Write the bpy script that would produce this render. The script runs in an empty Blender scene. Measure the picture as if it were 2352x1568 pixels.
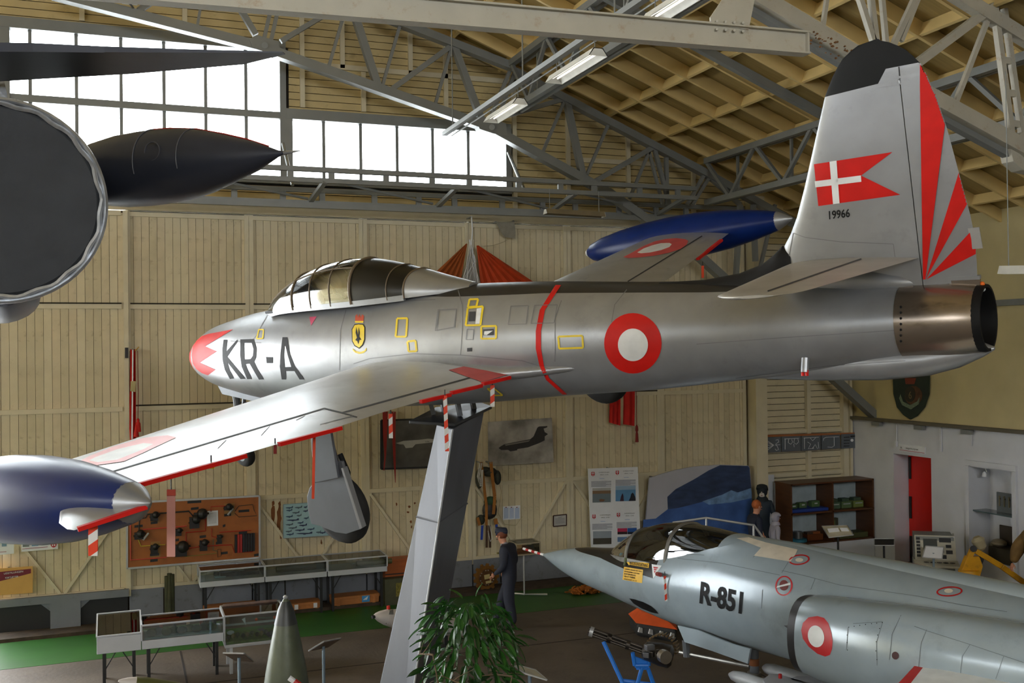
import bpy, bmesh, math, random
from mathutils import Vector, Matrix, Quaternion
from mathutils.bvhtree import BVHTree
from mathutils.geometry import delaunay_2d_cdt
random.seed(7)
SC = bpy.context.scene
COL = SC.collection
V = Vector
# ---------------------------------------------------------------- camera
FPX = 2373.2
CAM = V((0, 0, 4.95))
_y, _p, _r = (math.radians(a) for a in (20.782, -.448, -.691))
CF = V((math.sin(_y)*math.cos(_p), math.cos(_y)*math.cos(_p), -math.sin(_p)))
_R0 = V((math.cos(_y), -math.sin(_y), 0)); _U0 = _R0.cross(CF)
CR = math.cos(_r)*_R0 + math.sin(_r)*_U0
CU = -math.sin(_r)*_R0 + math.cos(_r)*_U0
cd = bpy.data.cameras.new('camera'); cd.sensor_width = 36; cd.sensor_fit = 'HORIZONTAL'
cd.lens = 36*FPX/2352; cd.clip_end = 300; cd.clip_start = .05
co = bpy.data.objects.new('camera', cd); COL.objects.link(co)
co.matrix_world = Matrix(((CR.x, CU.x, -CF.x, CAM.x), (CR.y, CU.y, -CF.y, CAM.y), (CR.z, CU.z, -CF.z, CAM.z), (0, 0, 0, 1)))
SC.camera = co
# ---------------------------------------------------------------- world, exposure
w = bpy.data.worlds.new('overcast'); SC.world = w; w.use_nodes = True
w.node_tree.nodes['Background'].inputs[0].default_value = (.93, .97, 1, 1)
w.node_tree.nodes['Background'].inputs[1].default_value = 10.
SC.view_settings.view_transform = 'Standard'; SC.view_settings.look = 'None'
SC.view_settings.gamma = 1; SC.view_settings.exposure = 0.32
SC.view_settings.use_curve_mapping = False
SC.cycles.max_bounces = 6; SC.cycles.diffuse_bounces = 3; SC.cycles.glossy_bounces = 3
SC.cycles.transmission_bounces = 4; SC.cycles.transparent_max_bounces = 10
SC.cycles.use_adaptive_sampling = True; SC.cycles.adaptive_threshold = .17
SC.cycles.caustics_reflective = False; SC.cycles.caustics_refractive = False
SC.cycles.sample_clamp_indirect = 6
def portal(loc, rot, sx, sy):
    l = bpy.data.lights.new('daylight_portal', 'AREA'); l.shape = 'RECTANGLE'; l.size = sx; l.size_y = sy; l.cycles.is_portal = True
    o = bpy.data.objects.new('daylight_portal', l); COL.objects.link(o); o.location = loc; o.rotation_euler = rot
portal((-16.45, 0.5, 6.25), (0, math.radians(-90), 0), 1.7, 21); portal((0, -13.8, 9.7), (math.radians(90), 0, 0), 16, 3.2)
portal((-1.93, 20.7, 9.6), (math.radians(-90), 0, 0), 9.9, 2.6); portal((5.38, 20.7, 8.95), (math.radians(-90), 0, 0), 4.6, 1.3)
# ---------------------------------------------------------------- pixel -> place
def ray(u, v): return CF + CR*((u-1176)/FPX) - CU*((v-784)/FPX)
def onp(u, v, n, d):
    r = ray(u, v); n = V(n); return CAM + r*((d-n.dot(CAM))/n.dot(r))
def atX(u, v, X): return onp(u, v, (1, 0, 0), X)
def atY(u, v, Y): return onp(u, v, (0, 1, 0), Y)
def atZ(u, v, Z=0.): return onp(u, v, (0, 0, 1), Z)
def atD(u, v, d): return CAM + ray(u, v)*d
# ---------------------------------------------------------------- materials
def lin(c):
    c = c/255.
    return c/12.92 if c <= .04045 else ((c+.055)/1.055)**2.4
def rgb(c): return tuple(lin(x) for x in c) + (1,)
MATS = {}
def mat(name, c, rough=.6, metal=0., var=.1, vs=5., bump=0., bs=60., spec=.5, coat=0., dirt=None, stretch=None):
    if name in MATS: return MATS[name]
    m = bpy.data.materials.new(name); m.use_nodes = True; MATS[name] = m
    nt = m.node_tree; N = nt.nodes; L = nt.links; P = N['Principled BSDF']
    P.inputs['Roughness'].default_value = rough; P.inputs['Metallic'].default_value = metal
    P.inputs['Specular IOR Level'].default_value = spec; P.inputs['Coat Weight'].default_value = coat
    P.inputs['Coat Roughness'].default_value = .12
    P.inputs['Base Color'].default_value = rgb(c)
    tc = N.new('ShaderNodeTexCoord'); src = tc.outputs['Object']
    if stretch:
        mp = N.new('ShaderNodeMapping'); mp.inputs['Scale'].default_value = stretch
        L.new(src, mp.inputs[0]); src = mp.outputs[0]
    if var or dirt:
        nz = N.new('ShaderNodeTexNoise'); nz.inputs['Scale'].default_value = vs; nz.inputs['Detail'].default_value = 5
        L.new(src, nz.inputs['Vector'])
        mx = N.new('ShaderNodeMix'); mx.data_type = 'RGBA'; mr = N.new('ShaderNodeMapRange')
        mr.inputs['From Min'].default_value = .32; mr.inputs['From Max'].default_value = .68
        L.new(nz.outputs['Fac'], mr.inputs[0]); L.new(mr.outputs[0], mx.inputs['Factor'])
        a = rgb(c); mx.inputs['A'].default_value = tuple(x*(1-var) for x in a[:3])+(1,)
        mx.inputs['B'].default_value = tuple(min(1, x*(1+var)) for x in a[:3])+(1,)
        out = mx.outputs['Result']
        if dirt:
            dc, amt, dsc = dirt
            n2 = N.new('ShaderNodeTexNoise'); n2.inputs['Scale'].default_value = dsc; n2.inputs['Detail'].default_value = 8; n2.inputs['Roughness'].default_value = .7
            L.new(src, n2.inputs['Vector'])
            r2 = N.new('ShaderNodeMapRange'); r2.inputs['From Min'].default_value = .56; r2.inputs['From Max'].default_value = .72; r2.inputs['To Max'].default_value = amt
            L.new(n2.outputs['Fac'], r2.inputs[0])
            m2 = N.new('ShaderNodeMix'); m2.data_type = 'RGBA'; L.new(r2.outputs[0], m2.inputs['Factor'])
            L.new(out, m2.inputs['A']); m2.inputs['B'].default_value = rgb(dc); out = m2.outputs['Result']
        L.new(out, P.inputs['Base Color'])
    if bump:
        nb = N.new('ShaderNodeTexNoise'); nb.inputs['Scale'].default_value = bs; nb.inputs['Detail'].default_value = 4
        L.new(src, nb.inputs['Vector'])
        bp = N.new('ShaderNodeBump'); bp.inputs['Strength'].default_value = bump; bp.inputs['Distance'].default_value = .02
        L.new(nb.outputs['Fac'], bp.inputs['Height']); L.new(bp.outputs[0], P.inputs['Normal'])
    return m
def col(c, rough=.55, metal=0.):
    return mat('paint_%d_%d_%d_%d_%d' % (*c, int(rough*100), int(metal*10)), c, rough, metal, .06)
def glass(name, tint=(235, 245, 245), refl=.08, rough=.02):
    if name in MATS: return MATS[name]
    m = bpy.data.materials.new(name); m.use_nodes = True; MATS[name] = m
    nt = m.node_tree; N = nt.nodes; L = nt.links; N.remove(N['Principled BSDF'])
    t = N.new('ShaderNodeBsdfTransparent'); t.inputs[0].default_value = rgb(tint)
    g = N.new('ShaderNodeBsdfGlossy'); g.inputs['Roughness'].default_value = rough
    fr = N.new('ShaderNodeFresnel'); fr.inputs[0].default_value = 1.5
    ad = N.new('ShaderNodeMath'); ad.operation = 'MULTIPLY_ADD'; ad.inputs[1].default_value = .9; ad.inputs[2].default_value = refl
    L.new(fr.outputs[0], ad.inputs[0])
    mx = N.new('ShaderNodeMixShader'); L.new(ad.outputs[0], mx.inputs[0]); L.new(t.outputs[0], mx.inputs[1]); L.new(g.outputs[0], mx.inputs[2])
    L.new(mx.outputs[0], N['Material Output'].inputs[0]); return m
def emit(name, c, s):
    if name in MATS: return MATS[name]
    m = bpy.data.materials.new(name); m.use_nodes = True; MATS[name] = m
    P = m.node_tree.nodes['Principled BSDF']; P.inputs['Emission Color'].default_value = rgb(c); P.inputs['Emission Strength'].default_value = s
    P.inputs['Base Color'].default_value = rgb(c); return m
# ---------------------------------------------------------------- mesh builder
def frame(d, up=(0, 0, 1)):
    d = V(d).normalized(); u = V(up)
    if abs(d.dot(u.normalized())) > .98: u = V((1, 0, 0)) if abs(d.x) < .9 else V((0, 1, 0))
    a = u.cross(d).normalized(); b = d.cross(a); return a, b, d
class B:
    def __init__(s): s.v = []; s.f = []
    def add(s, vs, fs):
        o = len(s.v); s.v += [V(p) for p in vs]; s.f += [tuple(i+o for i in f) for f in fs]; return s
    def box(s, c, sz, rot=None):
        c = V(c); x, y, z = (q/2 for q in sz); P = [V((i*x, j*y, k*z)) for i in (-1, 1) for j in (-1, 1) for k in (-1, 1)]
        if rot is not None: P = [rot @ p for p in P]
        return s.add([c+p for p in P], [(0, 1, 3, 2), (4, 6, 7, 5), (0, 4, 5, 1), (2, 3, 7, 6), (0, 2, 6, 4), (1, 5, 7, 3)])
    def bar(s, p, q, w, h, up=(0, 0, 1)):
        p, q = V(p), V(q); a, b, d = frame(q-p, up); P = []
        for e in (p, q):
            for i, j in ((-1, -1), (1, -1), (1, 1), (-1, 1)): P.append(e + a*(i*w/2) + b*(j*h/2))
        return s.add(P, [(3, 2, 1, 0), (4, 5, 6, 7), (0, 1, 5, 4), (1, 2, 6, 5), (2, 3, 7, 6), (3, 0, 4, 7)])
    def tube(s, pts, r, n=8, cap=True):
        pts = [V(p) for p in pts]; k = len(pts); R = r if isinstance(r, (list, tuple)) else [r]*k
        rings = []; a = None
        for i in range(k):
            d = (pts[min(i+1, k-1)]-pts[max(i-1, 0)])
            if d.length < 1e-9: d = V((0, 0, 1))
            d.normalize()
            if a is None: a = frame(d)[0]
            a = (a - d*a.dot(d))
            a = a.normalized() if a.length > 1e-6 else frame(d)[0]
            b = d.cross(a)
            rings.append([pts[i] + (a*math.cos(2*math.pi*j/n) + b*math.sin(2*math.pi*j/n))*R[i] for j in range(n)])
        return s.loft(rings, cap, cap)
    def loft(s, rings, c0=True, c1=True, closed=True):
        n = len(rings[0]); o = len(s.v); fs = []
        for i in range(len(rings)-1):
            for j in range(n if closed else n-1):
                k = (j+1) % n; fs.append((i*n+j, i*n+k, (i+1)*n+k, (i+1)*n+j))
        if c0: fs.append(tuple(range(n-1, -1, -1)))
        if c1: fs.append(tuple((len(rings)-1)*n+j for j in range(n)))
        return s.add([p for r in rings for p in r], fs)
    def lathe(s, o, d, prof, n=20, c0=True, c1=True):
        o = V(o); a, b, d = frame(d)
        return s.loft([[o + d*t + (a*math.cos(2*math.pi*j/n)+b*math.sin(2*math.pi*j/n))*max(r, 1e-4) for j in range(n)] for t, r in prof], c0, c1)
    def prism(s, poly, vec):
        vec = V(vec); P = [V(p) for p in poly]; n = len(P)
        return s.add(P + [p+vec for p in P], [tuple(range(n-1, -1, -1)), tuple(range(n, 2*n))] + [(i, (i+1) % n, n+(i+1) % n, n+i) for i in range(n)])
    def ball(s, c, r, n=10, m=7, sq=(1, 1, 1)):
        c = V(c); rings = []
        for i in range(m+1):
            t = math.pi*i/m; rr = max(math.sin(t), 1e-3)
            rings.append([c + V((sq[0]*r*rr*math.cos(2*math.pi*j/n), sq[1]*r*rr*math.sin(2*math.pi*j/n), -sq[2]*r*math.cos(t))) for j in range(n)])
        return s.loft(rings)
    def mesh(s, name):
        me = bpy.data.meshes.new(name); me.from_pydata([tuple(p) for p in s.v], [], s.f); me.update(); return me
    def obj(s, name, m, par=None, smooth=False, world=True, bevel=0., label=None, sub=0, ang=35, group=None, kind=None):
        if par is not None and world:
            mi = root_matrix(par).inverted(); s.v = [mi @ p for p in s.v]
        me = s.mesh(name); bm = bmesh.new(); bm.from_mesh(me); bmesh.ops.recalc_face_normals(bm, faces=bm.faces)
        bm.to_mesh(me); bm.free()
        o = bpy.data.objects.new(name, me); COL.objects.link(o)
        if m is not None: me.materials.append(m)
        if par is not None: o.parent = par
        if smooth:
            for p in me.polygons: p.use_smooth = True
            try: me.set_sharp_from_angle(angle=math.radians(ang))
            except Exception: pass
        if bevel:
            b = o.modifiers.new('bevel', 'BEVEL'); b.width = bevel; b.segments = 2; b.limit_method = 'ANGLE'; b.angle_limit = math.radians(40)
        if sub:
            q = o.modifiers.new('sub', 'SUBSURF'); q.levels = sub; q.render_levels = sub
        if label: o['label'] = label
        if group: o['group'] = group
        if kind: o['kind'] = kind
        return o
RM = {}
def root_matrix(o):
    while o.parent is not None: o = o.parent
    return RM.get(o.name, Matrix())
def thing(name, label, cat, loc=(0, 0, 0), rz=0., m4=None, group=None):
    o = bpy.data.objects.new(name, None); COL.objects.link(o); o.empty_display_size = .2
    m = m4 if m4 is not None else Matrix.Translation(V(loc)) @ Matrix.Rotation(rz, 4, 'Z')
    o.matrix_world = m; RM[o.name] = m.copy(); o['label'] = label; o['category'] = cat
    if group: o['group'] = group
    return o
def tag(o, label, cat, group=None):
    o['label'] = label; o['category'] = cat
    if group: o['group'] = group
    return o
def struct(o): o['kind'] = 'structure'; return o
def inst(mesh, name, loc, par=None, m=None):
    o = bpy.data.objects.new(name, mesh); COL.objects.link(o); o.location = loc
    if par is not None: o.parent = par
    return o
def copy_tree(o, par=None):
    c = o.copy(); COL.objects.link(c)
    if par is not None: c.parent = par
    for ch in list(o.children): copy_tree(ch, c)
    return c
_tx = {}
def text_tris(s, bold=0.):
    if (s, bold) in _tx: return _tx[(s, bold)]
    cu = bpy.data.curves.new('t', 'FONT'); cu.body = s; cu.resolution_u = 3; cu.offset = bold; ob = bpy.data.objects.new('t', cu); COL.objects.link(ob)
    bpy.context.view_layer.update(); me = ob.to_mesh(); vs = [(p.co.x, p.co.y) for p in me.vertices]; fs = [tuple(p.vertices) for p in me.polygons]
    ob.to_mesh_clear(); bpy.data.objects.remove(ob); bpy.data.curves.remove(cu)
    x0 = min(a for a, b in vs); x1 = max(a for a, b in vs); y0 = min(b for a, b in vs); y1 = max(b for a, b in vs)
    r = [((a-x0)/(x1-x0), (b-y0)/max(y1-y0, 1e-6)) for a, b in vs], fs; _tx[(s, bold)] = r; return r
def put_text(b, s, o, du, dv):
    """flat lettering: o lower-left corner, du along the line, dv up"""
    vs, fs = text_tris(s); o, du, dv = V(o), V(du), V(dv)
    b.add([o+du*x+dv*y for x, y in vs], fs); return b
# ---------------------------------------------------------------- paint laid on curved surfaces
def tris_in(polys, step):
    vs = []; es = []; xs = []
    for poly in polys:
        pl = []
        for i, p in enumerate(poly):
            q = poly[(i+1) % len(poly)]; n = max(1, int(math.hypot(q[0]-p[0], q[1]-p[1])/step))
            for k in range(n): pl.append((p[0]+(q[0]-p[0])*k/n, p[1]+(q[1]-p[1])*k/n))
        o = len(vs); vs += pl; es += [(o+i, o+(i+1) % len(pl)) for i in range(len(pl))]; xs.append(pl)
    def inside(x, y):
        c = False
        for pl in xs:
            j = len(pl)-1
            for i in range(len(pl)):
                a, b_ = pl[i], pl[j]
                if (a[1] > y) != (b_[1] > y) and x < (b_[0]-a[0])*(y-a[1])/(b_[1]-a[1])+a[0]: c = not c
                j = i
        return c
    X0 = min(p[0] for p in vs); X1 = max(p[0] for p in vs); Y0 = min(p[1] for p in vs); Y1 = max(p[1] for p in vs)
    y = Y0+step*.5
    while y < Y1:
        x = X0+step*.5
        while x < X1:
            if inside(x, y): vs.append((x, y))
            x += step
        y += step
    r = delaunay_2d_cdt([V(p) for p in vs], es, [], 0, 1e-4)
    co, fs = r[0], r[2]
    return [tuple(p) for p in co], [f for f in fs if inside(sum(co[i][0] for i in f)/len(f), sum(co[i][1] for i in f)/len(f))]
class Skin:
    """surfaces of one root, for laying paint onto them along a line of sight"""
    def __init__(s, root): s.root = root; s.M = RM[root.name]; s.Mi = s.M.inverted(); s.trees = {}
    def reg(s, key, b): s.trees[key] = BVHTree.FromPolygons([tuple(p) for p in b.v], b.f)
    def hit(s, u, v, key):
        o = s.Mi @ CAM; d = (s.Mi.to_3x3() @ ray(u, v)).normalized(); best = None
        for k in key.split(','):
            h = s.trees[k].ray_cast(o, d)
            if h[0] is not None and (best is None or h[3] < best[3]): best = h
        if best is None: return None
        n = best[1]
        if n.dot(d) > 0: n = -n
        return best[0], n
    def paint(s, polys, key, m, name='marking', step=9., off=.004, par=None, label=None):
        if isinstance(polys[0][0], (int, float)): polys = [polys]
        co, fs = tris_in(polys, step); return s._lay(co, fs, key, m, name, off, par, label)
    def _lay(s, co, fs, key, m, name, off, par, label):
        idx = {}; b = B()
        for i, (u, v) in enumerate(co):
            h = s.hit(u, v, key)
            if h: idx[i] = len(b.v); b.v.append(h[0]+h[1]*off)
        b.f = [tuple(idx[i] for i in f) for f in fs if all(i in idx for i in f)]
        if not b.f: return None
        return b.obj(name, m, par or s.root, True, world=False, label=label)
    def line(s, pts, wd, key, m, name='panel_line', off=.003, step=10.):
        b = B()
        for i in range(len(pts)-1):
            p, q = pts[i], pts[i+1]; n = max(1, int(math.hypot(q[0]-p[0], q[1]-p[1])/step))
            L_ = math.hypot(q[0]-p[0], q[1]-p[1]); nx, ny = -(q[1]-p[1])/L_*wd/2, (q[0]-p[0])/L_*wd/2
            prev = None
            for k in range(n+1):
                t = k/n; u, v = p[0]+(q[0]-p[0])*t, p[1]+(q[1]-p[1])*t
                h1 = s.hit(u+nx, v+ny, key); h2 = s.hit(u-nx, v-ny, key)
                cur = None
                if h1 and h2: o = len(b.v); b.v += [h1[0]+h1[1]*off, h2[0]+h2[1]*off]; cur = o
                if prev is not None and cur is not None: b.f.append((prev, prev+1, cur+1, cur))
                prev = cur
        return b.obj(name, m, s.root, True, world=False) if b.f else None
    def text(s, t, o, du, dv, key, m, name='lettering', off=.005, par=None, bold=.02):
        vs, fs = text_tris(t, bold)
        vs = list(vs); cur = list(fs)
        for _ in range(7):
            nx = []; ch = False; mid = {}
            for f in cur:
                if len(f) > 3: nx += [(f[0], f[i], f[i+1]) for i in range(1, len(f)-1)]; ch = True; continue
                P_ = [(o[0]+du[0]*vs[i][0]+dv[0]*vs[i][1], o[1]+du[1]*vs[i][0]+dv[1]*vs[i][1]) for i in f]
                ln = [math.hypot(P_[i][0]-P_[(i+1) % 3][0], P_[i][1]-P_[(i+1) % 3][1]) for i in range(3)]; k = ln.index(max(ln))
                if ln[k] < 6: nx.append(f); continue
                a, b_, c = f[k], f[(k+1) % 3], f[(k+2) % 3]; key_ = (min(a, b_), max(a, b_))
                if key_ not in mid: mid[key_] = len(vs); vs.append(((vs[a][0]+vs[b_][0])/2, (vs[a][1]+vs[b_][1])/2))
                m_ = mid[key_]; nx += [(a, m_, c), (m_, b_, c)]; ch = True
            cur = nx
            if not ch: break
        fs = cur
        return s._lay([(o[0]+du[0]*x+dv[0]*y, o[1]+du[1]*x+dv[1]*y) for x, y in vs], fs, key, m, name, off, par, None)
def ell(cx, cy, a, b, rot=0., n=40, sx=0.):
    c, s_ = math.cos(rot), math.sin(rot)
    return [(cx+a*math.cos(t)*c-b*math.sin(t)*s_, cy+a*math.cos(t)*s_+b*math.sin(t)*c) for t in (2*math.pi*i/n for i in range(n))]
# ================================================================ THE HANGAR
YW = 20.4                                    # plane of the sliding doors and gable
XR = 16.4                                    # side wall
SL = .3875
def zj(X): return 13.737-SL*abs(X)           # underside of the roof timbers
m_floor = mat('floor_concrete', (90, 80, 69), .62, 0, .25, 1.1, .25, 14, dirt=((62, 53, 45), .8, 2.3))
m_green = mat('green_floor_paint', (38, 88, 28), .5, 0, .12, 2.)
m_cream = mat('cream_boards', (208, 196, 164), .6, 0, .07, 2.2, 0, dirt=((128, 108, 70), .35, 5.))
m_cream2 = mat('cream_boards_weathered', (198, 186, 154), .62, 0, .09, 2.6, 0, dirt=((112, 84, 52), .45, 7.))
m_trim = mat('cream_trim', (206, 196, 168), .55, 0, .06, 3.)
m_gab = mat('gable_boards', (194, 174, 124), .6, 0, .08, 2., 0, dirt=((120, 100, 60), .4, 4.))
m_dark = mat('dark_gap', (40, 34, 24), .9)
m_steel = mat('grey_steel_paint', (122, 124, 122), .45, .1, .06, 3.)
m_steel2 = mat('pale_steel_paint', (178, 174, 160), .5, .1, .06, 3., dirt=((150, 110, 60), .5, 9.))
m_roof = mat('roof_timber', (220, 194, 134), .6, 0, .06, 2.)
m_deck = mat('roof_deck', (158, 136, 84), .7, 0, .1, 1.5, stretch=(1, 14, 1))
m_white = mat('white_plaster', (206, 208, 214), .65, 0, .05, 2., .1, 40)
m_yell = mat('yellow_plaster', (196, 182, 136), .7, 0, .07, 1.4)
m_greyp = mat('grey_base_paint', (116, 120, 128), .55, 0, .08, 2., dirt=((70, 66, 60), .6, 5.))
m_black = mat('near_black', (22, 22, 23), .6)
m_sillm = mat('dirty_curb', (66, 54, 42), .85, 0, .3, 6., .4, 20)
floor = struct(B().box((0, 4, -.1), (34, 36, .2)).obj('floor', m_floor))
B().box((0, 18.97, .002), (34, 1.66, .004)).obj('green_walkway', m_green, floor)
B().box((0, 20.08, .03), (34, .5, .06)).obj('curb', m_sillm, floor)
m_joint = mat('floor_joint', (38, 33, 29), .8)
for p, q in (((0.9, 18.1), (0.9, -6)), ((-17, 16.4), (17, 16.0)), ((9.2, 17.9), (8.2, -6)), ((-17, 11.3), (17, 11.3)), ((4.6, 16.2), (4.6, -6))):
    B().bar((*p, .001), (*q, .001), .03, .004).obj('joint', m_joint, floor)
# ---- gable wall above the doors, with two stepped windows
WX = [-6.9, -1.92, 3.04, 7.72]
wall = B()
for x0, x1, z0, z1 in ((-17, WX[0], 7.6, 14), (WX[0], WX[2], 7.6, 8.28), (WX[0], WX[2], 10.93, 14), (WX[2], WX[3], 7.6, 8.28), (WX[2], WX[3], 9.62, 14), (WX[3], 16.6, 7.6, 13)):
    wall.box(((x0+x1)/2, YW+.18, (z0+z1)/2), (x1-x0, .12, z1-z0))
wall = struct(wall.obj('wall_back', m_dark))
def board_h(x0, x1, z, h=.129, y=YW+.08, m=m_gab, par=None):
    B().box(((x0+x1)/2, y+random.uniform(-.004, .004), z), (x1-x0, .045, h)).obj('board', m, par or wall)
z = 7.7
while z < 13.4:
    xe = min(16.4, (13.95-z)/SL)
    if z < 8.25: segs = [(-8, xe)]
    elif z < 9.66: segs = [(WX[3]+.1, xe)]
    elif z < 10.96: segs = [(WX[2]+.1, xe)]
    else: segs = [(-8, xe)]
    for a, b_ in segs:
        if b_-a > .4: board_h(a, b_, z)
    z += .143
for X, z0, z1 in ((3.4, 9.76, 12.3), (4.62, 9.76, 10.56), (6.35, 9.76, 11.4), (7.86, 7.7, 10.9), (9.1, 8.2, 10.5), (10.55, 8.2, 9.8), (4.2, 10.6, 12.1), (5.6, 10.55, 11.7), (1.2, 11.06, 13), (-.6, 11.06, 13), (12.2, 7.7, 9.2), (14.1, 7.4, 8.4)):
    B().box((X, YW+.03, (z0+z1)/2), (.09, .08, z1-z0)).obj('stud', m_trim, wall)
B().box((6.2, YW+.03, 10.62), (5.4, .08, .1)).obj('rail', m_trim, wall)
B().box((12.1, YW+.03, 9.05), (5.4, .08, .1)).obj('rail', m_trim, wall)
# ---- windows
m_pane = glass('window_glass', (250, 252, 252), .02)
def window(n, x0, x1, z0, z1, mull, bars):
    f = B()
    for X in (x0, x1): f.box((X, YW+.1, (z0+z1)/2-.01), (.12, .21, z1-z0-.142))
    f.box(((x0+x1)/2, YW+.1, z1+.02), (x1-x0+.12, .22, .2)); f.box(((x0+x1)/2, YW+.1, z0), (x1-x0+.12, .22, .12))
    w_ = struct(f.obj('window_%d' % n, m_steel))
    for X in mull: B().box((X, YW+.12, (z0+z1)/2), (.06, .07, z1-z0-.1)).obj('mullion', m_steel, w_)
    for zz in bars: B().box(((x0+x1)/2, YW+.09, zz), (x1-x0, .12, .13)).obj('transom', m_steel, w_)
    xs = [x0]+list(mull)+[x1]; zs = [z0]+list(bars)+[z1]
    for i in range(len(xs)-1):
        for k in range(len(zs)-1):
            B().box(((xs[i]+xs[i+1])/2, YW+.14, (zs[k]+zs[k+1])/2), (xs[i+1]-xs[i]-.02, .006, zs[k+1]-zs[k]-.02)).obj('pane', m_pane, w_)
mu1 = [atY(u, 280, YW).x for u in (69, 176, 279, 378, 474, 567)]
window(1, WX[1]+.06, WX[2]-.02, 8.3, 10.9, mu1, [9.58])
window(2, WX[2]+.1, WX[3], 8.3, 9.6, [atY(u, 360, YW).x for u in (746, 831, 915, 997, 1079)], [])
window(3, WX[0], WX[1]-.06, 8.3, 10.9, [WX[0]+.83*k for k in range(1, 6)], [9.58])  # out-of-view window, added to let in more daylight
# ---- sliding door leaves
m_pl = [m_cream, m_cream2, mat('cream_boards_b', (204, 190, 158), .6, 0, .08, 2.9, 0, dirt=((110, 90, 60), .3, 6.))]
PW = 2.23/16
plank_me = []
for m in m_pl:
    me = B().box((0, 0, 0), (PW-.006, .04, 6.96)).mesh('plank'); me.materials.append(m); plank_me.append(me)
TIER = [7.55, 5.83, 3.94, 2.15, .62]
for k in range(7):
    x0 = -2.12+2.23*k; x1 = x0+2.23; yo = YW-.07 if k == 0 else YW
    bk = B().box(((x0+x1)/2, yo+.1, 4.05), (2.22, .03, 7.1)); dr = struct(bk.obj('door_%d' % (k+1), mat('plank_gap', (78, 66, 44), .9)))
    for i in range(16):
        inst(plank_me[random.choice((0, 0, 1, 2))], 'plank', (x0+PW*(i+.5), yo+.05+random.uniform(-.004, .004), 4.08), dr)
    for X in ((x0+.04, x1-.04) if k else (x0+.04, x1-.0)):
        B().box((X, yo+.015, 4.05), (.085, .06, 7.1)).obj('stile', m_trim, dr)
    for zz in TIER:
        B().box(((x0+x1)/2, yo+.015, zz), (2.08, .05, .085)).obj('rail', m_trim, dr)
        if zz in (5.83, 3.94) and random.random() < .6:
            B().box(((x0+x1)/2, yo, zz+.06), (2.08, .05, .02)).obj('rail_bracket', m_dark, dr)
    xc = (x0+x1)/2
    for sx in (-1, 1):
        B().bar((xc+sx*1.03, yo+.015, 2.1), (xc+sx*.04, yo+.015, .66), .05, .075, (0, 1, 0)).obj('brace', m_trim, dr)
    if k != 0:
        B().box((xc, yo+.03, .33), (2.2, .12, .54)).obj('base_panel', m_greyp, dr)
        B().box((xc-.5, yo-.04, .33), (.02, .03, .5)).obj('base_seam', m_dark, dr)
    else:
        B().box((xc, yo-.02, .58), (2.24, .14, .13)).obj('base_beam', m_greyp, dr)
        B().box((xc+.05, yo, .27), (.5, .16, .5)).obj('base_panel', m_greyp, dr)
        B().box((xc, yo+.06, .3), (2.2, .04, .5)).obj('base_void', m_black, dr)
        for sx in (-1, 1): B().prism([(xc+.05+sx*.25, yo-.02, .54), (xc+.05+sx*.45, yo-.02, .54), (xc+.05+sx*.25, yo-.02, .36)], (0, .05, 0)).obj('gusset', m_greyp, dr)
struct(B().box((13.6, YW+.2, 4), (.5, .1, 8)).obj('gap_filler', m_trim))  # filler behind the gap beside the doors, added to stop a daylight leak
struct(B().box((5.7, YW+.2, .3), (17, .08, .7)).obj('trim_3', m_dark))
hd = struct(B().box((5.7, YW+.03, 7.75), (16, .16, .26)).obj('trim_1', m_trim))
# peeled patches of paint, with bare wood showing
m_peel = mat('bare_rusty_wood', (120, 72, 34), .8)
def peel(u, v, w_, h, n=7):
    P = []
    for i in range(n*2):
        t = 2*math.pi*i/(n*2); r = random.uniform(.55, 1.); q = atY(u+w_*r*math.cos(t), v+h*r*math.sin(t), YW+.026); P.append(q)
    B().prism(P, (0, .006, 0)).obj('bare_patch', m_peel, bpy.data.objects['door_3'])
for a in ((627, 1178, 6, 22), (627, 1155, 4, 8), (641, 1190, 6, 35), (642, 1157, 4, 8), (738, 1245, 2.5, 7), (645, 1232, 3, 8), (940, 1163, 4, 4), (937, 1176, 4, 3), (944, 1198, 3, 4), (911, 1158, 2.5, 5), (953, 1155, 3, 3), (945, 1210, 2, 5), (93, 1350, 5, 4), (103, 1270, 3, 4)): peel(*a)
# ---- fixed boarded bay beside the doors
fb = struct(B().box((15.1, YW+.12, 4.2), (2.75, .1, 8.4)).obj('wall_back_bay', m_dark))
z = .07
while z < 8.4:
    B().box((15.12, YW+.03+random.uniform(-.004, .004), z), (2.5, .05, .131)).obj('board', m_cream if z < 7.4 else m_gab, fb); z += .144
for X, w_, d_ in ((13.72, .3, .34), (15.17, .1, .1), (16.2, .14, .14), (16.32, .06, .2)):
    B().box((X, YW-.02-d_/3, 4.2), (w_, d_, 8.4)).obj('post', m_trim, fb)
B().box((13.64, YW-.16, 4.), (.12, .06, 7.6)).obj('post_channel', mat('olive_trim', (150, 132, 82), .6), fb)
for zz in (2.95, 1.95): B().box((15.1, YW-.03, zz), (2.4, .08, .09)).obj('rail', m_trim, fb)
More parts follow.
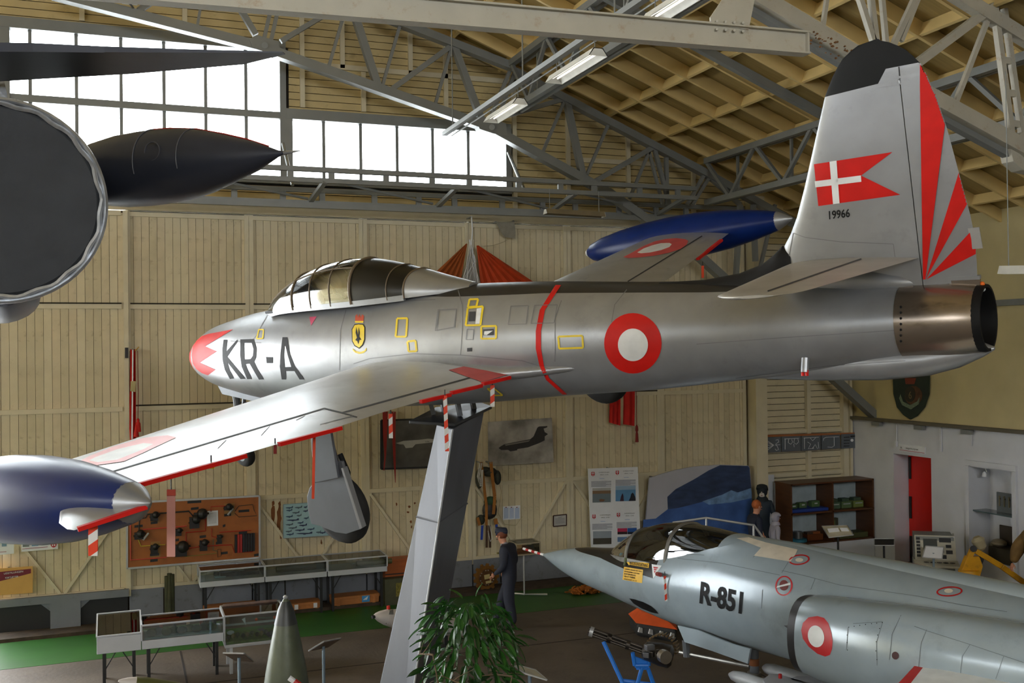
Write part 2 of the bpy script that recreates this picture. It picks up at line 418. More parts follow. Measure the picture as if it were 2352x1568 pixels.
# ---- side wall with door opening and glazed niche
sw = B()
Yd0, Yd1, Yn0, Yn1 = 17.73, 18.89, 15.52, 16.62
for y0, y1, z0, z1 in ((Yd1, 20.5, 0, 3.2), (Yd0, Yd1, 2.49, 3.2), (Yn1, Yd0, 0, 3.2), (Yn0, Yn1, 2.42, 3.2), (Yn0, Yn1, 0, .55), (-6, Yn0, 0, 3.2)):
    sw.box((XR+.25, (y0+y1)/2, (z0+z1)/2), (.5, y1-y0, z1-z0))
sw.box((XR+.55, 8, 1.6), (.1, 25, 3.2))
sw = struct(sw.obj('wall_right', m_white))
B().box((XR+.3, 7, 5.6), (.5, 28, 4.8)).obj('upper_wall', m_yell, sw)
B().box((XR-.06, 7.2, 3.23), (.16, 26, .07)).obj('ledge', mat('ledge_metal', (92, 86, 70), .6), sw)
B().box((XR-.03, 7.2, 5.76), (.1, 26, .12)).obj('upper_beam', m_steel, sw)
fr = B()
for y, z0, z1 in ((Yn0-.05, .4, 2.44), (Yn1+.05, .4, 2.44)): fr.box((XR-.03, y, (z0+z1)/2), (.06, .1, z1-z0))
fr.box((XR-.03, (Yn0+Yn1)/2, 2.5), (.06, Yn1-Yn0+.2, .11)); fr.obj('niche_frame', m_white, sw)
B().box((XR+.22, (Yn0+Yn1)/2, 1.52), (.36, Yn1-Yn0-.01, .025)).obj('niche_shelf', mat('shelf_glass_grey', (88, 104, 104), .15), sw)
for y, z1 in ((18.75, 2.75), (16.55, 2.85)): B().tube([(XR-.03, y, 3.2), (XR-.03, y, z1)], .012).obj('cable', m_white, sw)
B().box((XR-.05, 18.75, 2.72), (.06, .07, .12)).obj('socket', m_white, sw)
B().box((XR-.03, 17.4, 2.93), (.03, .04, .55)).obj('conduit', m_white, sw)
for y in (19.3, 17.95, 16.6): B().box((XR-.1, y, 3.14), (.1, .25, .09)).obj('bracket', m_steel, sw)
m_red = mat('red_door_paint', (205, 28, 12), .35, 0, .05, 2.)
d9 = struct(B().box((XR+.44, 18.31, 1.24), (.06, 1.15, 2.48)).obj('door_8', m_red, bevel=.006))
hb = B()
for zz in (2.15, 1.25, .35): hb.box((XR+.4, 18.82, zz), (.03, .06, .5))
hb.obj('hinge_strip', m_black, d9)
B().box((XR+.4, 18.3, .1), (.03, 1.1, .18)).obj('kick_plate', m_black, d9)
wl_ = B()
for y0, y1, z0, z1 in ((-15, 21, 0, 5.4), (-15, 21, 7.1, 10), (-15, -10, 5.4, 7.1), (11, 21, 5.4, 7.1)): wl_.box((-16.7, (y0+y1)/2, (z0+z1)/2), (.4, y1-y0, z1-z0))  # unseen wall; its opening is placed and sized for daylight from the left
struct(wl_.obj('wall_left', m_yell))
fe = B()
for x0, x1, z0, z1 in ((-17, -12, 0, 10), (12, 17, 0, 10), (-12, 12, 0, 8.1), (-12, -8, 8.1, 11.3), (8, 12, 8.1, 11.3), (-12, 12, 11.3, 14.2)): fe.box(((x0+x1)/2, -14, (z0+z1)/2), (x1-x0, .3, z1-z0))  # unseen wall; its high opening is added to admit fill daylight
struct(fe.obj('wall_front', m_cream))
struct(B().box((XR+.3, -3, 4), (.5, 22, 8)).obj('wall_right_front', m_yell))
# ---- roof
rf = B()
for s_ in (-1, 1):
    rf.add([(0, -14, zj(0)+.27), (0, 20.6, zj(0)+.27), (s_*17, 20.6, zj(17)+.27), (s_*17, -14, zj(17)+.27), (0, -14, zj(0)+.37), (0, 20.6, zj(0)+.37), (s_*17, 20.6, zj(17)+.37), (s_*17, -14, zj(17)+.37)],
           [(0, 1, 2, 3), (4, 7, 6, 5), (0, 4, 5, 1), (1, 5, 6, 2), (2, 6, 7, 3), (3, 7, 4, 0)])
ceil = struct(rf.obj('ceiling', m_deck))
ca = math.cos(math.atan(SL))
Ynod = [19.53-.935*k for k in range(20)]
raf = B().bar((0, 0, .13), (17, 0, .13-17*SL), .06, .235, (0, 0, 1)).mesh('rafter'); raf.materials.append(m_roof)
for y in [20.32]+Ynod: inst(raf, 'rafter', (0, y, zj(0)+.005), ceil)
for k in range(-4, 7):
    X = 8.75+1.165*k
    B().bar((X, 2, zj(X)+.14), (X, 20.5, zj(X)+.14), .055, .205, (SL, 0, 1)).obj('purlin', m_roof, ceil)
# ---- steel
def member(b, p, q, wd, Y, dp=None):
    P, Q = atY(*p, Y), atY(*q, Y); b.bar(P, Q, wd, dp or wd, (0, 1, 0)); return b
def steel(name, par, p, q, wd, Y, m, dp=None, dbl=0):
    b = B()
    if dbl:
        P, Q = atY(*p, Y), atY(*q, Y); b.bar(P-V((0, dbl, 0)), Q-V((0, dbl, 0)), wd, wd*.8, (0, 1, 0)); b.bar(P+V((0, dbl, 0)), Q+V((0, dbl, 0)), wd, wd*.8, (0, 1, 0))
    else: member(b, p, q, wd, Y, dp)
    return b.obj(name, m, par)
YT = 19.6
t1 = thing('roof_truss', 'grey steel roof truss standing in front of the gable windows', 'roof truss', (6, YT, 0))
for p, q in (((120, -14), (592, 107)), ((592, 107), (1122, 293)), ((1122, 293), (1400, 445)), ((1395, 442), (1610, 592)), ((1610, 592), (2012, 957))):
    steel('lower_chord', t1, p, q, .17, YT, m_steel, .22)
for p, q in (((560, -120), (900, 42)), ((880, 38), (1180, 155)), ((1180, 165), (1620, 398)), ((1620, 398), (1980, 600))):
    steel('upper_chord', t1, p, q, .15, YT, m_steel, .2)
for p, q, w_ in (((587, 80), (540, 0), .11), ((606, 92), (628, -5), .07), ((622, 95), (645, -5), .07), ((645, 95), (757, 28), .09), ((318, 25), (362, -5), .1), ((453, 62), (465, -10), .05), ((753, 160), (791, 30), .06), ((870, 205), (814, 33), .14),
               ((876, 205), (918, 60), .06), ((890, 212), (1040, 103), .1), ((995, 256), (1036, 112), .06), ((1042, 104), (1107, 280), .13), ((1150, 270), (1300, 226), .09), ((1240, 365), (1296, 232), .06), ((1300, 226), (1341, 418), .13),
               ((1343, 412), (1396, 288), .06), ((1350, 426), (1500, 338), .1), ((1446, 456), (1492, 345), .06), ((1502, 338), (1537, 468), .08), ((1488, 338), (1522, 468), .06), ((1530, 362), (1532, 470), .08), ((1120, 285), (1170, 165), .07), ((1138, 285), (1182, 168), .07),
               ((1578, 470), (1618, 400), .07), ((1590, 470), (1630, 405), .07), ((1620, 398), (1700, 470), .09), ((1700, 470), (1690, 640), .1), ((1730, 470), (1735, 600), .1), ((1780, 470), (1740, 640), .07)):
    steel('web_member', t1, p, q, w_, YT, m_steel)
for u, v in ((600, 100), (1122, 288)):
    P = [atY(u+a, v+b_, YT-.12) for a, b_ in ((-28, -10), (-10, -20), (40, -5), (45, 25), (10, 18), (-20, 8))]
    B().prism(P, (0, .24, 0)).obj('gusset_plate', m_steel, t1)
    B().tube([atY(u+8, v+4, YT-.15), atY(u+8, v+4, YT+.1)], .06, 12).obj('pin', m_steel, t1)
Y2 = 10.7
t2 = thing('roof_truss', 'pale steel roof truss with flaking paint behind the tail fin', 'roof truss', (9, Y2, 0))
for p, q in (((1300, -190), (1650, -54)), ((1640, -60), (2010, 160)), ((1990, 148), (2345, 342)), ((2335, 335), (2620, 580)), ((2610, 570), (3240, 1290))):
    steel('lower_chord', t2, p, q, .2, Y2, m_steel2, .24)
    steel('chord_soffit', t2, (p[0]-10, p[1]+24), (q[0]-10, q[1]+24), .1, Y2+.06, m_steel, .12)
for p, q, w_ in (((2285, 12), (2100, 150), .11), ((2275, 28), (2193, 240), .06), ((2284, 20), (2325, 330), .08), ((2306, 20), (2350, 330), .07), ((1998, -20), (2014, 110), .07), ((2024, -20), (2036, 110), .06), ((2112, -10), (2070, 95), .05), ((1900, -10), (1890, 60), .05), ((2190, 240), (2150, 210), .05)):
    steel('web_member', t2, p, q, w_, Y2, m_steel2)
B().bar((0, Y2, zj(0)-.1), (16.3, Y2, zj(16.3)-.1), .14, .18).obj('upper_chord', m_steel2, t2)
for X, z1 in ((9.2, 8.5), (12.6, 6.7), (14.4, 5.)):
    B().bar((X-.7, Y2, zj(X-.7)-.15), (X, Y2, z1), .07, .07).obj('web_member', m_steel2, t2); B().bar((X+.7, Y2, zj(X+.7)-.15), (X, Y2, z1), .07, .07).obj('web_member', m_steel2, t2)
for v in (60, 140, 215, 285):
    P = atY(2303+(v-60)*.14, v, Y2); B().box(P, (.16, .05, .09)).obj('tie_plate', m_steel2, t2)
P = [atY(u, v, Y2-.05) for u, v in ((2318, 330), (2352, 300), (2400, 320), (2400, 400), (2350, 390), (2328, 370))]
B().prism(P, (0, .2, 0)).obj('gusset_plate', m_steel2, t2)
m_flk = mat('flaked_rust', (120, 84, 50), .9, 0, .3, 40.)
for i in range(46):
    t = random.random(); u = 1850+t*130+random.uniform(-6, 6); v = 66+t*76+random.uniform(-14, 26)
    r = random.uniform(2, 5); P = [atY(u+r*random.uniform(.4, 1)*math.cos(a), v+.6*r*math.sin(a), Y2-.135) for a in (0, 1.2, 2.4, 3.6, 4.8)]
    B().prism(P, (0, .01, 0)).obj('paint_flake', m_flk, t2)
# lattice girders along the roof
def lattice(name, label, X, zt, zb, y0, y1, n):
    t = thing(name, label, 'girder', (X, y1, 0))
    for zz, h in ((zt, .12), (zb, .12)):
        B().bar((X, y0, zz), (X, y1, zz), .12, h).obj('chord', m_steel, t)
        B().bar((X+.2, y0, zz), (X+.2, y1, zz), .06, .08).obj('chord', m_steel, t)
    dy = (y1-y0)/n
    for i in range(n):
        a = y0+dy*i
        B().bar((X, a, zt), (X, a+dy/2, zb), .07, .07).obj('web_member', m_steel, t)
        B().bar((X, a+dy/2, zb), (X, a+dy, zt), .07, .07).obj('web_member', m_steel, t)
        B().bar((X+.2, a+dy/2, zt), (X+.2, a+dy/2, zb), .05, .05).obj('web_post', m_steel, t)
    return t
lattice('lattice_girder', 'grey lattice girder running back under the upper roof timbers', 7.46, zj(7.46)-.1, zj(7.46)-1.05, 6.5, 19.5, 7)
lattice('lattice_girder', 'grey lattice girder along the lower edge of the boarded roof bay', 11.97, zj(11.97)-.1, zj(11.97)-1.0, 6.5, 19.5, 7)
sr = B().bar((4.3, 15.3, zj(4.3)-.07), (12.1, 15.3, zj(12.1)-.07), .12, .14).obj('steel_rafter', m_steel)
tag(sr, 'single grey steel rafter crossing the boarded roof bay', 'rafter')
# box girder over the door heads
tg = thing('door_head_girder', 'grey ladder girder carrying the sliding door tracks under the windows', 'girder', (5, 19.4, 7.9))
for y, z0, z1, x0, x1 in ((19.0, 8.3, 8.1, .4, 11.4), (19.95, 8.06, 7.82, .4, 13.2)):
    for zz in (z0, z1): B().box(((x0+x1)/2, y, zz), (x1-x0, .1, .085)).obj('rail', m_steel, tg)
    X = x0+.6; k = 0
    while X < x1-.2:
        B().box((X, y, (z0+z1)/2), (.11, .06, z0-z1)).obj('post', m_steel, tg); X += (1.03, .9, .75)[k % 3]; k += 1
for X in (1.3, 3.55, 6.1, 8.6, 11.1): B().bar((X, 18.95, 8.08), (X-.1, 20., 7.84), .09, .07).obj('rung', m_steel, tg)
for X in (2.4, 4.9, 7.4, 9.9): B().bar((X-1.1, 19, 8.08), (X+1., 19.95, 7.9), .04, .04).obj('diagonal', m_steel, tg)
B().box((6.5, 19.6, 7.72), (13, .1, .1)).obj('track', m_steel, tg)
for p, q in (((650, 330), (672, 425)), ((1168, 350), (1205, 438))):
    tag(B().tube([atY(*p, 20.1), atY(*q, 19.4)], .035, 8).obj('brace_tube', mat('bright_tube', (190, 192, 190), .25, .8, .05), None, True), 'bright metal strut below the %s window' % ('tall' if p[0] < 900 else 'low'), 'strut')
# hoist beam with its hanger plate
YH = 7.6
hb = thing('hoist_beam', 'pale steel I beam with rounded stains hung level across the roof', 'beam', tuple(atY(1500, 90, YH)))
A_, Bq = atY(420, -20, YH), atY(1853, 101, YH)
d_ = (Bq-A_).normalized(); A_ = A_-d_*4; up = V((0, 0, 1)); dz = .185
for k, zz in ((0, dz/2), (1, -dz/2)): B().bar(A_+up*zz, Bq+up*zz, .12, .016).obj('flange', m_steel2, hb)
B().bar(A_, Bq, .04, dz).obj('web', m_steel2, hb)
B().box(Bq-d_*.02, (.02, .11, dz)).obj('end_plate', m_steel2, hb)
P = [atY(u, v, YH-.03) for u, v in ((1632, 40), (1700, -60), (1745, -60), (1720, 68), (1634, 56))]
B().prism(P, (0, .02, 0)).obj('hanger_plate', m_steel2, hb)
hq = (P[1]+P[2])/2; B().bar((hq.x, YH-.02, hq.z-.05), (hq.x, YH-.02, zj(hq.x)+.1), .12, .05).obj('hanger_bar', m_steel2, hb)
hl = A_+d_*2; B().bar(hl, (hl.x, hl.y, zj(hl.x)+.1), .1, .05).obj('hanger_bar', m_steel2, hb)
for u in (1647, 1667, 1687, 1707):
    for v in (48+(u-1640)*.06, 66+(u-1640)*.08): B().tube([atY(u, v, YH-.06), atY(u, v, YH)], .012, 6).obj('bolt', m_steel2, hb)
# ================================================================ SILVER JET ON THE PYLON
def silver(name, base=(158, 160, 163), rough=.36, metal=.55, spine=None, var=.07):
    m = mat(name, base, rough, metal, var, 3.2, .03, 9., dirt=((120, 120, 120), .35, 2.2))
    if spine:
        nt = m.node_tree; N = nt.nodes; L = nt.links; P = N['Principled BSDF']
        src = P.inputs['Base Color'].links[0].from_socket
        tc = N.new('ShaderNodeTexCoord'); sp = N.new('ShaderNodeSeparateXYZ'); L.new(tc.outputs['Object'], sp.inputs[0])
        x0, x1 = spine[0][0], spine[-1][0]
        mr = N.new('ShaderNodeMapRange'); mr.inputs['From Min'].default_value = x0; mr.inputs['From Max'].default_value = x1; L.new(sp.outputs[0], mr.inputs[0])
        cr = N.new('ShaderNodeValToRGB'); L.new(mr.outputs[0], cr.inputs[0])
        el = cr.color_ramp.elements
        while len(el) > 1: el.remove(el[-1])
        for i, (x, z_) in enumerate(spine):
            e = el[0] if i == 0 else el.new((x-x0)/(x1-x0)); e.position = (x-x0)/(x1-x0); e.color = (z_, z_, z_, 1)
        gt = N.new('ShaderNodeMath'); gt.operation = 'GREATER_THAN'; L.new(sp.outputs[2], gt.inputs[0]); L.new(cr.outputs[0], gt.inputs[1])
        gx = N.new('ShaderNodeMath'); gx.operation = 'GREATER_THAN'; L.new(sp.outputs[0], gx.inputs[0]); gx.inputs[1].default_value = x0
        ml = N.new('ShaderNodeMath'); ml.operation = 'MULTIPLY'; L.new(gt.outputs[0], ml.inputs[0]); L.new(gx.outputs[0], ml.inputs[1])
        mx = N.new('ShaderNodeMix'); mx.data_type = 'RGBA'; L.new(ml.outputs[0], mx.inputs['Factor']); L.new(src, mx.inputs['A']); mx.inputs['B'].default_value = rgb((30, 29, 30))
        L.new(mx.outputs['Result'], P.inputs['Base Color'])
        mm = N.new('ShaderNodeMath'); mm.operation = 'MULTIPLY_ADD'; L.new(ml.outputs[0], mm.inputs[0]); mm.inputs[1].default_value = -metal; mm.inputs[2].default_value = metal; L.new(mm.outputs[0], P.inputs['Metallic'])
    return m
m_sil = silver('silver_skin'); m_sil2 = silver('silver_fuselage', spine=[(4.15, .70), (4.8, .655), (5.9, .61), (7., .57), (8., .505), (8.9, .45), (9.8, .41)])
m_wing = silver('silver_wing', (196, 197, 198), .3, .6)
m_red8 = mat('marking_red', (206, 20, 10), .5, spec=.3); m_wht = mat('marking_white', (226, 228, 228), .45); m_blk = mat('marking_black', (14, 14, 15), .6, spec=.25)
m_yel = mat('marking_yellow', (236, 206, 40), .45); m_line = mat('panel_gap', (48, 48, 50), .6, 0, 0)
m_fline = mat('faint_seam', (128, 129, 131), .5, .3, 0)
m_navy = mat('navy_tank', (12, 36, 96), .3, 0, .1, 3., dirt=((40, 54, 92), .3, 5.), spec=.22)
m_pipe = mat('heat_stained_steel', (158, 146, 134), .26, .9, .3, 2.4, .05, 8., dirt=((70, 58, 50), .7, 3.), stretch=(.5, 1, 1))
m_tyre = mat('tyre_rubber', (34, 34, 34), .8, 0, .15, 8.)
m_gear = mat('gear_grey', (112, 116, 122), .45, .3, .08, 3.)
m_cock = mat('cockpit_dark', (40, 44, 48), .6)
A84 = Matrix(((.50479, .8305, -.2355, 1.1304), (-.86308, .49089, -.11887, 16.6126), (.01689, .26326, .96458, 4.9596), (0, 0, 0, 1)))
F84 = thing('jet_fighter', 'silver straight-wing jet fighter lettered KR-A banked on a grey pylon', 'aircraft', m4=A84)
S84 = Skin(F84)
def bl(u, v, ax, d):
    """pixel -> point of the jet's own frame on the plane axis=d"""
    Mi = A84.inverted(); o = Mi @ CAM; r = Mi.to_3x3() @ ray(u, v); return o + r*((d-o[ax])/r[ax])
def ring(x, zc, hw, hh, n=56, p=2.): 
    R = []
    for j in range(n):
        t = 2*math.pi*j/n; c, s_ = math.cos(t), math.sin(t)
        R.append(V((x, hw*math.copysign(abs(c)**(2/p), c), zc+hh*math.copysign(abs(s_)**(2/p), s_))))
    return R
def spl(tab, x):
    for i in range(len(tab)-1):
        if x <= tab[i+1][0]:
            a, b_ = tab[i], tab[i+1]; p0 = tab[max(i-1, 0)]; p3 = tab[min(i+2, len(tab)-1)]; h = b_[0]-a[0]; t = (x-a[0])/h; o = []
            for k in range(1, len(a)):
                m0 = (b_[k]-p0[k])/(b_[0]-p0[0])*h; m1 = (p3[k]-a[k])/(p3[0]-a[0])*h
                o.append((2*t**3-3*t*t+1)*a[k]+(t**3-2*t*t+t)*m0+(-2*t**3+3*t*t)*b_[k]+(t**3-t*t)*m1)
            return o
    return list(tab[-1][1:])
FT = [(.05, -.07, .2, .2), (.11, -.07, .25, .25), (.25, -.07, .325, .325), (.6, -.065, .45, .45), (1.1, -.07, .54, .545), (1.6, -.075, .61, .62), (2.1, -.08, .65, .66), (2.7, -.085, .68, .70), (3.5, -.09, .70, .72), (4.5, -.07, .70, .72), (5.5, -.03, .69, .72), (6.1, -.02, .675, .695), (6.9, -.01, .635, .645), (8., -.02, .56, .575), (8.7, -.01, .51, .525), (9.3, .0, .47, .48), (9.95, .0, .42, .43), (10.4, .01, .37, .37), (10.76, .02, .325, .325)]
def fring(x): q = spl(FT, x); return ring(x, *q)
nose = B().loft([ring(.4, -.07, .15, .15), ring(.12, -.07, .165, .165), ring(.06, -.07, .18, .18), ring(.042, -.07, .2, .2), ring(.06, -.07, .222, .222)]+[fring(x) for x in (.11, .17, .25)], False, False)
nose_o = nose.obj('nose_lip', m_red8, F84, True, world=False)
B().lathe((.4, 0, -.07), (1, 0, 0), [(0, .15), (.02, .0)], 24).obj('intake_dark', m_blk, F84, world=False)
fus = B().loft([fring(.25+.05*i) for i in range(211)], False, True)
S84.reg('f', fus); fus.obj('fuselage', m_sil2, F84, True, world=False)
# exhaust
pipe = B().lathe((10.73, 0, .02), (1, 0, 0), [(0, .338), (.08, .333), (.22, .327), (.36, .322), (.5, .31), (.6, .295), (.67, .277), (.68, .262), (.6, .255), (.2, .25)], 48, False, False)
S84.reg('p', pipe); pipe.obj('tail_pipe', m_pipe, F84, True, world=False)
B().lathe((11.22, 0, .02), (1, 0, 0), [(0, .25), (.1, .288), (.17, .292), (.2, .285), (.2, .262), (.12, .25), (-.5, .2), (-.52, .0)], 40, False, False).obj('exhaust_lip', m_blk, F84, True, world=False)
vf = B().loft([ring(x, zc, a, b_, 28) for x, zc, a, b_ in ((8.9, -.40, .05, .07), (9.4, -.345, .2, .15), (9.9, -.335, .25, .175), (10.5, -.33, .26, .18), (10.9, -.31, .22, .165), (11.15, -.285, .16, .125), (11.35, -.26, .08, .06), (11.44, -.25, .02, .015))])
S84.reg('v', vf); vf.obj('tail_bumper', m_sil, F84, True, world=False)
# wings
def foil(le, te, y, z, th, n=14, cam=.015, inc=0.):
    c = te-le; up, lo = [], []
    for i in range(n+1):
        t = (1-math.cos(math.pi*i/n))/2
        yt = 5*th*(.2969*math.sqrt(t)-.126*t-.3516*t*t+.2843*t**3-.1036*t**4); yc = cam*4*t*(1-t)
        up.append(V((le+c*t, y, z+c*(yc+yt)-inc*c*(t-.5)))); lo.append(V((le+c*t, y, z+c*(yc-yt)-inc*c*(t-.5))))
    return up + lo[-2:0:-1]
def LE(y): return 3.86+.208*y
def TE(y): return 6.72-.055*y
def WZ(y): return -.30+.104*y
for sg, key in ((-1, 'wl'), (1, 'wr')):
    ys = [.35, .8, 1.3, 1.9, 2.5, 3.1, 3.7, 4.3, 4.9, 5.22]
    wg = B().loft([foil(LE(y), TE(y)+(.0 if y < 2.82 else .07), sg*y, WZ(y), .125-.006*y) for y in ys])
    S84.reg(key, wg); wg.obj('wing', m_wing, F84, True, world=False, ang=50)
# wing root fillet
for sg in (-1, 1):
    fl = B().loft([[V((x, sg*(yb+wd*math.cos(t)), zz+hh*math.sin(t))) for t in (math.pi*2*j/20 for j in range(20))] for x, yb, wd, zz, hh in ((3.75, .55, .03, -.22, .03), (4.2, .55, .17, -.22, .12), (5., .55, .26, -.2, .17), (5.8, .53, .28, -.2, .15), (6.6, .5, .22, -.22, .1), (7.3, .48, .13, -.2, .06), (7.75, .47, .02, -.2, .02))])
    if sg < 0: S84.reg('fl', fl)
    fl.obj('wing_fillet', m_sil, F84, True, world=False)
# tip tanks
TP = [(3.64, .01), (3.68, .075), (3.78, .145), (4.0, .215), (4.4, .285), (4.9, .335), (5.4, .355), (5.9, .345), (6.35, .305), (6.75, .24), (7.05, .175), (7.3, .095), (7.42, .02)]
for sg, key in ((-1, 'tl'), (1, 'tr')):
    o = V((0, sg*5.55, .12-.055*3.7)); d = V((1, 0, .055)).normalized()
    tk = B().lathe(o, d, [(x, r) for x, r in TP if x <= 7.06]+[(7.18, .143)], 36); S84.reg(key, tk); tko = tk.obj('tip_tank', m_navy, F84, True, world=False)
    B().lathe(o, d, [(7.175, .145), (7.28, .095), (7.36, .045), (7.4, .025), (7.42, .001)], 24).obj('tank_end_cone', m_sil, tko, True, world=False)
    B().lathe(o, d, [(3.62, .001), (3.64, .05), (3.69, .085)], 24).obj('tank_nose_cap', m_wht, tko, True, world=False)
    zt = .12+.055*3.2
    fin = B().loft([foil(6.4, 7.37, sg*5.55, .3, .1, 10), foil(6.6, 7.28, sg*5.78, .3, .08, 10), foil(6.88, 7.22, sg*5.94, .3, .06, 10), foil(7.1, 7.19, sg*6.0, .3, .05, 10)])
    if sg < 0: S84.reg('tf', fin)
    fin.obj('tank_fin', m_wing, tko, True, world=False, ang=60)
# tail: fin and cap, rudder, tailplanes, dorsal fillet
LEF = [(9.55, .42), (9.63, .68), (9.69, .8), (9.8, .93), (9.91, 1.16), (10.27, 2.09), (10.37, 2.26), (10.48, 2.39), (10.63, 2.465), (10.76, 2.475)]
TEF = [(11.36, .36), (11.375, .6), (11.38, .8), (11.35, 1.01), (11.3, 1.33), (11.24, 1.72), (11.19, 1.92), (11.1, 2.21), (11.01, 2.33), (10.9, 2.43), (10.78, 2.475)]
def along(pl, s_):
    Ls = [0]
    for i in range(len(pl)-1): Ls.append(Ls[-1]+math.hypot(pl[i+1][0]-pl[i][0], pl[i+1][1]-pl[i][1]))
    t = s_*Ls[-1]
    for i in range(len(pl)-1):
        if t <= Ls[i+1]+1e-9:
            k = (t-Ls[i])/(Ls[i+1]-Ls[i]); return pl[i][0]+(pl[i+1][0]-pl[i][0])*k, pl[i][1]+(pl[i+1][1]-pl[i][1])*k
def lez(z_):
    for i in range(len(LEF)-1):
        if z_ <= LEF[i+1][1]: k = (z_-LEF[i][1])/(LEF[i+1][1]-LEF[i][1]); return LEF[i][0]+(LEF[i+1][0]-LEF[i][0])*k
    return LEF[-1][0]
def tez(z_):
    for i in range(len(TEF)-1):
        if z_ <= TEF[i+1][1]: k = (z_-TEF[i][1])/(TEF[i+1][1]-TEF[i][1]); return TEF[i][0]+(TEF[i+1][0]-TEF[i][0])*k
    return TEF[-1][0]
def vfoil(z_, x0, x1, le, te, th, k=1., n=16):
    """slice of a symmetric fin section between x0 and x1 (k tilts the slice level)"""
    up, lo = [], []
    for i in range(n+1):
        t = i/n; x = x0+(x1-x0)*t*t if x0 == le else x0+(x1-x0)*t; q = min(max((x-le)/(te-le), 0), 1)
        y = 5*th*(te-le)*(.2969*math.sqrt(q)-.126*q-.3516*q*q+.2843*q**3-.1015*q**4)
        up.append(V((x, -y, z_+k*(x-le)))); lo.append(V((x, y, z_+k*(x-le))))
    return up + lo[::-1]
XH = 10.92
zs = [.3, .45, .6, .75, .9, 1.05, 1.3, 1.6, 1.85, 2.08]
tl = .06
fin = B().loft([vfoil(z_, lez(z_), XH, lez(z_), tez(z_+.06), .085*(1-.12*z_), .0 if z_ < 1. else (z_-1)/1.08*tl) for z_ in zs])
S84.reg('fin', fin); fin.obj('fin', m_sil, F84, True, world=False, ang=60)
rud = B().loft([vfoil(z_, XH+.008, tez(z_+.03), lez(z_), tez(z_+.03), .085*(1-.12*z_), .0 if z_ < 1. else (z_-1)/1.08*tl) for z_ in [.34, .5, .7, .9, 1.1, 1.35, 1.6, 1.85, 2.08]])
S84.reg('rud', rud); rud_o = rud.obj('rudder', m_sil, F84, True, world=False, ang=60)
capr = []
for z_ in (2.08, 2.16, 2.24, 2.31, 2.37, 2.42, 2.455, 2.475):
    le = lez(z_); zz = z_; te = tez(z_)
    for _ in range(3): te = tez(min(z_+tl*(te-le), 2.474))
    kk = tl if z_ < 2.3 else tl*(2.475-z_)/.175
    capr.append(vfoil(z_, le, te, le, te+.002, .064*(1 if z_ < 2.4 else .7), kk))
cap = B().loft(capr); S84.reg('cap', cap); cap.obj('fin_cap', mat('fin_cap_black', (17, 18, 19), .55, 0, .1, spec=.25), F84, True, world=False, ang=60)
df = B().loft([ring(x, z_, w_, h, 20) for x, z_, w_, h in ((8.3, .44, .1, .1), (8.8, .42, .12, .11), (9.2, .42, .12, .15), (9.45, .45, .11, .19), (9.58, .52, .095, .2), (9.68, .6, .08, .2), (9.76, .62, .06, .12))])
S84.reg('df', df); df.obj('dorsal_fillet', mat('dorsal_black', (22, 22, 23), .55, spec=.25), F84, True, world=False)
tfl = B().loft([ring(x, z_, w_, h, 24) for x, z_, w_, h in ((9.5, .38, .08, .08), (9.9, .42, .13, .14), (10.4, .42, .13, .13), (10.75, .37, .08, .08), (10.93, .35, .01, .01))])
tfl.obj('tail_fairing', m_sil, F84, True, world=False); S84.reg('tfl', tfl)
for sg in (-1, 1):
    tp = B().loft([foil(9.66+.19*y, 10.92-.075*y, sg*y, .585+.098*y, .10*(1-.08*y), 12, 0) for y in (.05, .5, 1., 1.5, 2.)] +
                  [foil(le, te, sg*y, .585+.098*y, .085, 12, 0) for le, te, y in ((10.07, 10.75, 2.15), (10.16, 10.71, 2.25), (10.32, 10.62, 2.31))])
    if sg < 0: S84.reg('tp', tp)
    tp.obj('tailplane', mat('tailplane_skin', (176, 172, 164), .42, .3, .1, 3.), F84, True, world=False, ang=60)
# canopy
CT = [(2.0, .5, .12, .585), (2.3, .56, .27, .77), (2.6, .6, .345, .915), (2.95, .62, .385, 1.045), (3.35, .63, .405, 1.125), (3.75, .635, .41, 1.15), (4.1, .64, .405, 1.135), (4.5, .645, .38, 1.06), (4.95, .65, .33, .935), (5.35, .65, .25, .82), (5.8, .64, .1, .71)]
def cring(x, o=0., t0=0., n=20):
    zb, hw, zt = spl(CT, x); R = []
    for j in range(n+1):
        t = t0+(math.pi-2*t0)*j/n; c, s_ = math.cos(t), math.sin(t)
        R.append(V((x, (hw+o)*math.copysign(abs(c)**.85, c), zb+(zt-zb+o)*abs(s_)**.9)))
    return R
m_cgl = glass('canopy_glass', (232, 240, 240), .22, .08); m_cdk = mat('canopy_black', (15, 15, 17), .3, 0, .1, 4., spec=.35)
m_cfr = mat('canopy_frame', (112, 98, 78), .5, .2)
def xs(a, b_, n): return [a+(b_-a)*i/n for i in range(n+1)]
ws = B().loft([cring(x) for x in xs(2.02, 2.92, 8)], False, False, False); S84.reg('ws', ws); ws.obj('windscreen', m_cgl, F84, True, world=False)
cg = B().loft([cring(x) for x in xs(2.96, 4.08, 10)], False, False, False); S84.reg('cg', cg); cg.obj('canopy_glass', m_cgl, F84, True, world=False)
ck = B().loft([cring(x) for x in xs(4.08, 4.97, 8)], False, False, False); S84.reg('ck', ck); ck.obj('canopy_rear', m_cdk, F84, True, world=False)
cf = B().loft([cring(x, .004) for x in xs(4.95, 5.8, 8)], False, True, False); S84.reg('cf', cf); cf.obj('canopy_fairing', m_sil, F84, True, world=False)
for x, w_ in ((2.94, .016), (3.33, .009), (3.72, .009), (4.1, .02), (4.7, .008), (4.96, .014)):
    B().tube(cring(x, .004), w_, 6).obj('canopy_bow', m_cfr, F84, True, world=False)
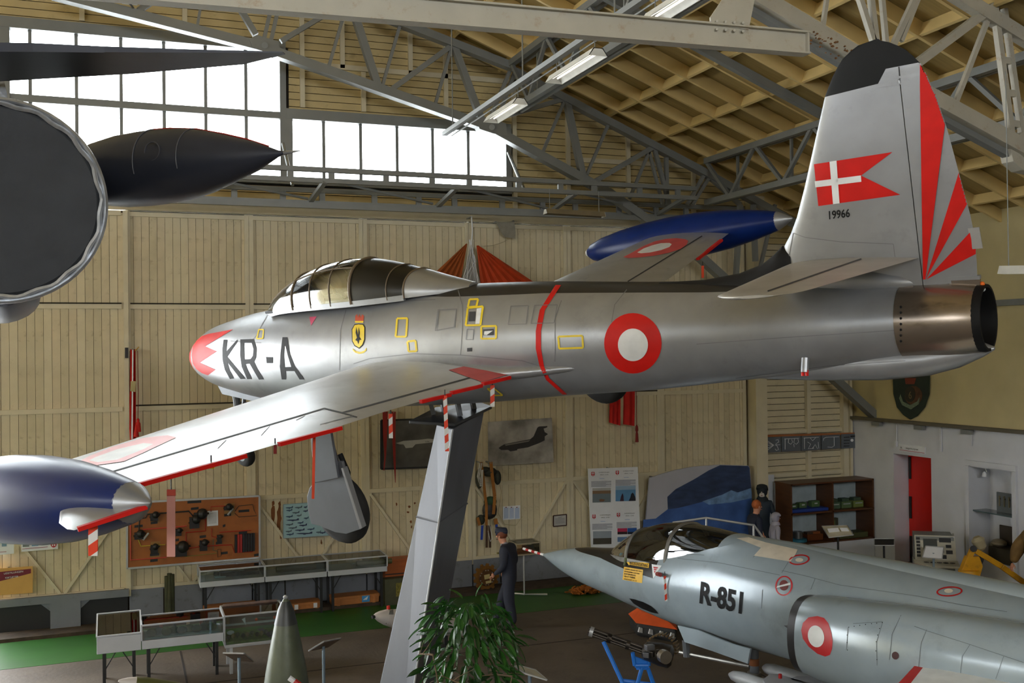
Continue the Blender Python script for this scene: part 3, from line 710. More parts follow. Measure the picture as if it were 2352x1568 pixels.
for t in (.95, math.pi-.95):
    B().tube([cring(x, .003, 0, 40)[int(40*t/math.pi)] for x in xs(2.1, 4.08, 12)], .009, 6).obj('canopy_strip', m_cfr, F84, True, world=False)
for sg in (-1, 1):
    rl = B()
    rl.loft([[V((x, sg*(spl(CT, x)[1]+.005), spl(CT, x)[0]+dz)) for dz in (-.03, .04)] + [V((x, sg*(spl(CT, x)[1]-.03), spl(CT, x)[0]+dz)) for dz in (.04, -.03)] for x in xs(2.1, 4.95, 24)])
    rl.obj('canopy_rail', m_sil, F84, True, world=False)
B().box((3.95, 0, .72), (.14, .4, .5)).obj('seat', m_cock, F84, world=False, bevel=.03)
B().ball((3.83, 0, .93), .12, sq=(.7, 1.2, 1.)).obj('headrest', m_blk, F84, True, world=False)
B().box((3.2, 0, .6), (1.9, .62, .03)).obj('cockpit_floor', m_cock, F84, world=False)
B().box((2.75, 0, .68), (.25, .5, .18)).obj('instrument_hood', m_cock, F84, world=False, bevel=.04)
B().tube([(3.35, -.2, .62), (3.2, -.16, .85), (3.0, -.08, .97), (2.9, 0, .98), (3., .08, .97), (3.2, .16, .85), (3.35, .2, .62)], .03, 8).obj('hoop', m_cock, F84, True, world=False)
# undercarriage
def plate(name, px, ax, d, th, m, par=F84):
    P = [bl(u, v, ax, d) for u, v in px]; vec = [0, 0, 0]; vec[ax] = th
    return B().prism(P, vec).obj(name, m, par, world=False, bevel=.004)
yG = -2.74
plate('leg_door', [(712, 985), (757, 978), (776, 1097), (722, 1109)], 1, yG, .03, m_gear)
plate('wheel_door', [(776, 1060), (785, 1060), (830, 1205), (828, 1215), (795, 1226), (770, 1222), (735, 1208), (715, 1203), (707, 1170), (705, 1140), (711, 1120), (724, 1106), (774, 1096)], 1, yG+.04, .03, m_gear)
plate('door_edge', [(783, 1075), (788, 1075), (832, 1212), (826, 1216)], 1, yG-.01, .06, m_sil)
def wheel(x, y, z_, r, wd, par=F84):
    b = B().lathe((x, y-wd/2, z_), (0, 1, 0), [(0, .45*r), (.0, .75*r), (.12*wd, .92*r), (.35*wd, r), (.65*wd, r), (.88*wd, .92*r), (wd, .75*r), (wd, .45*r)], 32)
    t = b.obj('wheel', m_tyre, par, True, world=False, ang=60)
    B().lathe((x, y-wd/2-.005, z_), (0, 1, 0), [(0, .01), (0, .46*r), (wd+.01, .46*r), (wd+.01, .01)], 24).obj('hub', m_gear, t, True, world=False)
    return t
wc = V((5.64, -2.5, -1.17))
wheel(wc.x-.06, -2.5, wc.z+.06, .385, .19)
B().tube([(wc.x-.15, -2.4, -.1), (wc.x-.1, -2.4, -.8), (wc.x+.02, -2.42, wc.z)], .05, 10).obj('gear_leg', m_gear, F84, True, world=False)
B().tube([(wc.x-.0, -2.4, -.55), (wc.x+.06, -2.4, -.75), (wc.x+.0, -2.42, -.95)], .03, 8).obj('torque_link', m_blk, F84, True, world=False)
wheel(wc.x, 2.5, wc.z, .42, .2)
B().tube([(wc.x+.1, 2.4, -.05), (wc.x+.12, 2.4, -.8), (wc.x+.02, 2.42, wc.z)], .05, 10).obj('gear_leg', m_gear, F84, True, world=False)
ng = bl(535, 890, 1, 0)
nw = bl(562, 1042, 1, 0)
B().tube([(ng.x+.02, 0, -.4), (ng.x+.02, 0, -.75), (nw.x-.05, 0, nw.z+.1)], .055, 10).obj('nose_leg', m_gear, F84, True, world=False)
B().tube([(ng.x+.25, .05, -.55), (ng.x+.12, 0, -.9)], .03, 8).obj('nose_strut', m_gear, F84, True, world=False)
wheel(nw.x, 0, nw.z, .2, .14)
plate('nose_door', [(497, 880), (512, 888), (600, 905), (700, 915), (735, 925), (640, 932), (575, 920), (510, 905)], 1, -.22, .02, m_gear)
# ---- paint
P84 = S84.paint
nk = 'f'
Z5 = lambda *pl: [(400+x/3.136, 560+y/3.136) for x, y in pl]
P84([Z5((250, 648), (425, 616), (225, 737), (308, 773), (187, 855), (300, 905), (245, 945), (200, 930), (160, 900), (135, 860), (128, 800), (138, 735), (165, 695), (200, 665))], nk, m_red8, step=3)
P84([Z5((358, 690), (384, 690), (376, 775), (455, 690), (459, 700), (384, 812), (515, 970), (480, 972), (384, 850), (400, 905), (433, 968), (403, 972), (366, 905), (350, 835), (348, 760))], nk, m_blk, 'lettering', 6)
P84([Z5((478, 688), (575, 685), (594, 750), (592, 815), (578, 848), (604, 905), (648, 974), (612, 976), (545, 862), (515, 866), (530, 905), (562, 972), (528, 973), (488, 885), (476, 800)), Z5((505, 712), (560, 712), (573, 757), (568, 805), (552, 828), (509, 831), (506, 775))], nk, m_blk, 'lettering', 6)
P84([Z5((663, 813), (712, 815), (712, 858), (668, 858))], nk, m_blk, 'lettering', 6)
P84([Z5((782, 672), (818, 672), (835, 790), (870, 880), (940, 975), (905, 975), (868, 915), (805, 915), (808, 975), (776, 975), (762, 880), (768, 780)), Z5((796, 735), (804, 735), (820, 805), (845, 885), (798, 887), (792, 805))], nk, m_blk, 'lettering', 6)
P84(ell(1454, 788, 66, 69), nk, m_red8, 'roundel'); P84(ell(1454.5, 791.5, 34.5, 37), nk, m_wht, 'roundel_centre', off=.007)
P84([[(1276, 655), (1289, 655), (1252, 712), (1243, 760), (1243, 800), (1250, 842), (1262, 868), (1303, 905), (1292, 905), (1255, 872), (1240, 842), (1231, 800), (1231, 760), (1240, 712)]], 'f,fl', m_red8, 'stripe', 7)
# shield emblem
P84(Z5((1300, 580), (1330, 575), (1365, 578), (1378, 600), (1377, 690), (1362, 730), (1335, 755), (1300, 735), (1282, 700), (1280, 615)), nk, m_blk, 'emblem_edge', 6)
P84(Z5((1303, 586), (1330, 581), (1362, 584), (1372, 603), (1371, 688), (1357, 725), (1335, 747), (1304, 729), (1288, 698), (1286, 617)), nk, m_yel, 'emblem', 6, .006)
P84(Z5((1316, 600), (1324, 640), (1328, 655), (1333, 600), (1341, 640), (1338, 668), (1352, 690), (1338, 690), (1330, 724), (1322, 700), (1308, 692), (1320, 676), (1310, 640)), nk, m_blk, 'emblem_bird', 5, .008)
P84(Z5((1305, 555), (1306, 520), (1320, 505), (1325, 530), (1338, 505), (1345, 530), (1355, 508), (1370, 520), (1364, 556)), nk, mat('crown_red', (196, 84, 60), .5), 'emblem_crown', 5)
P84(Z5((1303, 556), (1366, 556), (1362, 568), (1305, 568)), nk, m_yel, 'emblem_crown', 5)
P84(Z5((1288, 752), (1305, 768), (1340, 778), (1372, 768), (1386, 745), (1386, 768), (1366, 786), (1335, 792), (1302, 780), (1288, 766)), nk, m_yel, 'emblem_scroll', 5)
P84(Z5((975, 527), (1028, 523), (987, 590)), nk, mat('pink_triangle', (206, 84, 118), .5), 'warning_triangle', 5)
def box_line(pts, m=m_yel, wd=4.5, key='f,fl'): S84.line(pts+[pts[0]], wd, key, m, 'access_outline', .005, 6)
box_line(Z5((1608, 538), (1681, 536), (1672, 668), (1597, 668))); box_line(Z5((1682, 703), (1740, 696), (1748, 772), (1690, 774)))
Z6 = lambda *pl: [(1000+x/3.136, 480+y/3.136) for x, y in pl]
box_line(Z6((248, 652), (310, 650), (296, 702), (236, 708))); box_line(Z6((235, 714), (344, 702), (326, 836), (220, 838))); box_line(Z6((333, 845), (440, 842), (438, 932), (332, 933))); box_line(Z6((886, 918), (1060, 912), (1065, 998), (893, 1004)))
for q in (Z6((246, 740), (292, 738), (284, 808), (240, 810)), Z6((345, 866), (423, 862), (422, 908), (345, 910)), Z6((230, 1000), (266, 998), (266, 1024), (230, 1026))):
    P84(q, nk, m_line, 'access_opening', 6); 
P84(Z6((355, 880), (418, 875), (372, 908), (352, 905)), nk, m_wht, 'access_flap', 6, .007)
P84(Z6((300, 718), (335, 712), (320, 826), (290, 828)), nk, m_wht, 'access_flap', 6, .006)
box_line(Z6((375, 1290), (425, 1290), (485, 1338), (430, 1340)), wd=3); box_line([(595, 757), (606, 757), (604, 777), (590, 778)], m_yel, 3)
for q in (Z6((545, 700), (670, 695), (655, 828), (525, 832)), Z6((715, 695), (880, 690), (855, 820), (690, 824)), Z6((20, 725), (155, 720), (135, 850), (0, 875)), Z6((230, 866), (278, 868), (272, 940), (222, 940)), Z5((1905, 480), (2035, 470), (2020, 600), (1895, 625))): box_line(q, m_fline, 1.6, 'f')
# seams round and along the fuselage
for pts in ([(1045, 640), (1062, 700), (1062, 760), (1058, 815)], [(1440, 665), (1412, 700), (1405, 740)], [(622, 712), (605, 740), (590, 770), (578, 783)], [(690, 707), (830, 695), (1000, 688)], [(1600, 790), (1800, 775), (2060, 758)], [(1690, 868), (1900, 840), (2080, 828)], [(530, 783), (560, 785), (600, 787)], [(795, 712), (782, 760), (780, 850)], [(1290, 690), (1275, 730), (1275, 830)]):
    S84.line(pts, 1.8, 'f,fl,v', m_fline, 'seam')
for pts in ([(812, 835), (850, 823), (950, 812), (1060, 815), (1200, 828), (1265, 848)],): S84.line(pts, 2., 'f,fl', m_fline, 'seam')
# wings
m_pink = mat('faded_red', (214, 150, 150), .4, .3); m_pale = mat('faded_white', (206, 206, 202), .4, .2)
m_wred = mat('wing_red', (196, 66, 60), .45, .2); m_rred = mat('right_roundel_red', (206, 84, 84), .5, .1)
P84([(1030, 850), (1078, 839), (1180, 857), (1108, 878)], 'wl', m_wred, 'walkway_patch')
P84([[(175, 1064), (205, 1048), (260, 1026), (330, 1006), (385, 1000), (405, 1005), (372, 1020), (330, 1040), (285, 1060), (200, 1072)], [(205, 1058), (225, 1062), (270, 1056), (330, 1032), (352, 1020), (330, 1018), (270, 1032), (220, 1050)]], 'wl', m_pink, 'roundel', 8)
P84([[(205, 1058), (225, 1062), (270, 1056), (330, 1032), (352, 1020), (330, 1018), (270, 1032), (220, 1050)]], 'wl', m_pale, 'roundel_centre', 8)
Z7 = lambda *pl: [(1350+x/3.92, 440+y/3.92) for x, y in pl]
rin = Z7((445, 550), (500, 515), (580, 485), (660, 465), (735, 463), (757, 475), (735, 500), (660, 528), (560, 550), (480, 557))
rout = Z7((320, 590), (390, 555), (500, 492), (600, 450), (700, 428), (800, 420), (880, 430), (905, 445), (890, 480), (830, 520), (720, 555), (600, 578), (450, 595), (360, 600))
P84([rout, rin], 'wr', m_rred, 'roundel'); P84([rin], 'wr', m_wht, 'roundel_centre')
S84.line([(228, 1092), (745, 938), (786, 948), (832, 962)], 3., 'wl', m_line); S84.line([(786, 948), (1103, 861)], 3., 'wl', m_line); S84.line([(1103, 861), (1120, 857)], 2.5, 'wl', m_line)
S84.line(Z7((360, 810), (1030, 400)), 2.6, 'wr', m_line)
for pts in ([(600, 1000), (620, 978)], [(680, 965), (700, 955)], [(500, 1030), (520, 1010)], [(735, 975), (810, 955)]): S84.line(pts, 1.3, 'wl', m_fline, 'seam')
# red guards clipped to the trailing edges
def guard(pxs, y0, y1, key, par=F84, sg=-1):
    pass
for y0, y1 in ((.72, 1.15), (1.17, 1.62), (1.64, 2.05), (3.12, 3.8), (4.14, 5.16)):
    for sg in (-1,):
        te = TE((y0+y1)/2)+(.0 if y0 < 2.82 else .07)
        b = B()
        b.bar((TE(y0)+(.0 if y0 < 2.82 else .07), sg*y0, WZ(y0)-.02), (TE(y1)+(.0 if y0 < 2.82 else .07), sg*y1, WZ(y1)-.005), .045, .035); b.obj('edge_guard', m_red8, F84, world=False)
b = B().bar((TE(4.0)+.08, 4.0, WZ(4.)-.02), (TE(4.9)+.08, 4.9, WZ(4.9)-.01), .05, .035).obj('edge_guard', m_red8, F84, world=False)
for pts in ([(7.2, -5.98, .3), (7.37, -5.56, .3)],): B().bar(*pts, .04, .03).obj('edge_guard', m_red8, F84, world=False)
for p in ((1270, 1098), (365, 1056)): pass
# tail paint
P84([(1870, 377), (2050, 349), (1978, 403), (2068, 447), (1880, 473)], 'fin', m_red8, 'flag')
P84([(1906, 371), (1922, 368.5), (1929, 466.5), (1914, 468.5)], 'fin', m_wht, 'flag_cross', off=.007); P84([(1872, 416), (1978, 402.5), (1979, 417), (1873.5, 430)], 'fin', m_wht, 'flag_cross', off=.007)
S84.text('19966', (1905, 504), (48, -5.5), (-1, -20), 'fin', m_blk)
P84([(2113.5, 147), (2149, 209), (2172, 276), (2126, 641), (2120.5, 641), (2113.5, 200)], 'rud,cap', m_red8, 'rudder_ray', 2.2, .009); P84([(2204, 391), (2222, 467), (2127, 640)], 'rud', m_red8, 'rudder_ray', 2.2); P84([(2243, 517), (2247, 580), (2128, 641)], 'rud', m_red8, 'rudder_ray', 2.2)
P84([(2012, 202), (2035, 158), (2113, 143), (2116, 150), (2124, 188)], 'cap,fin,rud', m_sil, 'cap_lower', 3.5, .006)
S84.line([(2065, 153), (2068, 185)], 3., 'cap', m_line, off=.008)
S84.line([(1822, 535), (1850, 545), (1930, 555), (2052, 560)], 1.6, 'fin', m_fline, 'seam'); S84.line([(2052, 560), (2056, 590)], 1.6, 'fin', m_fline, 'seam'); S84.line([(1822, 535), (1812, 590)], 1.6, 'fin', m_fline, 'seam')
S84.line([(1763, 669), (1890, 625), (1998, 588)], 3., 'tp', m_line)
b = B()
for a, r in ((bl(2256, 652, 1, 0), .022), (bl(2258, 664, 1, 0), .02)):
    pass
B().ball(bl(2256, 652, 1, 0), .022).obj('tail_light', mat('orange_lamp', (236, 112, 30), .4), F84, True, world=False); B().ball(bl(2258, 664, 1, 0), .02).obj('tail_light', m_wht, F84, True, world=False)
B().bar(bl(2115, 642, 1, 0), bl(2252, 636, 1, 0), .05, .03).obj('rudder_base', m_sil, F84, world=False)
B().prism([bl(u, v, 1, -.02) for u, v in ((2160, 645), (2250, 640), (2253, 672), (2230, 668))], (0, .04, 0)).obj('tail_lamp_fairing', m_pipe, F84, world=False)
h = S84.hit(1850, 822, 'f'); B().tube([h[0], h[0]+V((-.0, -.06, -.12))], .035, 10).obj('drain_pipe', m_sil, F84, True, world=False)
for k in (-.02, .02): B().tube([h[0]+V((k, -.055, -.1)), h[0]+V((k, -.065, -.15))], .016, 8).obj('drain_cap', m_red8, F84, True, world=False)
for k in range(7):
    hp = S84.hit(2069, 705+k*13, 'p,f')
    if hp: B().ball(hp[0], .012, 6, 4).obj('vent_hole', m_blk, F84, world=False)
B().prism([(11.33, -.008, .80), (11.42, -.008, .80), (11.43, -.008, .62), (11.35, -.008, .62)], (0, .016, 0)).obj('trim_tab', m_wing, F84, world=False)
# ================================================================ PYLON
m_pyl = mat('pylon_grey', (90, 92, 98), .45, .2, .12, 2.2, .04, 14., stretch=(1.5, 1.5, .3))
tp_ = A84 @ V((5.45, 0, -.95))
def dpt(u, v, d): return CAM + ray(u, v)*d
dt = (tp_-CAM).dot(CF)
py = thing('display_pylon', 'tall slanted grey steel pylon carrying the silver jet fighter', 'pylon', tuple(atZ(930, 1745)))
def edge(u0, v0, d0, u1, v1, d1): return dpt(u0, v0, d0), dpt(u1, v1, d1)
zt = tp_.z-.12
ft, fb_ = dpt(1040, 985, dt-.2), atZ(922, 1768)
lt, lb = dpt(1003, 974, dt+.05), None
rt = dpt(1112, 945, dt+.4)
lb = atZ(836, 1735); rb = atZ(975, 1690)
bt = rt+lt-ft; bb = rb+lb-fb_
B().loft([[lt, ft, rt, bt], [lt*.72+lb*.28, ft*.72+fb_*.28, rt*.72+rb*.28, bt*.72+bb*.28], [lb, fb_, rb, bb]]).obj('column', m_pyl, py, bevel=.012)
B().tube([ft, fb_], .012, 6).obj('edge_trim', mat('bright_edge', (200, 202, 205), .3, .6), py)
sm = B(); k = .28
for a, c_ in ((lt, lb), (ft, fb_), (rt, rb)): pass
q = [a*(1-k)+c_*k for a, c_ in ((lt, lb), (ft, fb_), (rt, rb))]
sm.tube(q, .012, 6).obj('weld_seam', m_pyl, py)
m_plate = mat('dark_plate', (62, 64, 68), .3, .5)
hp = [dpt(940, 966, dt-.1), dpt(1045, 972, dt-.35), dpt(1130, 932, dt+.35), dpt(1100, 922, dt+.7), dpt(1000, 935, dt+.5)]
B().prism(hp, (0, 0, -.035)).obj('top_plate', m_plate, py, bevel=.004)
for u0, v0, u1, v1, dd in ((988, 930, 996, 952, .1), (1016, 930, 1022, 952, .25), (1050, 928, 1057, 955, -.05), (1084, 925, 1090, 945, .3)):
    B().bar(dpt(u0, v0-8, dt+dd), dpt(u1, v1, dt+dd), .07, .05).obj('strut', m_gear, py)
# ================================================================ GREY-GREEN JET ON THE FLOOR
m_104 = silver('sea_grey_skin', (152, 165, 172), .22, .12, spine=[(.02, -.245), (1.2, -.05), (1.85, .02), (2.6, -.02), (3.32, .0), (3.36, .99), (9, .99)], var=.05)
m_104b = mat('sea_grey_intake', (152, 165, 172), .22, .12, .05, 2., dirt=((120, 128, 130), .3, 3.), coat=.15)
dv_ = (.57*V((CR.x, CR.y, 0)).normalized() - .822*V((CF.x, CF.y, 0)).normalized()).normalized()
N4 = atZ(1247, 1273, 1.5)
rt_ = V((0, 0, 1)).cross(dv_)
A104 = Matrix(((dv_.x, rt_.x, 0, N4.x), (dv_.y, rt_.y, 0, N4.y), (0, 0, 1, 1.75), (0, 0, 0, 1)))
F104 = thing('jet_interceptor', 'sea grey needle-nosed jet lettered R-851 parked on the hangar floor', 'aircraft', m4=A104)
S4 = Skin(F104)
GT = [(0, -.25, .012, .012), (.25, -.25, .085, .085), (.6, -.248, .175, .178), (1.1, -.24, .27, .275), (1.84, -.22, .37, .36), (2.5, -.17, .46, .475), (3.3, -.11, .55, .6), (4.3, -.03, .62, .71), (5.2, 0, .66, .72), (6.5, 0, .70, .70), (8., 0, .74, .67), (9.5, 0, .76, .64), (12, 0, .72, .6), (14.5, .03, .58, .55)]
g4 = B().loft([ring(x, *spl(GT, x), 48) for x in [.02*i*i/4 if i < 4 else -.0+.1*(i-3.5) for i in range(2, 148)]], True, True)
S4.reg('f', g4); g4.obj('fuselage', m_104, F104, True, world=False)
# pitot in a striped sleeve
o = V((0, 0, -.25)); dd = V((-1, 0, .02))
for k in range(7):
    B().tube([o+dd*(.085*k-.03), o+dd*(.085*(k+1)-.03)], .022, 10).obj('pitot_sleeve', m_wht if k % 2 == 0 else mat('sleeve_red', (176, 24, 24), .5), F104, True, world=False)
# canopy
KT = [(1.83, .0, .1, .08), (2.05, .04, .24, .24), (2.4, .08, .36, .45), (2.75, .1, .41, .6), (3.1, .12, .44, .69), (3.5, .16, .455, .725), (3.95, .22, .45, .72), (4.4, .32, .42, .70), (4.75, .45, .36, .69)]
def kring(x, o=0., n=20):
    zb, hw, zt = spl(KT, x)
    return [V((x, (hw+o)*math.copysign(abs(math.cos(t))**.85, math.cos(t)), zb+(zt-zb+o)*abs(math.sin(t))**.92)) for t in (math.pi*j/n for j in range(n+1))]
m_kgl = glass('dark_canopy_glass', (126, 130, 128), .08)
for nm, a, b_ in (('windscreen', 1.86, 2.52), ('canopy_glass', 2.6, 3.42), ('canopy_rear_glass', 3.5, 4.38)):
    q = B().loft([kring(x) for x in xs(a, b_, 8)], False, False, False); S4.reg(nm, q); q.obj(nm, m_kgl, F104, True, world=False)
kf = B().loft([kring(x, .006) for x in xs(4.36, 4.75, 4)], False, True, False); S4.reg('kf', kf); kf.obj('canopy_fairing', m_104b, F104, True, world=False)
m_kfr = mat('frame_metal', (136, 134, 128), .4, .6, .15, 8.)
for x, w_ in ((1.87, .016), (2.56, .028), (3.46, .028)): B().tube(kring(x, .0), w_, 8).obj('canopy_bow', m_kfr, F104, True, world=False)
for sg in (-1, 1):
    B().loft([[V((x, sg*(spl(KT, x)[1]+d1), spl(KT, x)[0]+d2)) for d1, d2 in ((.012, -.08), (.012, .06), (-.04, .06), (-.04, -.08))] for x in xs(1.9, 4.35, 18)]).obj('canopy_rail', m_kfr, F104, True, world=False)
B().box((3.4, 0, .25), (.35, .5, .5)).obj('seat', m_cock, F104, world=False, bevel=.05)
B().ball((3.3, 0, .52), .13, sq=(.7, 1.1, 1)).obj('headrest', m_blk, F104, True, world=False)
B().box((2.55, 0, .2), (.3, .6, .25)).obj('instrument_hood', m_blk, F104, world=False, bevel=.05)
B().ball((2.2, -.05, .12), .14, sq=(1.3, 1, .5)).obj('cloth', mat('khaki_cloth', (140, 134, 96), .8), F104, True, world=False)
for x, y in ((2.95, -.3), (3.05, -.25), (2.9, -.33)): B().ball((x, y, .2), .05).obj('knob', m_kfr, F104, True, world=False)
# side intakes
def iring(x, yc, zc, hw, hh, sg, n=36): return [V((x, sg*(yc+hw*math.copysign(abs(math.cos(t))**.8, math.cos(t))), zc+hh*math.copysign(abs(math.sin(t))**.9, math.sin(t)))) for t in (2*math.pi*j/n for j in range(n))]
IT = [(6.2, .86, -.07, .31, .42), (6.45, .87, -.06, .355, .46), (7., .87, -.05, .40, .50), (7.7, .86, -.03, .42, .54), (8.6, .80, -.02, .40, .56), (9.8, .68, 0, .32, .55), (11.4, .5, 0, .25, .48), (12.6, .4, 0, .2, .4)]
for sg in (-1, 1):
    q = B().loft([iring(x, *spl(IT, x), sg) for x in xs(6.33, 12.6, 40)], False, True)
    if sg < 0: S4.reg('i', q)
    q.obj('intake_trunk', m_104b, F104, True, world=False)
    B().loft([iring(6.75, .86, -.07, .24, .35, sg), iring(6.25, .86, -.07, .29, .4, sg), iring(6.2, .86, -.07, .303, .413, sg), iring(6.21, .86, -.07, .318, .43, sg), iring(6.33, *spl(IT, 6.33), sg)], True, False).obj('intake_lip', mat('lip_black', (36, 36, 38), .4), F104, True, world=False)
    B().lathe((5.88, sg*.84, -.06), (1, 0, 0), [(0, .002), (.3, .09), (.9, .26)], 20).obj('shock_cone', mat('lip_black', (36, 36, 38), .4), F104, True, world=False)
# spine ridge, wing stub, undercarriage, doors
sp_ = B().loft([ring(x, z_, .2, .16, 20) for x, z_ in ((4.6, .52), (5.2, .57), (7, .58), (10, .56), (13, .52))]); S4.reg('s', sp_); sp_.obj('spine', m_104b, F104, True, world=False)
wn = B().loft([foil(7.88+.3*(y-1.2), 10.6-.1*y, -y, .02-.1*(y-1.2), .05, 10, 0) for y in (1.1, 1.6, 2.4, 3.2)]); S4.reg('w', wn); wn.obj('wing', mat('wing_white', (222, 224, 222), .4), F104, True, world=False, ang=60)
B().loft([[V((7.86+.3*(y-1.2)+a, -y, .02-.1*(y-1.2)+b_)) for a, b_ in ((.0, -.02), (-.02, 0), (0, .025), (.12, .03), (.12, -.025))] for y in (1.15, 2., 3.2)]).obj('wing_edge_guard', mat('guard_red', (190, 30, 22), .5), F104, world=False)
B().loft([foil(8.1, 10.4, y, -.12-.12*y, .05, 10, 0) for y in (1., 2., 3.2)]).obj('wing', MATS['wing_white'], F104, True, world=False, ang=60)
def b4(u, v, ax, d):
    Mi = A104.inverted(); o_ = Mi @ CAM; r = Mi.to_3x3() @ ray(u, v); return o_ + r*((d-o_[ax])/r[ax])
def plate4(name, px, ax, d, th, m):
    vec = [0, 0, 0]; vec[ax] = th; return B().prism([b4(u, v, ax, d) for u, v in px], vec).obj(name, m, F104, world=False)
plate4('gear_door', [(1556, 1436), (1600, 1446), (1680, 1478), (1723, 1490), (1717, 1524), (1640, 1496), (1572, 1474)], 1, -.5, .03, m_104b)
gl = b4(1732, 1500, 1, -.15)
B().tube([gl+V((0, 0, .2)), gl+V((0, 0, -.25))], .06, 12).obj('gear_leg', m_gear, F104, True, world=False)
B().tube([gl+V((0, 0, -.06)), gl+V((0, 0, -.15))], .068, 12).obj('leg_band', mat('copper_band', (150, 96, 62), .4, .6), F104, True, world=False)
B().tube([gl+V((0, 0, -.24)), gl+V((0, 0, -.34))], .09, 12).obj('leg_collar', m_kfr, F104, True, world=False)
B().tube([gl+V((0, 0, -.3)), (gl.x, gl.y, -1.52)], .045, 10).obj('gear_piston', m_gear, F104, True, world=False)
t4 = B().lathe((gl.x, gl.y-.08, -1.5), (0, 1, 0), [(0, .1), (0, .2), (.03, .25), (.13, .25), (.16, .2), (.16, .1)], 24).obj('wheel', m_tyre, F104, True, world=False)
for sg in (-1, 1):
    B().lathe((9.3, sg*1.2-.1, -1.42), (0, 1, 0), [(0, .12), (0, .25), (.04, .33), (.16, .33), (.2, .25), (.2, .12)], 24).obj('wheel', m_tyre, F104, True, world=False)
    B().tube([(9.0, sg*.6, -.5), (9.3, sg*1.15, -1.42)], .07, 10).obj('gear_leg', m_gear, F104, True, world=False)
# twin launch rails with slim missiles under the belly
for dy, (ua, va, ub, vb) in ((-.3, (1675, 1548, 1830, 1600)), (.15, (1752, 1532, 1880, 1570))):
    a, c_ = b4(ua, va, 2, -.95), b4(ub, vb, 2, -.95)
    B().tube([a, a+(c_-a)*.06, a+(c_-a)*.2, c_], [.02, .06, .085, .085], 14).obj('belly_missile', mat('pale_missile', (170, 174, 178), .4), F104, True, world=False)
for q in (((1752, 1560), (1768, 1548), (1790, 1548), (1870, 1572), (1900, 1590), (1850, 1600), (1760, 1572)), ((1812, 1560), (1830, 1552), (1870, 1553), (2000, 1590), (1960, 1600))):
    B().prism([b4(u, v, 2, -.8) for u, v in q], (0, 0, -.04)).obj('launch_rail', mat('rail_grey', (178, 180, 186), .5), F104, world=False)
B().tube([b4(1792, 1557, 2, -.78), b4(1792, 1557, 2, -.78)+V((0, 0, .05))], .022, 8).obj('rail_pin', mat('sleeve_red', (176, 24, 24), .5), F104, world=False)
# ---- paint
P4 = S4.paint
K5 = lambda *pl: [(1220+x/3.92, 1050+y/3.92) for x, y in pl]
K8 = lambda *pl: [(1750+x/3.907, 1200+y/3.907) for x, y in pl]
m_mar = mat('roundel_red', (186, 16, 22), .4); m_ylab = mat('label_yellow', (232, 180, 20), .5); m_crm = mat('cream_panel', (206, 196, 178), .6, 0, .1, 6.)
S4.text('R-851', (1607, 1385), (97, 25), (4, -51), 'f', m_blk, off=.007, bold=.035)
P4(K5((863, 945), (893, 915), (893, 928), (1065, 955), (1060, 997), (885, 966), (885, 976)), 'f', m_ylab, 'rescue_arrow', 5)
S4.text('RESCUE-UNDSÆTNING', K5((888, 962))[0], (42, 7.5), (.6, -7), 'f', m_blk, off=.008)
P4(K5((838, 985), (1010, 1012), (1000, 1132), (825, 1100)), 'f', m_ylab, 'rescue_label', 6)
for i, (t, ln) in enumerate((('LEMMEN ÅBNES VED TRYK', 40), ('PÅ KNAPPEN. HÆTTEN', 34), ('BORTSPRÆNGES', 26), ('VED AT TRÆKKE', 25), ('HÅNDTAGET 2m UD', 30))):
    S4.text(t, K5((846-i*2, 1010+i*22))[0], (ln, ln*.16), (.3, -3.4), 'f', m_blk, off=.008)
P4(K5((1087, 962), (1176, 975), (1100, 1095)), 'f', m_wht, 'ejection_triangle', 5); P4(K5((1103, 985), (1146, 990), (1112, 1045)), 'f', m_mar, 'ejection_triangle', 5, .006)
S4.line(K5((1105, 1000), (1142, 1005)), 1.3, 'f', m_wht, 'triangle_bar', .008); S4.line(K5((1106, 1018), (1134, 1022)), 1.3, 'f', m_wht, 'triangle_bar', .008)
ou = K8((500, 838), (560, 855), (600, 905), (625, 985), (637, 1060), (632, 1130), (612, 1185), (570, 1200), (500, 1175), (420, 1110), (370, 1040), (355, 965), (370, 900), (420, 850))
P4(ou, 'i', m_mar, 'roundel', 7); P4(ell(1875.5, 1461, 18.5, 25, -.2), 'i', m_wht, 'roundel_centre', 7, .008)
for c, a_, b_, r_ in (((1801, 1345), 20, 23, .2), ((1836, 1285.5), 24, 12, -.12), ((2181, 1358.5), 30, 11.5, -.06)):
    P4([ell(*c, a_, b_, r_), ell(*c, a_-3.6, b_-3., r_)], 'f,s,i', m_mar, 'filler_ring', 6)
P4(ell(1801, 1344, 10.5, 12), 'f', mat('filler_maroon', (110, 34, 32), .5), 'filler_cap', 5); P4([(1784, 1350), (1786, 1346), (1816, 1338), (1816, 1343)], 'f', m_wht, 'filler_bar', 5, .008)
P4(ell(1836, 1286, 9, 4.5), 'f,s', m_crm, 'filler_cap', 4); P4(ell(2179, 1357, 10, 5), 'f,s,i', m_crm, 'filler_cap', 4)
P4([(1692, 1236), (1720, 1234), (1760, 1246), (1832, 1262), (1828, 1272), (1816, 1290), (1732, 1276), (1748, 1258)], 'f,s,kf', m_crm, 'cream_cover', 6)
P4(ell(2057, 1505, 8, 9, -.3), 'i', mat('vent_maroon', (60, 18, 20), .6), 'vent', 4)
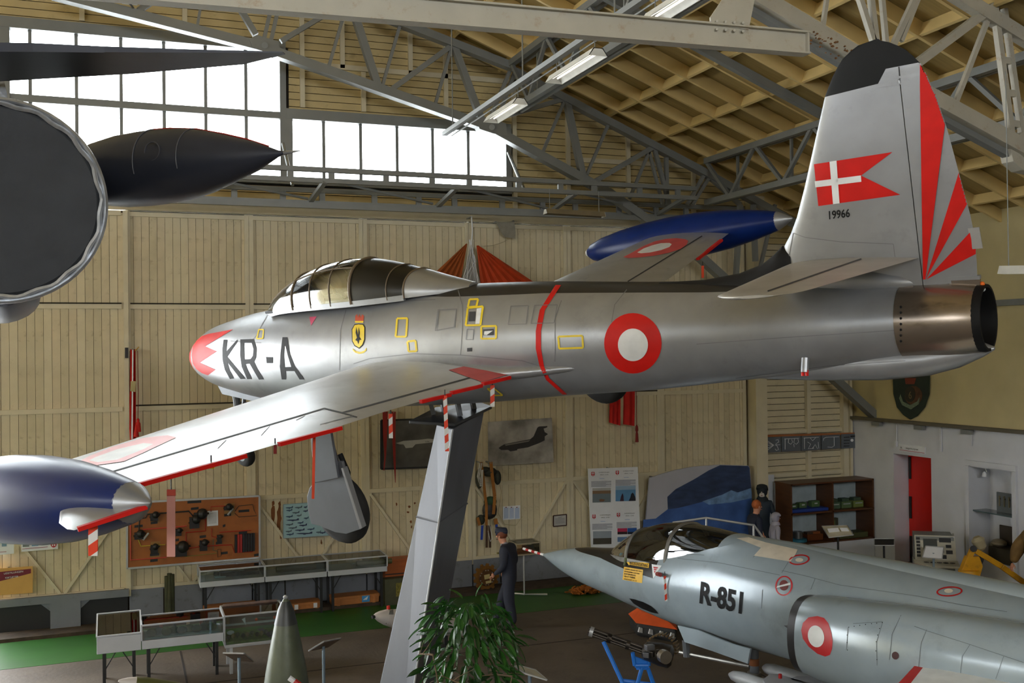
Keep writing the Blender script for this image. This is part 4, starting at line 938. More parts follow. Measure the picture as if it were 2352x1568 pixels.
for pts in (K8((180, 430), (400, 480), (700, 560), (1050, 610), (1400, 660), (1800, 740), (2200, 800)), K8((240, 350), (180, 450)), K8((480, 500), (440, 600)), K8((1370, 930), (1480, 970), (1860, 1090), (2350, 1255)), K8((1480, 960), (1430, 1080), (1405, 1310)), K8((1870, 1090), (1800, 1200), (1780, 1370)), K8((2170, 1200), (2100, 1400)), K8((1250, 830), (1170, 1000), (1145, 1230)), K8((820, 905), (1085, 890)), K8((1085, 895), (1030, 1070), (1035, 1280)), K8((775, 940), (760, 1140))):
    S4.line(pts, 1.3, 'f,i', mat('seam_grey', (96, 104, 108), .6, 0, 0), 'seam')
for pts in (K5((1320, 910), (1700, 950), (2240, 1060)), K5((2080, 820), (2000, 900)), K5((1340, 870), (1560, 880)), K5((2085, 1190), (2075, 1360))): S4.line(pts, 1.3, 'f,s,kf', MATS['seam_grey'], 'seam')
for u, v in K8((782, 938), (830, 930), (880, 922), (932, 914), (985, 907), (1032, 902), (1082, 897), (1058, 950), (1040, 1008), (1028, 1068), (1025, 1150), (1034, 1228), (767, 1008), (766, 1076), (770, 1142)):
    P4(ell(u, v, 1.1, 1.2, n=8), 'i', m_blk, 'rivet', 3)
# gun trough on the lower cheek, towing strut
P4(K5((884, 1268), (930, 1275), (1010, 1300), (1080, 1335), (1120, 1370), (1150, 1405), (1090, 1395), (1000, 1360), (925, 1315)), 'f', m_blk, 'gun_trough', 6)
B().tube([b4(1560, 1497, 1, -.3), b4(1722, 1530, 1, -.2)], .025, 8).obj('tow_strut', m_kfr, F104, True, world=False)
B().tube([b4(1575, 1470, 1, -.3), b4(1578, 1508, 1, -.3)], .05, 8).obj('jack_leg', m_gear, F104, True, world=False)
h = S4.hit(1438, 1290, 'f'); B().tube([h[0]+V((.0, -.0, .06)), h[0]+V((0, -.03, -.05))], .02, 8).obj('latch', mat('olive_latch', (92, 100, 66), .7), F104, True, world=False)
h = S4.hit(1512, 1318, 'f'); h2 = S4.hit(1528, 1322, 'f')
B().tube([h[0]+h[1]*.02, h2[0]+h2[1]*.09], .03, 8).obj('vane_cover', mat('vane_red', (130, 40, 36), .6), F104, True, world=False)
VANE = A104 @ (h2[0]+h2[1]*.09)
# ================================================================ DARK JET IN THE FOREGROUND
m_dk = mat('dark_blue_grey_skin', (52, 56, 68), .38, .15, .12, 2.5, .03, 12., dirt=((70, 74, 82), .25, 4.))
m_cov = mat('quilted_black_cover', (50, 53, 58), .8, 0, .12, 6., .25, 30.)
m_rim = mat('worn_rim_metal', (172, 176, 182), .3, .7, .3, 10., .1, 20.)
dc = atD(-4, 462, 4.5); ax_ = (ray(-40, 500)).normalized()
DJ = thing('dark_jet', 'dark blue-grey jet tail with covered exhaust at left edge', 'aircraft', tuple(dc))
B().lathe(dc, ax_, [(.015, .0), (0, .2), (-.005, .40), (.01, .415)], 64).obj('exhaust_cover', m_cov, DJ, True)
B().tube([dc+ax_*.0+(frame(ax_)[0]*math.cos(t)+frame(ax_)[1]*math.sin(t))*(.418+.006*math.sin(t*17)) for t in (2*math.pi*i/90 for i in range(91))], .012, 6).obj('cover_cord', m_rim, DJ, True)
B().lathe(dc, ax_, [(.0, .425), (-.015, .437), (-.01, .447), (.03, .452)], 64, False, False).obj('exhaust_rim', m_rim, DJ, True)
B().lathe(dc, ax_, [(.03, .45), (.5, .47), (1.5, .55), (3., .62), (4., .6)], 48, False, True).obj('tail_pipe', m_dk, DJ, True)
tpz = 6.3
tq = [(-260, 108), (0, 118), (75, 117), (240, 120), (420, 121), (650, 121), (655, 125), (560, 148), (300, 170), (100, 181), (0, 187), (-260, 205)]
_lo = [atZ(u, v, tpz) for u, v in tq]; _up = [p+V((0, 0, .004+.05*max(0, 1-(tq[i][0]+260)/915))) for i, p in enumerate(_lo)]; n_ = len(tq)
B().add(_lo+_up, [tuple(range(n_-1, -1, -1)), tuple(range(n_, 2*n_))]+[(i, (i+1) % n_, n_+(i+1) % n_, n_+i) for i in range(n_)]).obj('tailplane', m_dk, DJ)
B().prism([atZ(u, v, tpz-.006) for u, v in [(-100, 118), (75, 119), (240, 121), (228, 129), (60, 138), (-100, 150)]], (0, 0, .006)).obj('elevator_fairing', m_dk, DJ)
B().prism([atD(u, v, 5.2) for u, v in ((-140, 100), (2, 150), (18, 225), (-140, 240))], ax_*.06).obj('fin_stub', m_rim, DJ)
B().loft([[dc+ax_*t+V((0, 0, zz))+(CR*math.cos(a)*r+V((0, 0, 1))*math.sin(a)*r*.6) for a in (2*math.pi*i/24 for i in range(24))] for t, zz, r in ((.15, -.40, .12), (.4, -.42, .2), (1.2, -.5, .24), (3, -.5, .26))]).obj('belly_fairing', m_dk, DJ, True)
tip = atD(652, 351, 6.1); bs_ = atD(160, 408, 6.7); dp = (bs_-tip); ln_ = dp.length; dp.normalize()
pr = [(0, .008), (.04, .02), (.2, .088), (.4, .148), (.55, .19), (.7, .217), (.85, .228), (1., .232), (1.2, .225), (1.38, .2)]
pod = B().lathe(tip, dp, pr, 40).obj('tail_pod', m_dk, DJ, True)
B().tube([tip, atD(690, 346, 6.08)], [.014, .002], 8).obj('needle', m_rim, pod, True)
a_, b2, _ = frame(dp)
def podp(t, ang):
    for i in range(len(pr)-1):
        if t <= pr[i+1][0]: r = pr[i][1]+(pr[i+1][1]-pr[i][1])*(t-pr[i][0])/(pr[i+1][0]-pr[i][0]); break
    best = V((0, 0, 1))-dp*dp.z; best.normalize(); sd = dp.cross(best); return tip+dp*t+(best*math.cos(ang)+sd*math.sin(ang))*(r+.002)
for t in (.62, .92): B().tube([podp(t, a*.16-1.9) for a in range(24)], .004, 5).obj('seam', mat('seam_dark', (78, 80, 88), .5), pod)
B().tube([podp(t, -.15) for t in (.1, .25, .4, .6, .8, .95)], .006, 5).obj('red_edge', mat('dull_red', (150, 40, 34), .5), pod)
sdv = dp.cross((V((0, 0, 1))-dp*dp.z).normalized())
cc = podp(.78, -1.35 if sdv.dot(CF) > 0 else 1.35)
B().tube([cc+(dp*math.cos(t)+V((0, 0, 1))*math.sin(t))*.055 for t in (2*math.pi*i/24 for i in range(25))], .004, 5).obj('panel_ring', MATS['seam_dark'], pod)
# ================================================================ ALONG THE DOORS
YF = 20.3
def wpoly(px, Y): return [atY(u, v, Y) for u, v in px]
def flat(b, px, Y, th=.004): return b.prism(wpoly(px, Y), (0, th, 0))
def board(name, label, cat, px, m, Y=YF, th=.03, frame_m=None, fw=.03, group=None):
    P = wpoly(px, Y); c = sum(P, V())/len(P); t = thing(name, label, cat, (c.x, Y+th, min(p.z for p in P)), group=group)
    B().prism(P, (0, th, 0)).obj('panel', m, t)
    if frame_m:
        for i in range(len(P)):
            B().bar(P[i], P[(i+1) % len(P)], fw, fw, (0, 1, 0)).obj('frame', frame_m, t)
    hook(t, (P[0]+P[1])/2+V((0, th, -.03)))
    return t
def hook(t, p, y1=20.44): B().box((p.x, (p.y+y1)/2, p.z), (.02, y1-p.y, .02)).obj('hook', m_steel, t)
def pic(t, name, px, m, Y=YF-.006, label=None): return flat(B(), px, Y).obj(name, m, t, label=label)
def wline(t, name, pts, r, m, Y=YF-.02): return B().tube(wpoly(pts, Y), r, 6).obj(name, m, t, True)
def words(t, txt, u, v, du, h, m, Y=YF-.012, dv=0.):
    b = B(); o = atY(u, v, Y); put_text(b, txt, o, atY(u+du, v+dv, Y)-o, atY(u, v-h, Y)-o); return b.obj('lettering', m, t)
Q8 = lambda *pl: [(x/3.136, 900+y/3.136) for x, y in pl]
m_alu = mat('aluminium_trim', (186, 188, 190), .4, .5); m_ink = mat('ink_black', (30, 30, 32), .6); m_paper = mat('white_paper', (226, 228, 232), .7, 0, .03)
m_wboard = mat('brown_training_board', (158, 92, 36), .5, 0, .12, 3., dirt=((110, 60, 26), .4, 5.))
tb = board('training_board', 'brown training board with wired fuel system parts and white notice', 'board', Q8((915, 798), (1868, 748), (1870, 1192), (915, 1270)), m_wboard, frame_m=m_alu, fw=.035)
for pts, c, r in ((((1060, 880), (1360, 858), (1400, 905)), (40, 40, 42), .014), (((1060, 880), (1050, 905), (1005, 915), (1000, 1000)), (40, 40, 42), .012), (((940, 945), (942, 1210), (1200, 1190)), (206, 80, 70), .012), (((1030, 990), (1345, 965)), (206, 70, 60), .011), (((995, 1060), (1015, 1110), (1190, 1098)), (206, 180, 60), .01), (((1480, 880), (1480, 1000), (1340, 1012), (1340, 1080)), (176, 40, 26), .012), (((1520, 860), (1520, 825), (1625, 820)), (176, 40, 26), .008), (((1525, 980), (1525, 1040), (1580, 1050)), (176, 40, 26), .008), (((1580, 1010), (1810, 995)), (176, 40, 26), .009), (((1340, 1130), (1460, 1110), (1670, 1100), (1690, 1155), (1820, 1150)), (176, 40, 26), .01), (((1330, 1185), (1560, 1160), (1560, 1140)), (130, 130, 60), .006), (((1535, 1060), (1535, 1140), (1560, 1145)), (90, 120, 90), .006), (((1690, 860), (1720, 820), (1820, 810), (1830, 850), (1850, 890), (1720, 900), (1690, 870)), (40, 40, 42), .006), (((1565, 1135), (1590, 1130), (1592, 1180), (1570, 1190), (1565, 1140)), (60, 44, 30), .006)):
    wline(tb, 'hose', Q8(*pts), r, col(c))
for u, v, w_, h in ((1110, 900, 26, 26), (1110, 1130, 24, 28), (1000, 1035, 30, 24), (1465, 1105, 26, 36), (1400, 940, 34, 40), (1440, 890, 40, 22), (1640, 835, 26, 14), (1300, 1140, 44, 42), (1580, 1055, 16, 26), (1285, 1010, 20, 24)):
    p = atY(*Q8((u, v))[0], YF-.05); b = B().box(p, (w_*.0052, .09, h*.0052)); b.ball(p+V((w_*.001, -.03, h*.0016)), w_*.0026, 8, 6); b.tube([p+V((-w_*.003, -.02, 0)), p+V((w_*.004, -.04, h*.002))], .02, 6); b.obj('fuel_component', col((44, 42, 42), .4, .4), tb, True)
for u, v, c in ((1405, 965, (196, 60, 44)), (1320, 1150, (200, 60, 60)), (1115, 1115, (190, 160, 60)), (1050, 1040, (190, 190, 190)), (1660, 862, (160, 160, 160))):
    p = atY(*Q8((u, v))[0], YF-.07); B().tube([p+V((-.05, 0, -.06)), p+V((.05, 0, .06))], .02, 6).obj('coupling', col(c), tb, True)
pr_ = Q8((1690, 1030), (1838, 1015), (1838, 1145), (1690, 1160)); P = wpoly(pr_, YF-.06)
for i in range(8):
    a = P[0].lerp(P[1], (i+.1)/8); c_ = P[0].lerp(P[1], (i+.9)/8); d0 = P[3].lerp(P[2], (i+.9)/8); d1 = P[3].lerp(P[2], (i+.1)/8)
    B().prism([a, c_, d0, d1], (0, .06, 0)).obj('cell', col((168, 40, 34) if i in (1, 2) else (30, 30, 32), .4), tb)
for q in ((1350, 790, 100), (1375, 838, 56), (1085, 940, 50), (1080, 1170, 66), (1082, 1212, 54), (968, 965, 60), (1438, 1040, 46), (1615, 884, 50), (1718, 855, 78), (1555, 1085, 44), (1720, 1012, 60), (1590, 1158, 50), (1605, 962, 18), (1255, 1065, 34), (1830, 1172, 36), (945, 858, 70)):
    pic(tb, 'name_plate', Q8((q[0], q[1]-5), (q[0]+q[2], q[1]-11), (q[0]+q[2], q[1]+7), (q[0], q[1]+13)), m_ink)
pic(tb, 'notice', Q8((1490, 857), (1570, 852), (1572, 960), (1492, 967)), m_paper, YF-.01)
for i in range(9): pic(tb, 'notice_line', Q8((1502, 872+i*9), (1560, 868+i*9), (1560, 870+i*9), (1502, 874+i*9)), col((120, 122, 126)), YF-.014)
for q in ((1085, 1075, 1155, 1190), (1085, 870, 1150, 940), (1615, 800, 1690, 890)): pic(tb, 'mount_plate', Q8((q[0], q[1]+3), (q[2], q[1]), (q[2], q[3]), (q[0], q[3]+4)), mat('mount_tan', (150, 110, 56), .5), YF-.004)
# blue recognition chart
Q2 = lambda *pl: [(400+x/3.351, 1100+y/3.351) for x, y in pl]
m_chart = mat('chart_blue', (156, 192, 202), .5, 0, .05)
rc = board('aircraft_chart', 'pale blue recognition chart of small aircraft beside the wheel', 'poster', Q2((840, 195), (1200, 170), (1200, 432), (840, 455)), m_chart, th=.012, frame_m=col((140, 160, 170)), fw=.012)
for i, (x, y, w_) in enumerate([(885, 220, 60), (955, 218, 60), (1010, 215, 30), (885, 240, 50), (935, 258, 60), (1010, 245, 40), (885, 288, 56), (960, 280, 40), (910, 315, 100), (1015, 300, 40), (885, 350, 60), (990, 355, 65), (970, 336, 50), (910, 375, 70), (965, 392, 80), (1050, 385, 60), (880, 402, 50), (1000, 418, 130), (890, 425, 60), (1110, 408, 40), (1140, 412, 50), (1180, 405, 30)]):
    c = ((60, 84, 110), (84, 100, 112), (50, 62, 92))[i % 3]
    pic(rc, 'aircraft_print', Q2((x-w_*.5, y), (x-w_*.2, y-4), (x+w_*.3, y-5), (x+w_*.42, y-14), (x+w_*.5, y-13), (x+w_*.48, y+1), (x+w_*.1, y+6), (x-w_*.3, y+5)), col(c), YF-.008)
    pic(rc, 'aircraft_print', Q2((x-w_*.12, y-2), (x+w_*.06, y+1), (x+w_*.1, y+10), (x-w_*.04, y+9)), col(c), YF-.009)
# two large grey photographs
Q3 = lambda *pl: [(820+x/3.92, 900+y/3.92) for x, y in pl]
def cloudy(name, c1, c2, sc):
    m = mat(name, c1, .3, 0, .3, sc); nt = m.node_tree
    for n in nt.nodes:
        if n.type == 'MIX': n.inputs['A'].default_value = rgb(c1); n.inputs['B'].default_value = rgb(c2)
    return m
g1 = board('photograph', 'dark framed grey photograph of a pale jet over clouds', 'picture', Q3((218, 255), (745, 240), (745, 672), (218, 692)), cloudy('photo_clouds_dark', (62, 60, 58), (104, 102, 98), 2.2), frame_m=m_ink, fw=.035)
m_pj = col((176, 176, 172)); pic(g1, 'jet_print', Q3((350, 460), (420, 440), (560, 430), (640, 420), (740, 428), (740, 448), (600, 462), (480, 475), (380, 470)), m_pj); pic(g1, 'jet_print', Q3((418, 470), (540, 455), (500, 500), (440, 505)), m_pj, YF-.008); words(g1, 'R-846', *Q3((615, 452))[0], 9, 3, m_ink)
g2 = board('photograph', 'unframed grey photograph of a dark jet before bright clouds', 'picture', Q3((1180, 270), (1755, 232), (1770, 632), (1185, 668)), cloudy('photo_clouds_bright', (92, 88, 84), (196, 192, 186), 1.6), th=.02)
m_dj = col((44, 42, 42)); pic(g2, 'jet_print', Q3((1275, 505), (1290, 492), (1330, 468), (1560, 425), (1590, 400), (1625, 320), (1640, 310), (1715, 306), (1712, 318), (1680, 330), (1690, 360), (1720, 378), (1690, 400), (1690, 435), (1640, 460), (1560, 490), (1540, 498), (1400, 520), (1300, 522)), m_dj)
pic(g2, 'jet_print', Q3((1360, 520), (1450, 500), (1440, 525), (1380, 534)), m_dj, YF-.008)
pic(g2, 'jet_highlight', Q3((1330, 472), (1540, 436), (1560, 432), (1545, 446), (1340, 484)), col((120, 118, 114)), YF-.01)
# small papers and frames
pn = board('paper_notice', 'white sheet of three printed columns pinned above the cap', 'paper', [(1155, 1163), (1195, 1160), (1195, 1191), (1155, 1194)], m_paper, th=.004, Y=YF+.1)
for i in range(3):
    x = 1158+i*12.4; pic(pn, 'print_column', [(x, 1166), (x+10, 1165.2), (x+10, 1190), (x, 1191)], col((176, 190, 214)), YF+.095); pic(pn, 'print_header', [(x+3, 1164), (x+6, 1163.7), (x+6, 1165.5), (x+3, 1165.8)], col((120, 30, 40)), YF+.092)
ce = board('certificate', 'small dark framed certificate to the left of the info board', 'picture', [(1271, 1184), (1301, 1181), (1301, 1206), (1271, 1208.5)], mat('cert_grey', (176, 174, 168), .4), th=.02, frame_m=col((60, 34, 26)), fw=.02, Y=YF+.08)
for i in range(5): pic(ce, 'print_line', [(1276+(i == 0)*6, 1188+i*3.2), (1297-(i == 0)*6, 1186.5+i*3.2), (1297-(i == 0)*6, 1187.2+i*3.2), (1276+(i == 0)*6, 1188.7+i*3.2)], col((110, 110, 108)), YF+.074)
# sled patrol info board
ib = board('info_board', 'tall white info board of four posters with red shields and photos', 'board', [(1351, 1076), (1465, 1072), (1474, 1322), (1361, 1332)], m_paper, Y=20.1, th=.03)
YB = 20.094
for bx, by, kind in ((1358, 1082, 0), (1414, 1079, 1), (1360.5, 1180, 2), (1416.5, 1176, 3)):
    o = lambda x, y: (bx+x, by+y-x*.025)
    b = B(); flat(b, [o(0, 5), o(1, 1), o(3, 3), o(4, 0), o(5, 3), o(7, 1), o(8, 5), o(7.5, 9), o(4, 12), o(.5, 9)], YB); b.obj('shield_logo', col((190, 24, 40)), ib)
    pic(ib, 'logo_cross', [o(3.4, 1.5), o(4.6, 1.5), o(4.6, 11), o(3.4, 11)], m_paper, YB-.004); pic(ib, 'logo_cross', [o(1, 4.4), o(7, 4.4), o(7, 5.6), o(1, 5.6)], m_paper, YB-.004)
    words(ib, 'SLÆDEPATRULJEN', *o(17.5, 4.5), 24, 2.4, m_ink, YB-.002, -.6); words(ib, 'SIRIUS - 70 ÅR', *o(20.5, 9.6), 19, 2.4, m_ink, YB-.002, -.5); pic(ib, 'subtitle', [o(19, 17), o(30, 17), o(30, 18), o(19, 18)], col((150, 170, 206)), YB)
    for i in range(9): pic(ib, 'text_line', [o(0, 23+i*1.55), o(46-(i % 4 == 3)*12, 23+i*1.55), o(46-(i % 4 == 3)*12, 23.7+i*1.55), o(0, 23.7+i*1.55)], col((130, 132, 140)), YB)
    def ph(x0, y0, x1, y1, c, y=YB): pic(ib, 'photo', [o(x0, y0), o(x1, y0), o(x1, y1), o(x0, y1)], col(c), y)
    if kind == 0: ph(3, 39, 45, 72, (110, 122, 128)); ph(3, 39, 45, 45, (176, 176, 172), YB-.003); ph(3, 45, 45, 52, (130, 104, 78), YB-.003); pic(ib, 'boat_print', [o(18, 66), o(22, 64), o(32, 66), o(28, 70), o(20, 70)], col((120, 84, 60)), YB-.005)
    if kind == 1: ph(0, 37, 46, 72, (92, 142, 184)); ph(0, 37, 46, 46, (150, 176, 200), YB-.003); pic(ib, 'figure_print', [o(10, 72), o(13, 60), o(16, 54), o(18, 60), o(19, 72)], col((60, 40, 56)), YB-.005); pic(ib, 'figure_print', [o(30, 72), o(34, 64), o(36, 56), o(39, 53), o(42, 56), o(46, 66), o(46, 72)], col((24, 28, 40)), YB-.005)
    if kind == 2: ph(2, 40, 44, 70, (150, 160, 170)); ph(2, 56, 44, 70, (70, 66, 58), YB-.003)
    if kind == 3: ph(2, 37, 24, 51, (190, 50, 90)); ph(2, 45, 24, 51, (50, 34, 40), YB-.003); ph(25, 37, 46, 51, (40, 90, 160)); ph(25, 46, 46, 51, (24, 32, 50), YB-.003); ph(2, 57, 24, 68, (110, 140, 180)); ph(26, 55, 46, 66, (150, 176, 206))
# iceberg backdrop
Q6 = lambda *pl: [(1450+x/3.92, 850+y/3.92) for x, y in pl]
YI = 20.15
bd = board('iceberg_backdrop', 'large photo backdrop of a blue iceberg leaning by the doors', 'backdrop', Q6((165, 970), (270, 935), (410, 895), (560, 868), (800, 850), (1055, 858), (1068, 880), (1085, 1100), (1092, 1760), (95, 1790)), mat('backdrop_sky', (176, 176, 186), .6, 0, .06, 1.5), Y=YI, th=.04)
pic(bd, 'sea_print', Q6((108, 1345), (220, 1335), (330, 1250), (700, 1165), (1085, 1090), (1090, 1755), (97, 1785)), mat('backdrop_sea', (62, 96, 160), .6, 0, .3, 2.4), YI-.005)
pic(bd, 'iceberg_print', Q6((330, 1250), (325, 1140), (400, 1070), (560, 985), (700, 900), (800, 855), (1050, 862), (1064, 880), (1082, 1085), (860, 1120), (640, 1185), (420, 1240)), mat('backdrop_ice', (46, 62, 96), .6, 0, .35, 3., stretch=(1, 1, 2.5)), YI-.008)
pic(bd, 'surf_print', Q6((640, 1180), (820, 1120), (900, 1080), (960, 1100), (1080, 1060), (1085, 1150), (900, 1190), (700, 1210)), mat('backdrop_surf', (112, 146, 190), .6, 0, .35, 6.), YI-.011)
# hanging cloth
m_flag = mat('flag_red', (190, 26, 18), .8, 0, .12, 5.); m_cord = mat('cord_dark_red', (120, 30, 26), .8)
def cloth(name, label, cat, px, m, Y, cords=(), wav=.03, extra=None):
    P = wpoly(px, Y); t = thing(name, label, cat, tuple(P[0])); b = B(); k = len(px)//2
    L_ = [atY(*p, Y) for p in px[:k]]; R_ = [atY(*p, Y) for p in px[k:]][::-1]; n = 10; rings = []
    for i in range(k):
        rings.append([L_[i].lerp(R_[i], j/n)+V((0, wav*math.sin(j*1.7+i*.4), 0)) for j in range(n+1)])
    o = len(b.v)
    b.loft(rings, False, False, False); back = [[p+V((0, .012, 0)) for p in r] for r in rings]; b.loft(back, False, False, False)
    b.obj('cloth', m, t, True); hook(t, (L_[0]+R_[0])/2+V((0, -.03, 0)))
    return t
f1 = cloth('rolled_flag', 'red rolled standard with white band hung on the door post', 'flag', [(299, 802), (298, 900), (297, 985), (299, 1014), (314, 1016), (312, 985), (312, 900), (311, 802)], m_flag, 20.18)
pic(f1, 'white_band', [(303.5, 803), (306.5, 803), (305, 1008), (301.5, 1008)], m_paper, 20.13); pic(f1, 'gold_band', [(300, 875), (312, 875), (311, 900), (299, 898)], col((176, 160, 110)), 20.12)
B().tube(wpoly([(316, 805), (318, 900), (317, 965)], 20.15), .006, 5).obj('cord', m_cord, f1); B().lathe(atY(317, 960, 20.15), (0, 0, -1), [(0, .01), (.03, .03), (.06, .025), (.1, .045), (.25, .055)], 10).obj('tassel', m_flag, f1, True); B().lathe(atY(313, 975, 20.12), (0, 0, -1), [(0, .01), (.05, .03), (.22, .05)], 10).obj('tassel', m_flag, f1, True)
B().bar(atY(291, 798, 20.2), atY(291, 822, 20.2), .04, .06).obj('bracket', m_ink, f1); B().tube(wpoly([(310, 806), (319, 796)], 20.12), .012, 6).obj('finial', col((170, 130, 60)), f1)
f2 = cloth('swallowtail_flag', 'red swallowtail flag with pale cross band under the fuselage', 'flag', [(1402, 880), (1401, 930), (1400, 970), (1424, 977), (1424, 930), (1424, 880)], m_flag, 20.2)
B().loft([[atY(u0+(u1-u0)*j/6, v0+(v1-v0)*j/6, 20.2)+V((0, .03*math.sin(j*1.6), 0)) for j in range(7)] for u0, v0, u1, v1 in ((1432, 880, 1458, 880), (1432, 930, 1458, 930), (1431, 974, 1457, 978))], False, False, False).obj('cloth_half', m_flag, f2, True)
pic(f2, 'pale_band', [(1424, 885), (1432, 885), (1431, 972), (1423, 970)], col((196, 176, 140)), 20.21)
B().tube(wpoly([(1461, 890), (1462, 980)], 20.18), .007, 5).obj('cord', m_cord, f2); B().lathe(atY(1462.5, 975, 20.18), (0, 0, -1), [(0, .008), (.04, .03), (.12, .035), (.16, .02), (.2, .03), (.38, .04)], 10).obj('tassel', m_cord, f2, True)
rbm = mat('dark_red_ribbon', (138, 32, 24), .7, 0, .12, 4.)
for lab_, px in zip(('shorter dark red ribbon at the left edge of the framed photograph', 'longer dark red ribbon right of the red and white streamer'), ([(879, 945), (880, 1000), (883, 1045), (881, 1080), (883, 1080), (887, 1045), (889, 1000), (891, 945)], [(900, 945), (901, 1000), (904, 1060), (908, 1108), (909, 1108), (909, 1060), (908, 1000), (909, 945)])):
    rb_ = thing('hanging_ribbon', lab_, 'ribbon', tuple(atY(*px[0], 20.2)), group='dark red ribbons'); hook(rb_, atY((px[0][0]+px[-1][0])/2, 947, 20.2))
    L_ = wpoly(px[:4], 20.2); R_ = wpoly(px[4:], 20.2)[::-1]; b = B()
    b.loft([[l, r, r+V((0, .01, 0)), l+V((0, .01, 0))] for l, r in zip(L_, R_)]); b.obj('ribbon', rbm, rb_)
# parachute canopies gathered on a cord
Q4 = lambda *pl: [(1050+x/3.92, 440+y/3.92) for x, y in pl]
pa = thing('parachute', 'orange and white parachute gathered on a cord above the fuselage', 'parachute', tuple(atY(1083, 560, 20.1)))
def gore(top, pts, m, name):
    T_ = atY(*top, 20.1); n = len(pts); b = B(); k = 10
    rings = [[T_.lerp(atY(u, v, 20.1-.05*((i % 2)*2-1)), t) for i, (u, v) in enumerate(pts)] for t in (.03, .3, .6, 1.)]
    b.loft(rings, False, False, False); b.obj(name, m, pa, True, ang=20)
def fan(a, c_, n): return [(a[0]+(c_[0]-a[0])*i/n, a[1]+(c_[1]-a[1])*i/n) for i in range(n+1)]
gore((1074, 556), fan((968, 655), (1050, 690), 9), mat('parachute_rust', (152, 78, 30), .7, 0, .1, 6.), 'canopy_gore'); gore((1094, 560), fan((1108, 690), (1245, 660), 12), mat('parachute_orange', (186, 66, 24), .7, 0, .1, 6.), 'canopy_gore'); gore((1082, 558), fan((1050, 690), (1108, 692), 9), mat('parachute_white', (178, 176, 172), .7, 0, .12, 9.), 'canopy_gore')
B().tube(wpoly([(1083, 496), (1085, 530), (1083, 562)], 20.05), .014, 6).obj('cord', m_paper, pa)
for i in range(9): B().tube(wpoly([(1083+random.uniform(-6, 6), 550), (1080+random.uniform(-14, 16), 600), (1078+random.uniform(-26, 30), 650)], 20.0), .004, 4).obj('shroud_line', m_paper, pa)
dr_ = thing('drogue', 'small grey drogue cloth pinned up right of the parachute cord', 'parachute', tuple(atY(1160, 510, 20.3)))
P0 = [[Q4((345, 270), (400, 275), (470, 268), (515, 262))], [Q4((375, 330), (420, 340), (480, 330), (522, 320))], [Q4((410, 390), (440, 395), (490, 385), (526, 370))], [Q4((430, 408), (450, 412), (495, 420), (524, 424))]]
B().loft([[atY(u, v, 20.25+.04*((j+i) % 2)) for j, (u, v) in enumerate(r[0])] for i, r in enumerate(P0)], False, False, False).obj('cloth', mat('drogue_grey', (140, 134, 118), .8, 0, .15, 9.), dr_, True)
B().tube(wpoly(Q4((470, 425), (400, 460), (320, 485), (240, 490)), 20.2), .005, 4).obj('cord', col((150, 140, 110)), dr_)
# parachute harness on the door
ha = thing('parachute_harness', 'parachute harness of brown webbing and dark packs hung by the pylon', 'harness', tuple(atY(1120, 1065, 20.2)))
m_web = mat('webbing_brown', (150, 96, 36), .8, 0, .15, 8.); m_pack = mat('pack_dark', (44, 46, 36), .8, 0, .25, 10.); m_blue = mat('strap_blue', (30, 60, 150), .6)
H3 = lambda *pl: [(820+x/3.92, 900+y/3.92) for x, y in pl]
for px, w_, m in ((((1118, 630), (1135, 760), (1150, 900), (1165, 1020), (1165, 1200)), .055, m_web), (((1205, 630), (1220, 780), (1240, 940), (1228, 1100)), .065, m_web), (((1170, 1200), (1168, 1400)), .05, col((70, 48, 30))), (((1195, 1200), (1198, 1400)), .05, col((70, 48, 30))), (((1128, 1200), (1122, 1330)), .05, m_blue), (((1255, 1190), (1262, 1290)), .05, m_blue), (((1085, 1130), (1105, 1200)), .06, m_web), (((1245, 1140), (1255, 1190)), .08, m_web)):
    pts = wpoly(H3(*px), 20.12); b = B()
    for i in range(len(pts)-1): b.bar(pts[i], pts[i+1], w_, .015, (0, 1, 0))
    b.obj('strap', m, ha)
for u, v, a, c_, m in ((1195, 720, 75, 45, m_pack), (1265, 770, 36, 70, m_pack), (1100, 780, 36, 95, m_pack), (1150, 700, 60, 30, m_pack), (1195, 1060, 75, 90, col((34, 32, 30))), (1115, 1150, 40, 50, m_pack), (1200, 985, 66, 50, mat('pack_green', (40, 66, 44), .8, 0, .2, 8.)), (1195, 1090, 70, 55, col((34, 32, 30)))):
    p = atY(*H3((u, v))[0], 20.2); B().ball(p, 1., 12, 8, (a/3.92*.0085, .09, c_/3.92*.0085)).obj('pack', m, ha, True)
for i in range(5): B().tube(wpoly(H3((1100+i*8, 640), (1080+i*6, 760), (1105+i*7, 850), (1120+i*4, 700)), 20.1), .006, 4).obj('rope', m_paper if i % 2 else col((150, 140, 110)), ha)
B().tube(wpoly(H3((1260, 700), (1300, 900), (1270, 1090), (1330, 1190), (1430, 1200), (1490, 1120)), 20.25), .005, 4).obj('rope', col((170, 156, 116)), ha); B().tube(wpoly(H3((1195, 1200), (1220, 1320), (1200, 1345), (1180, 1250)), 20.08), .005, 4).obj('rope', m_paper, ha)
hook(pa, atY(1083, 498, 20.04)); hook(dr_, atY(1140, 509, 20.25)); hook(dr_, atY(1180, 507, 20.25)); hook(ha, atY(1106, 1063, 20.1)); hook(ha, atY(1128, 1063, 20.1))
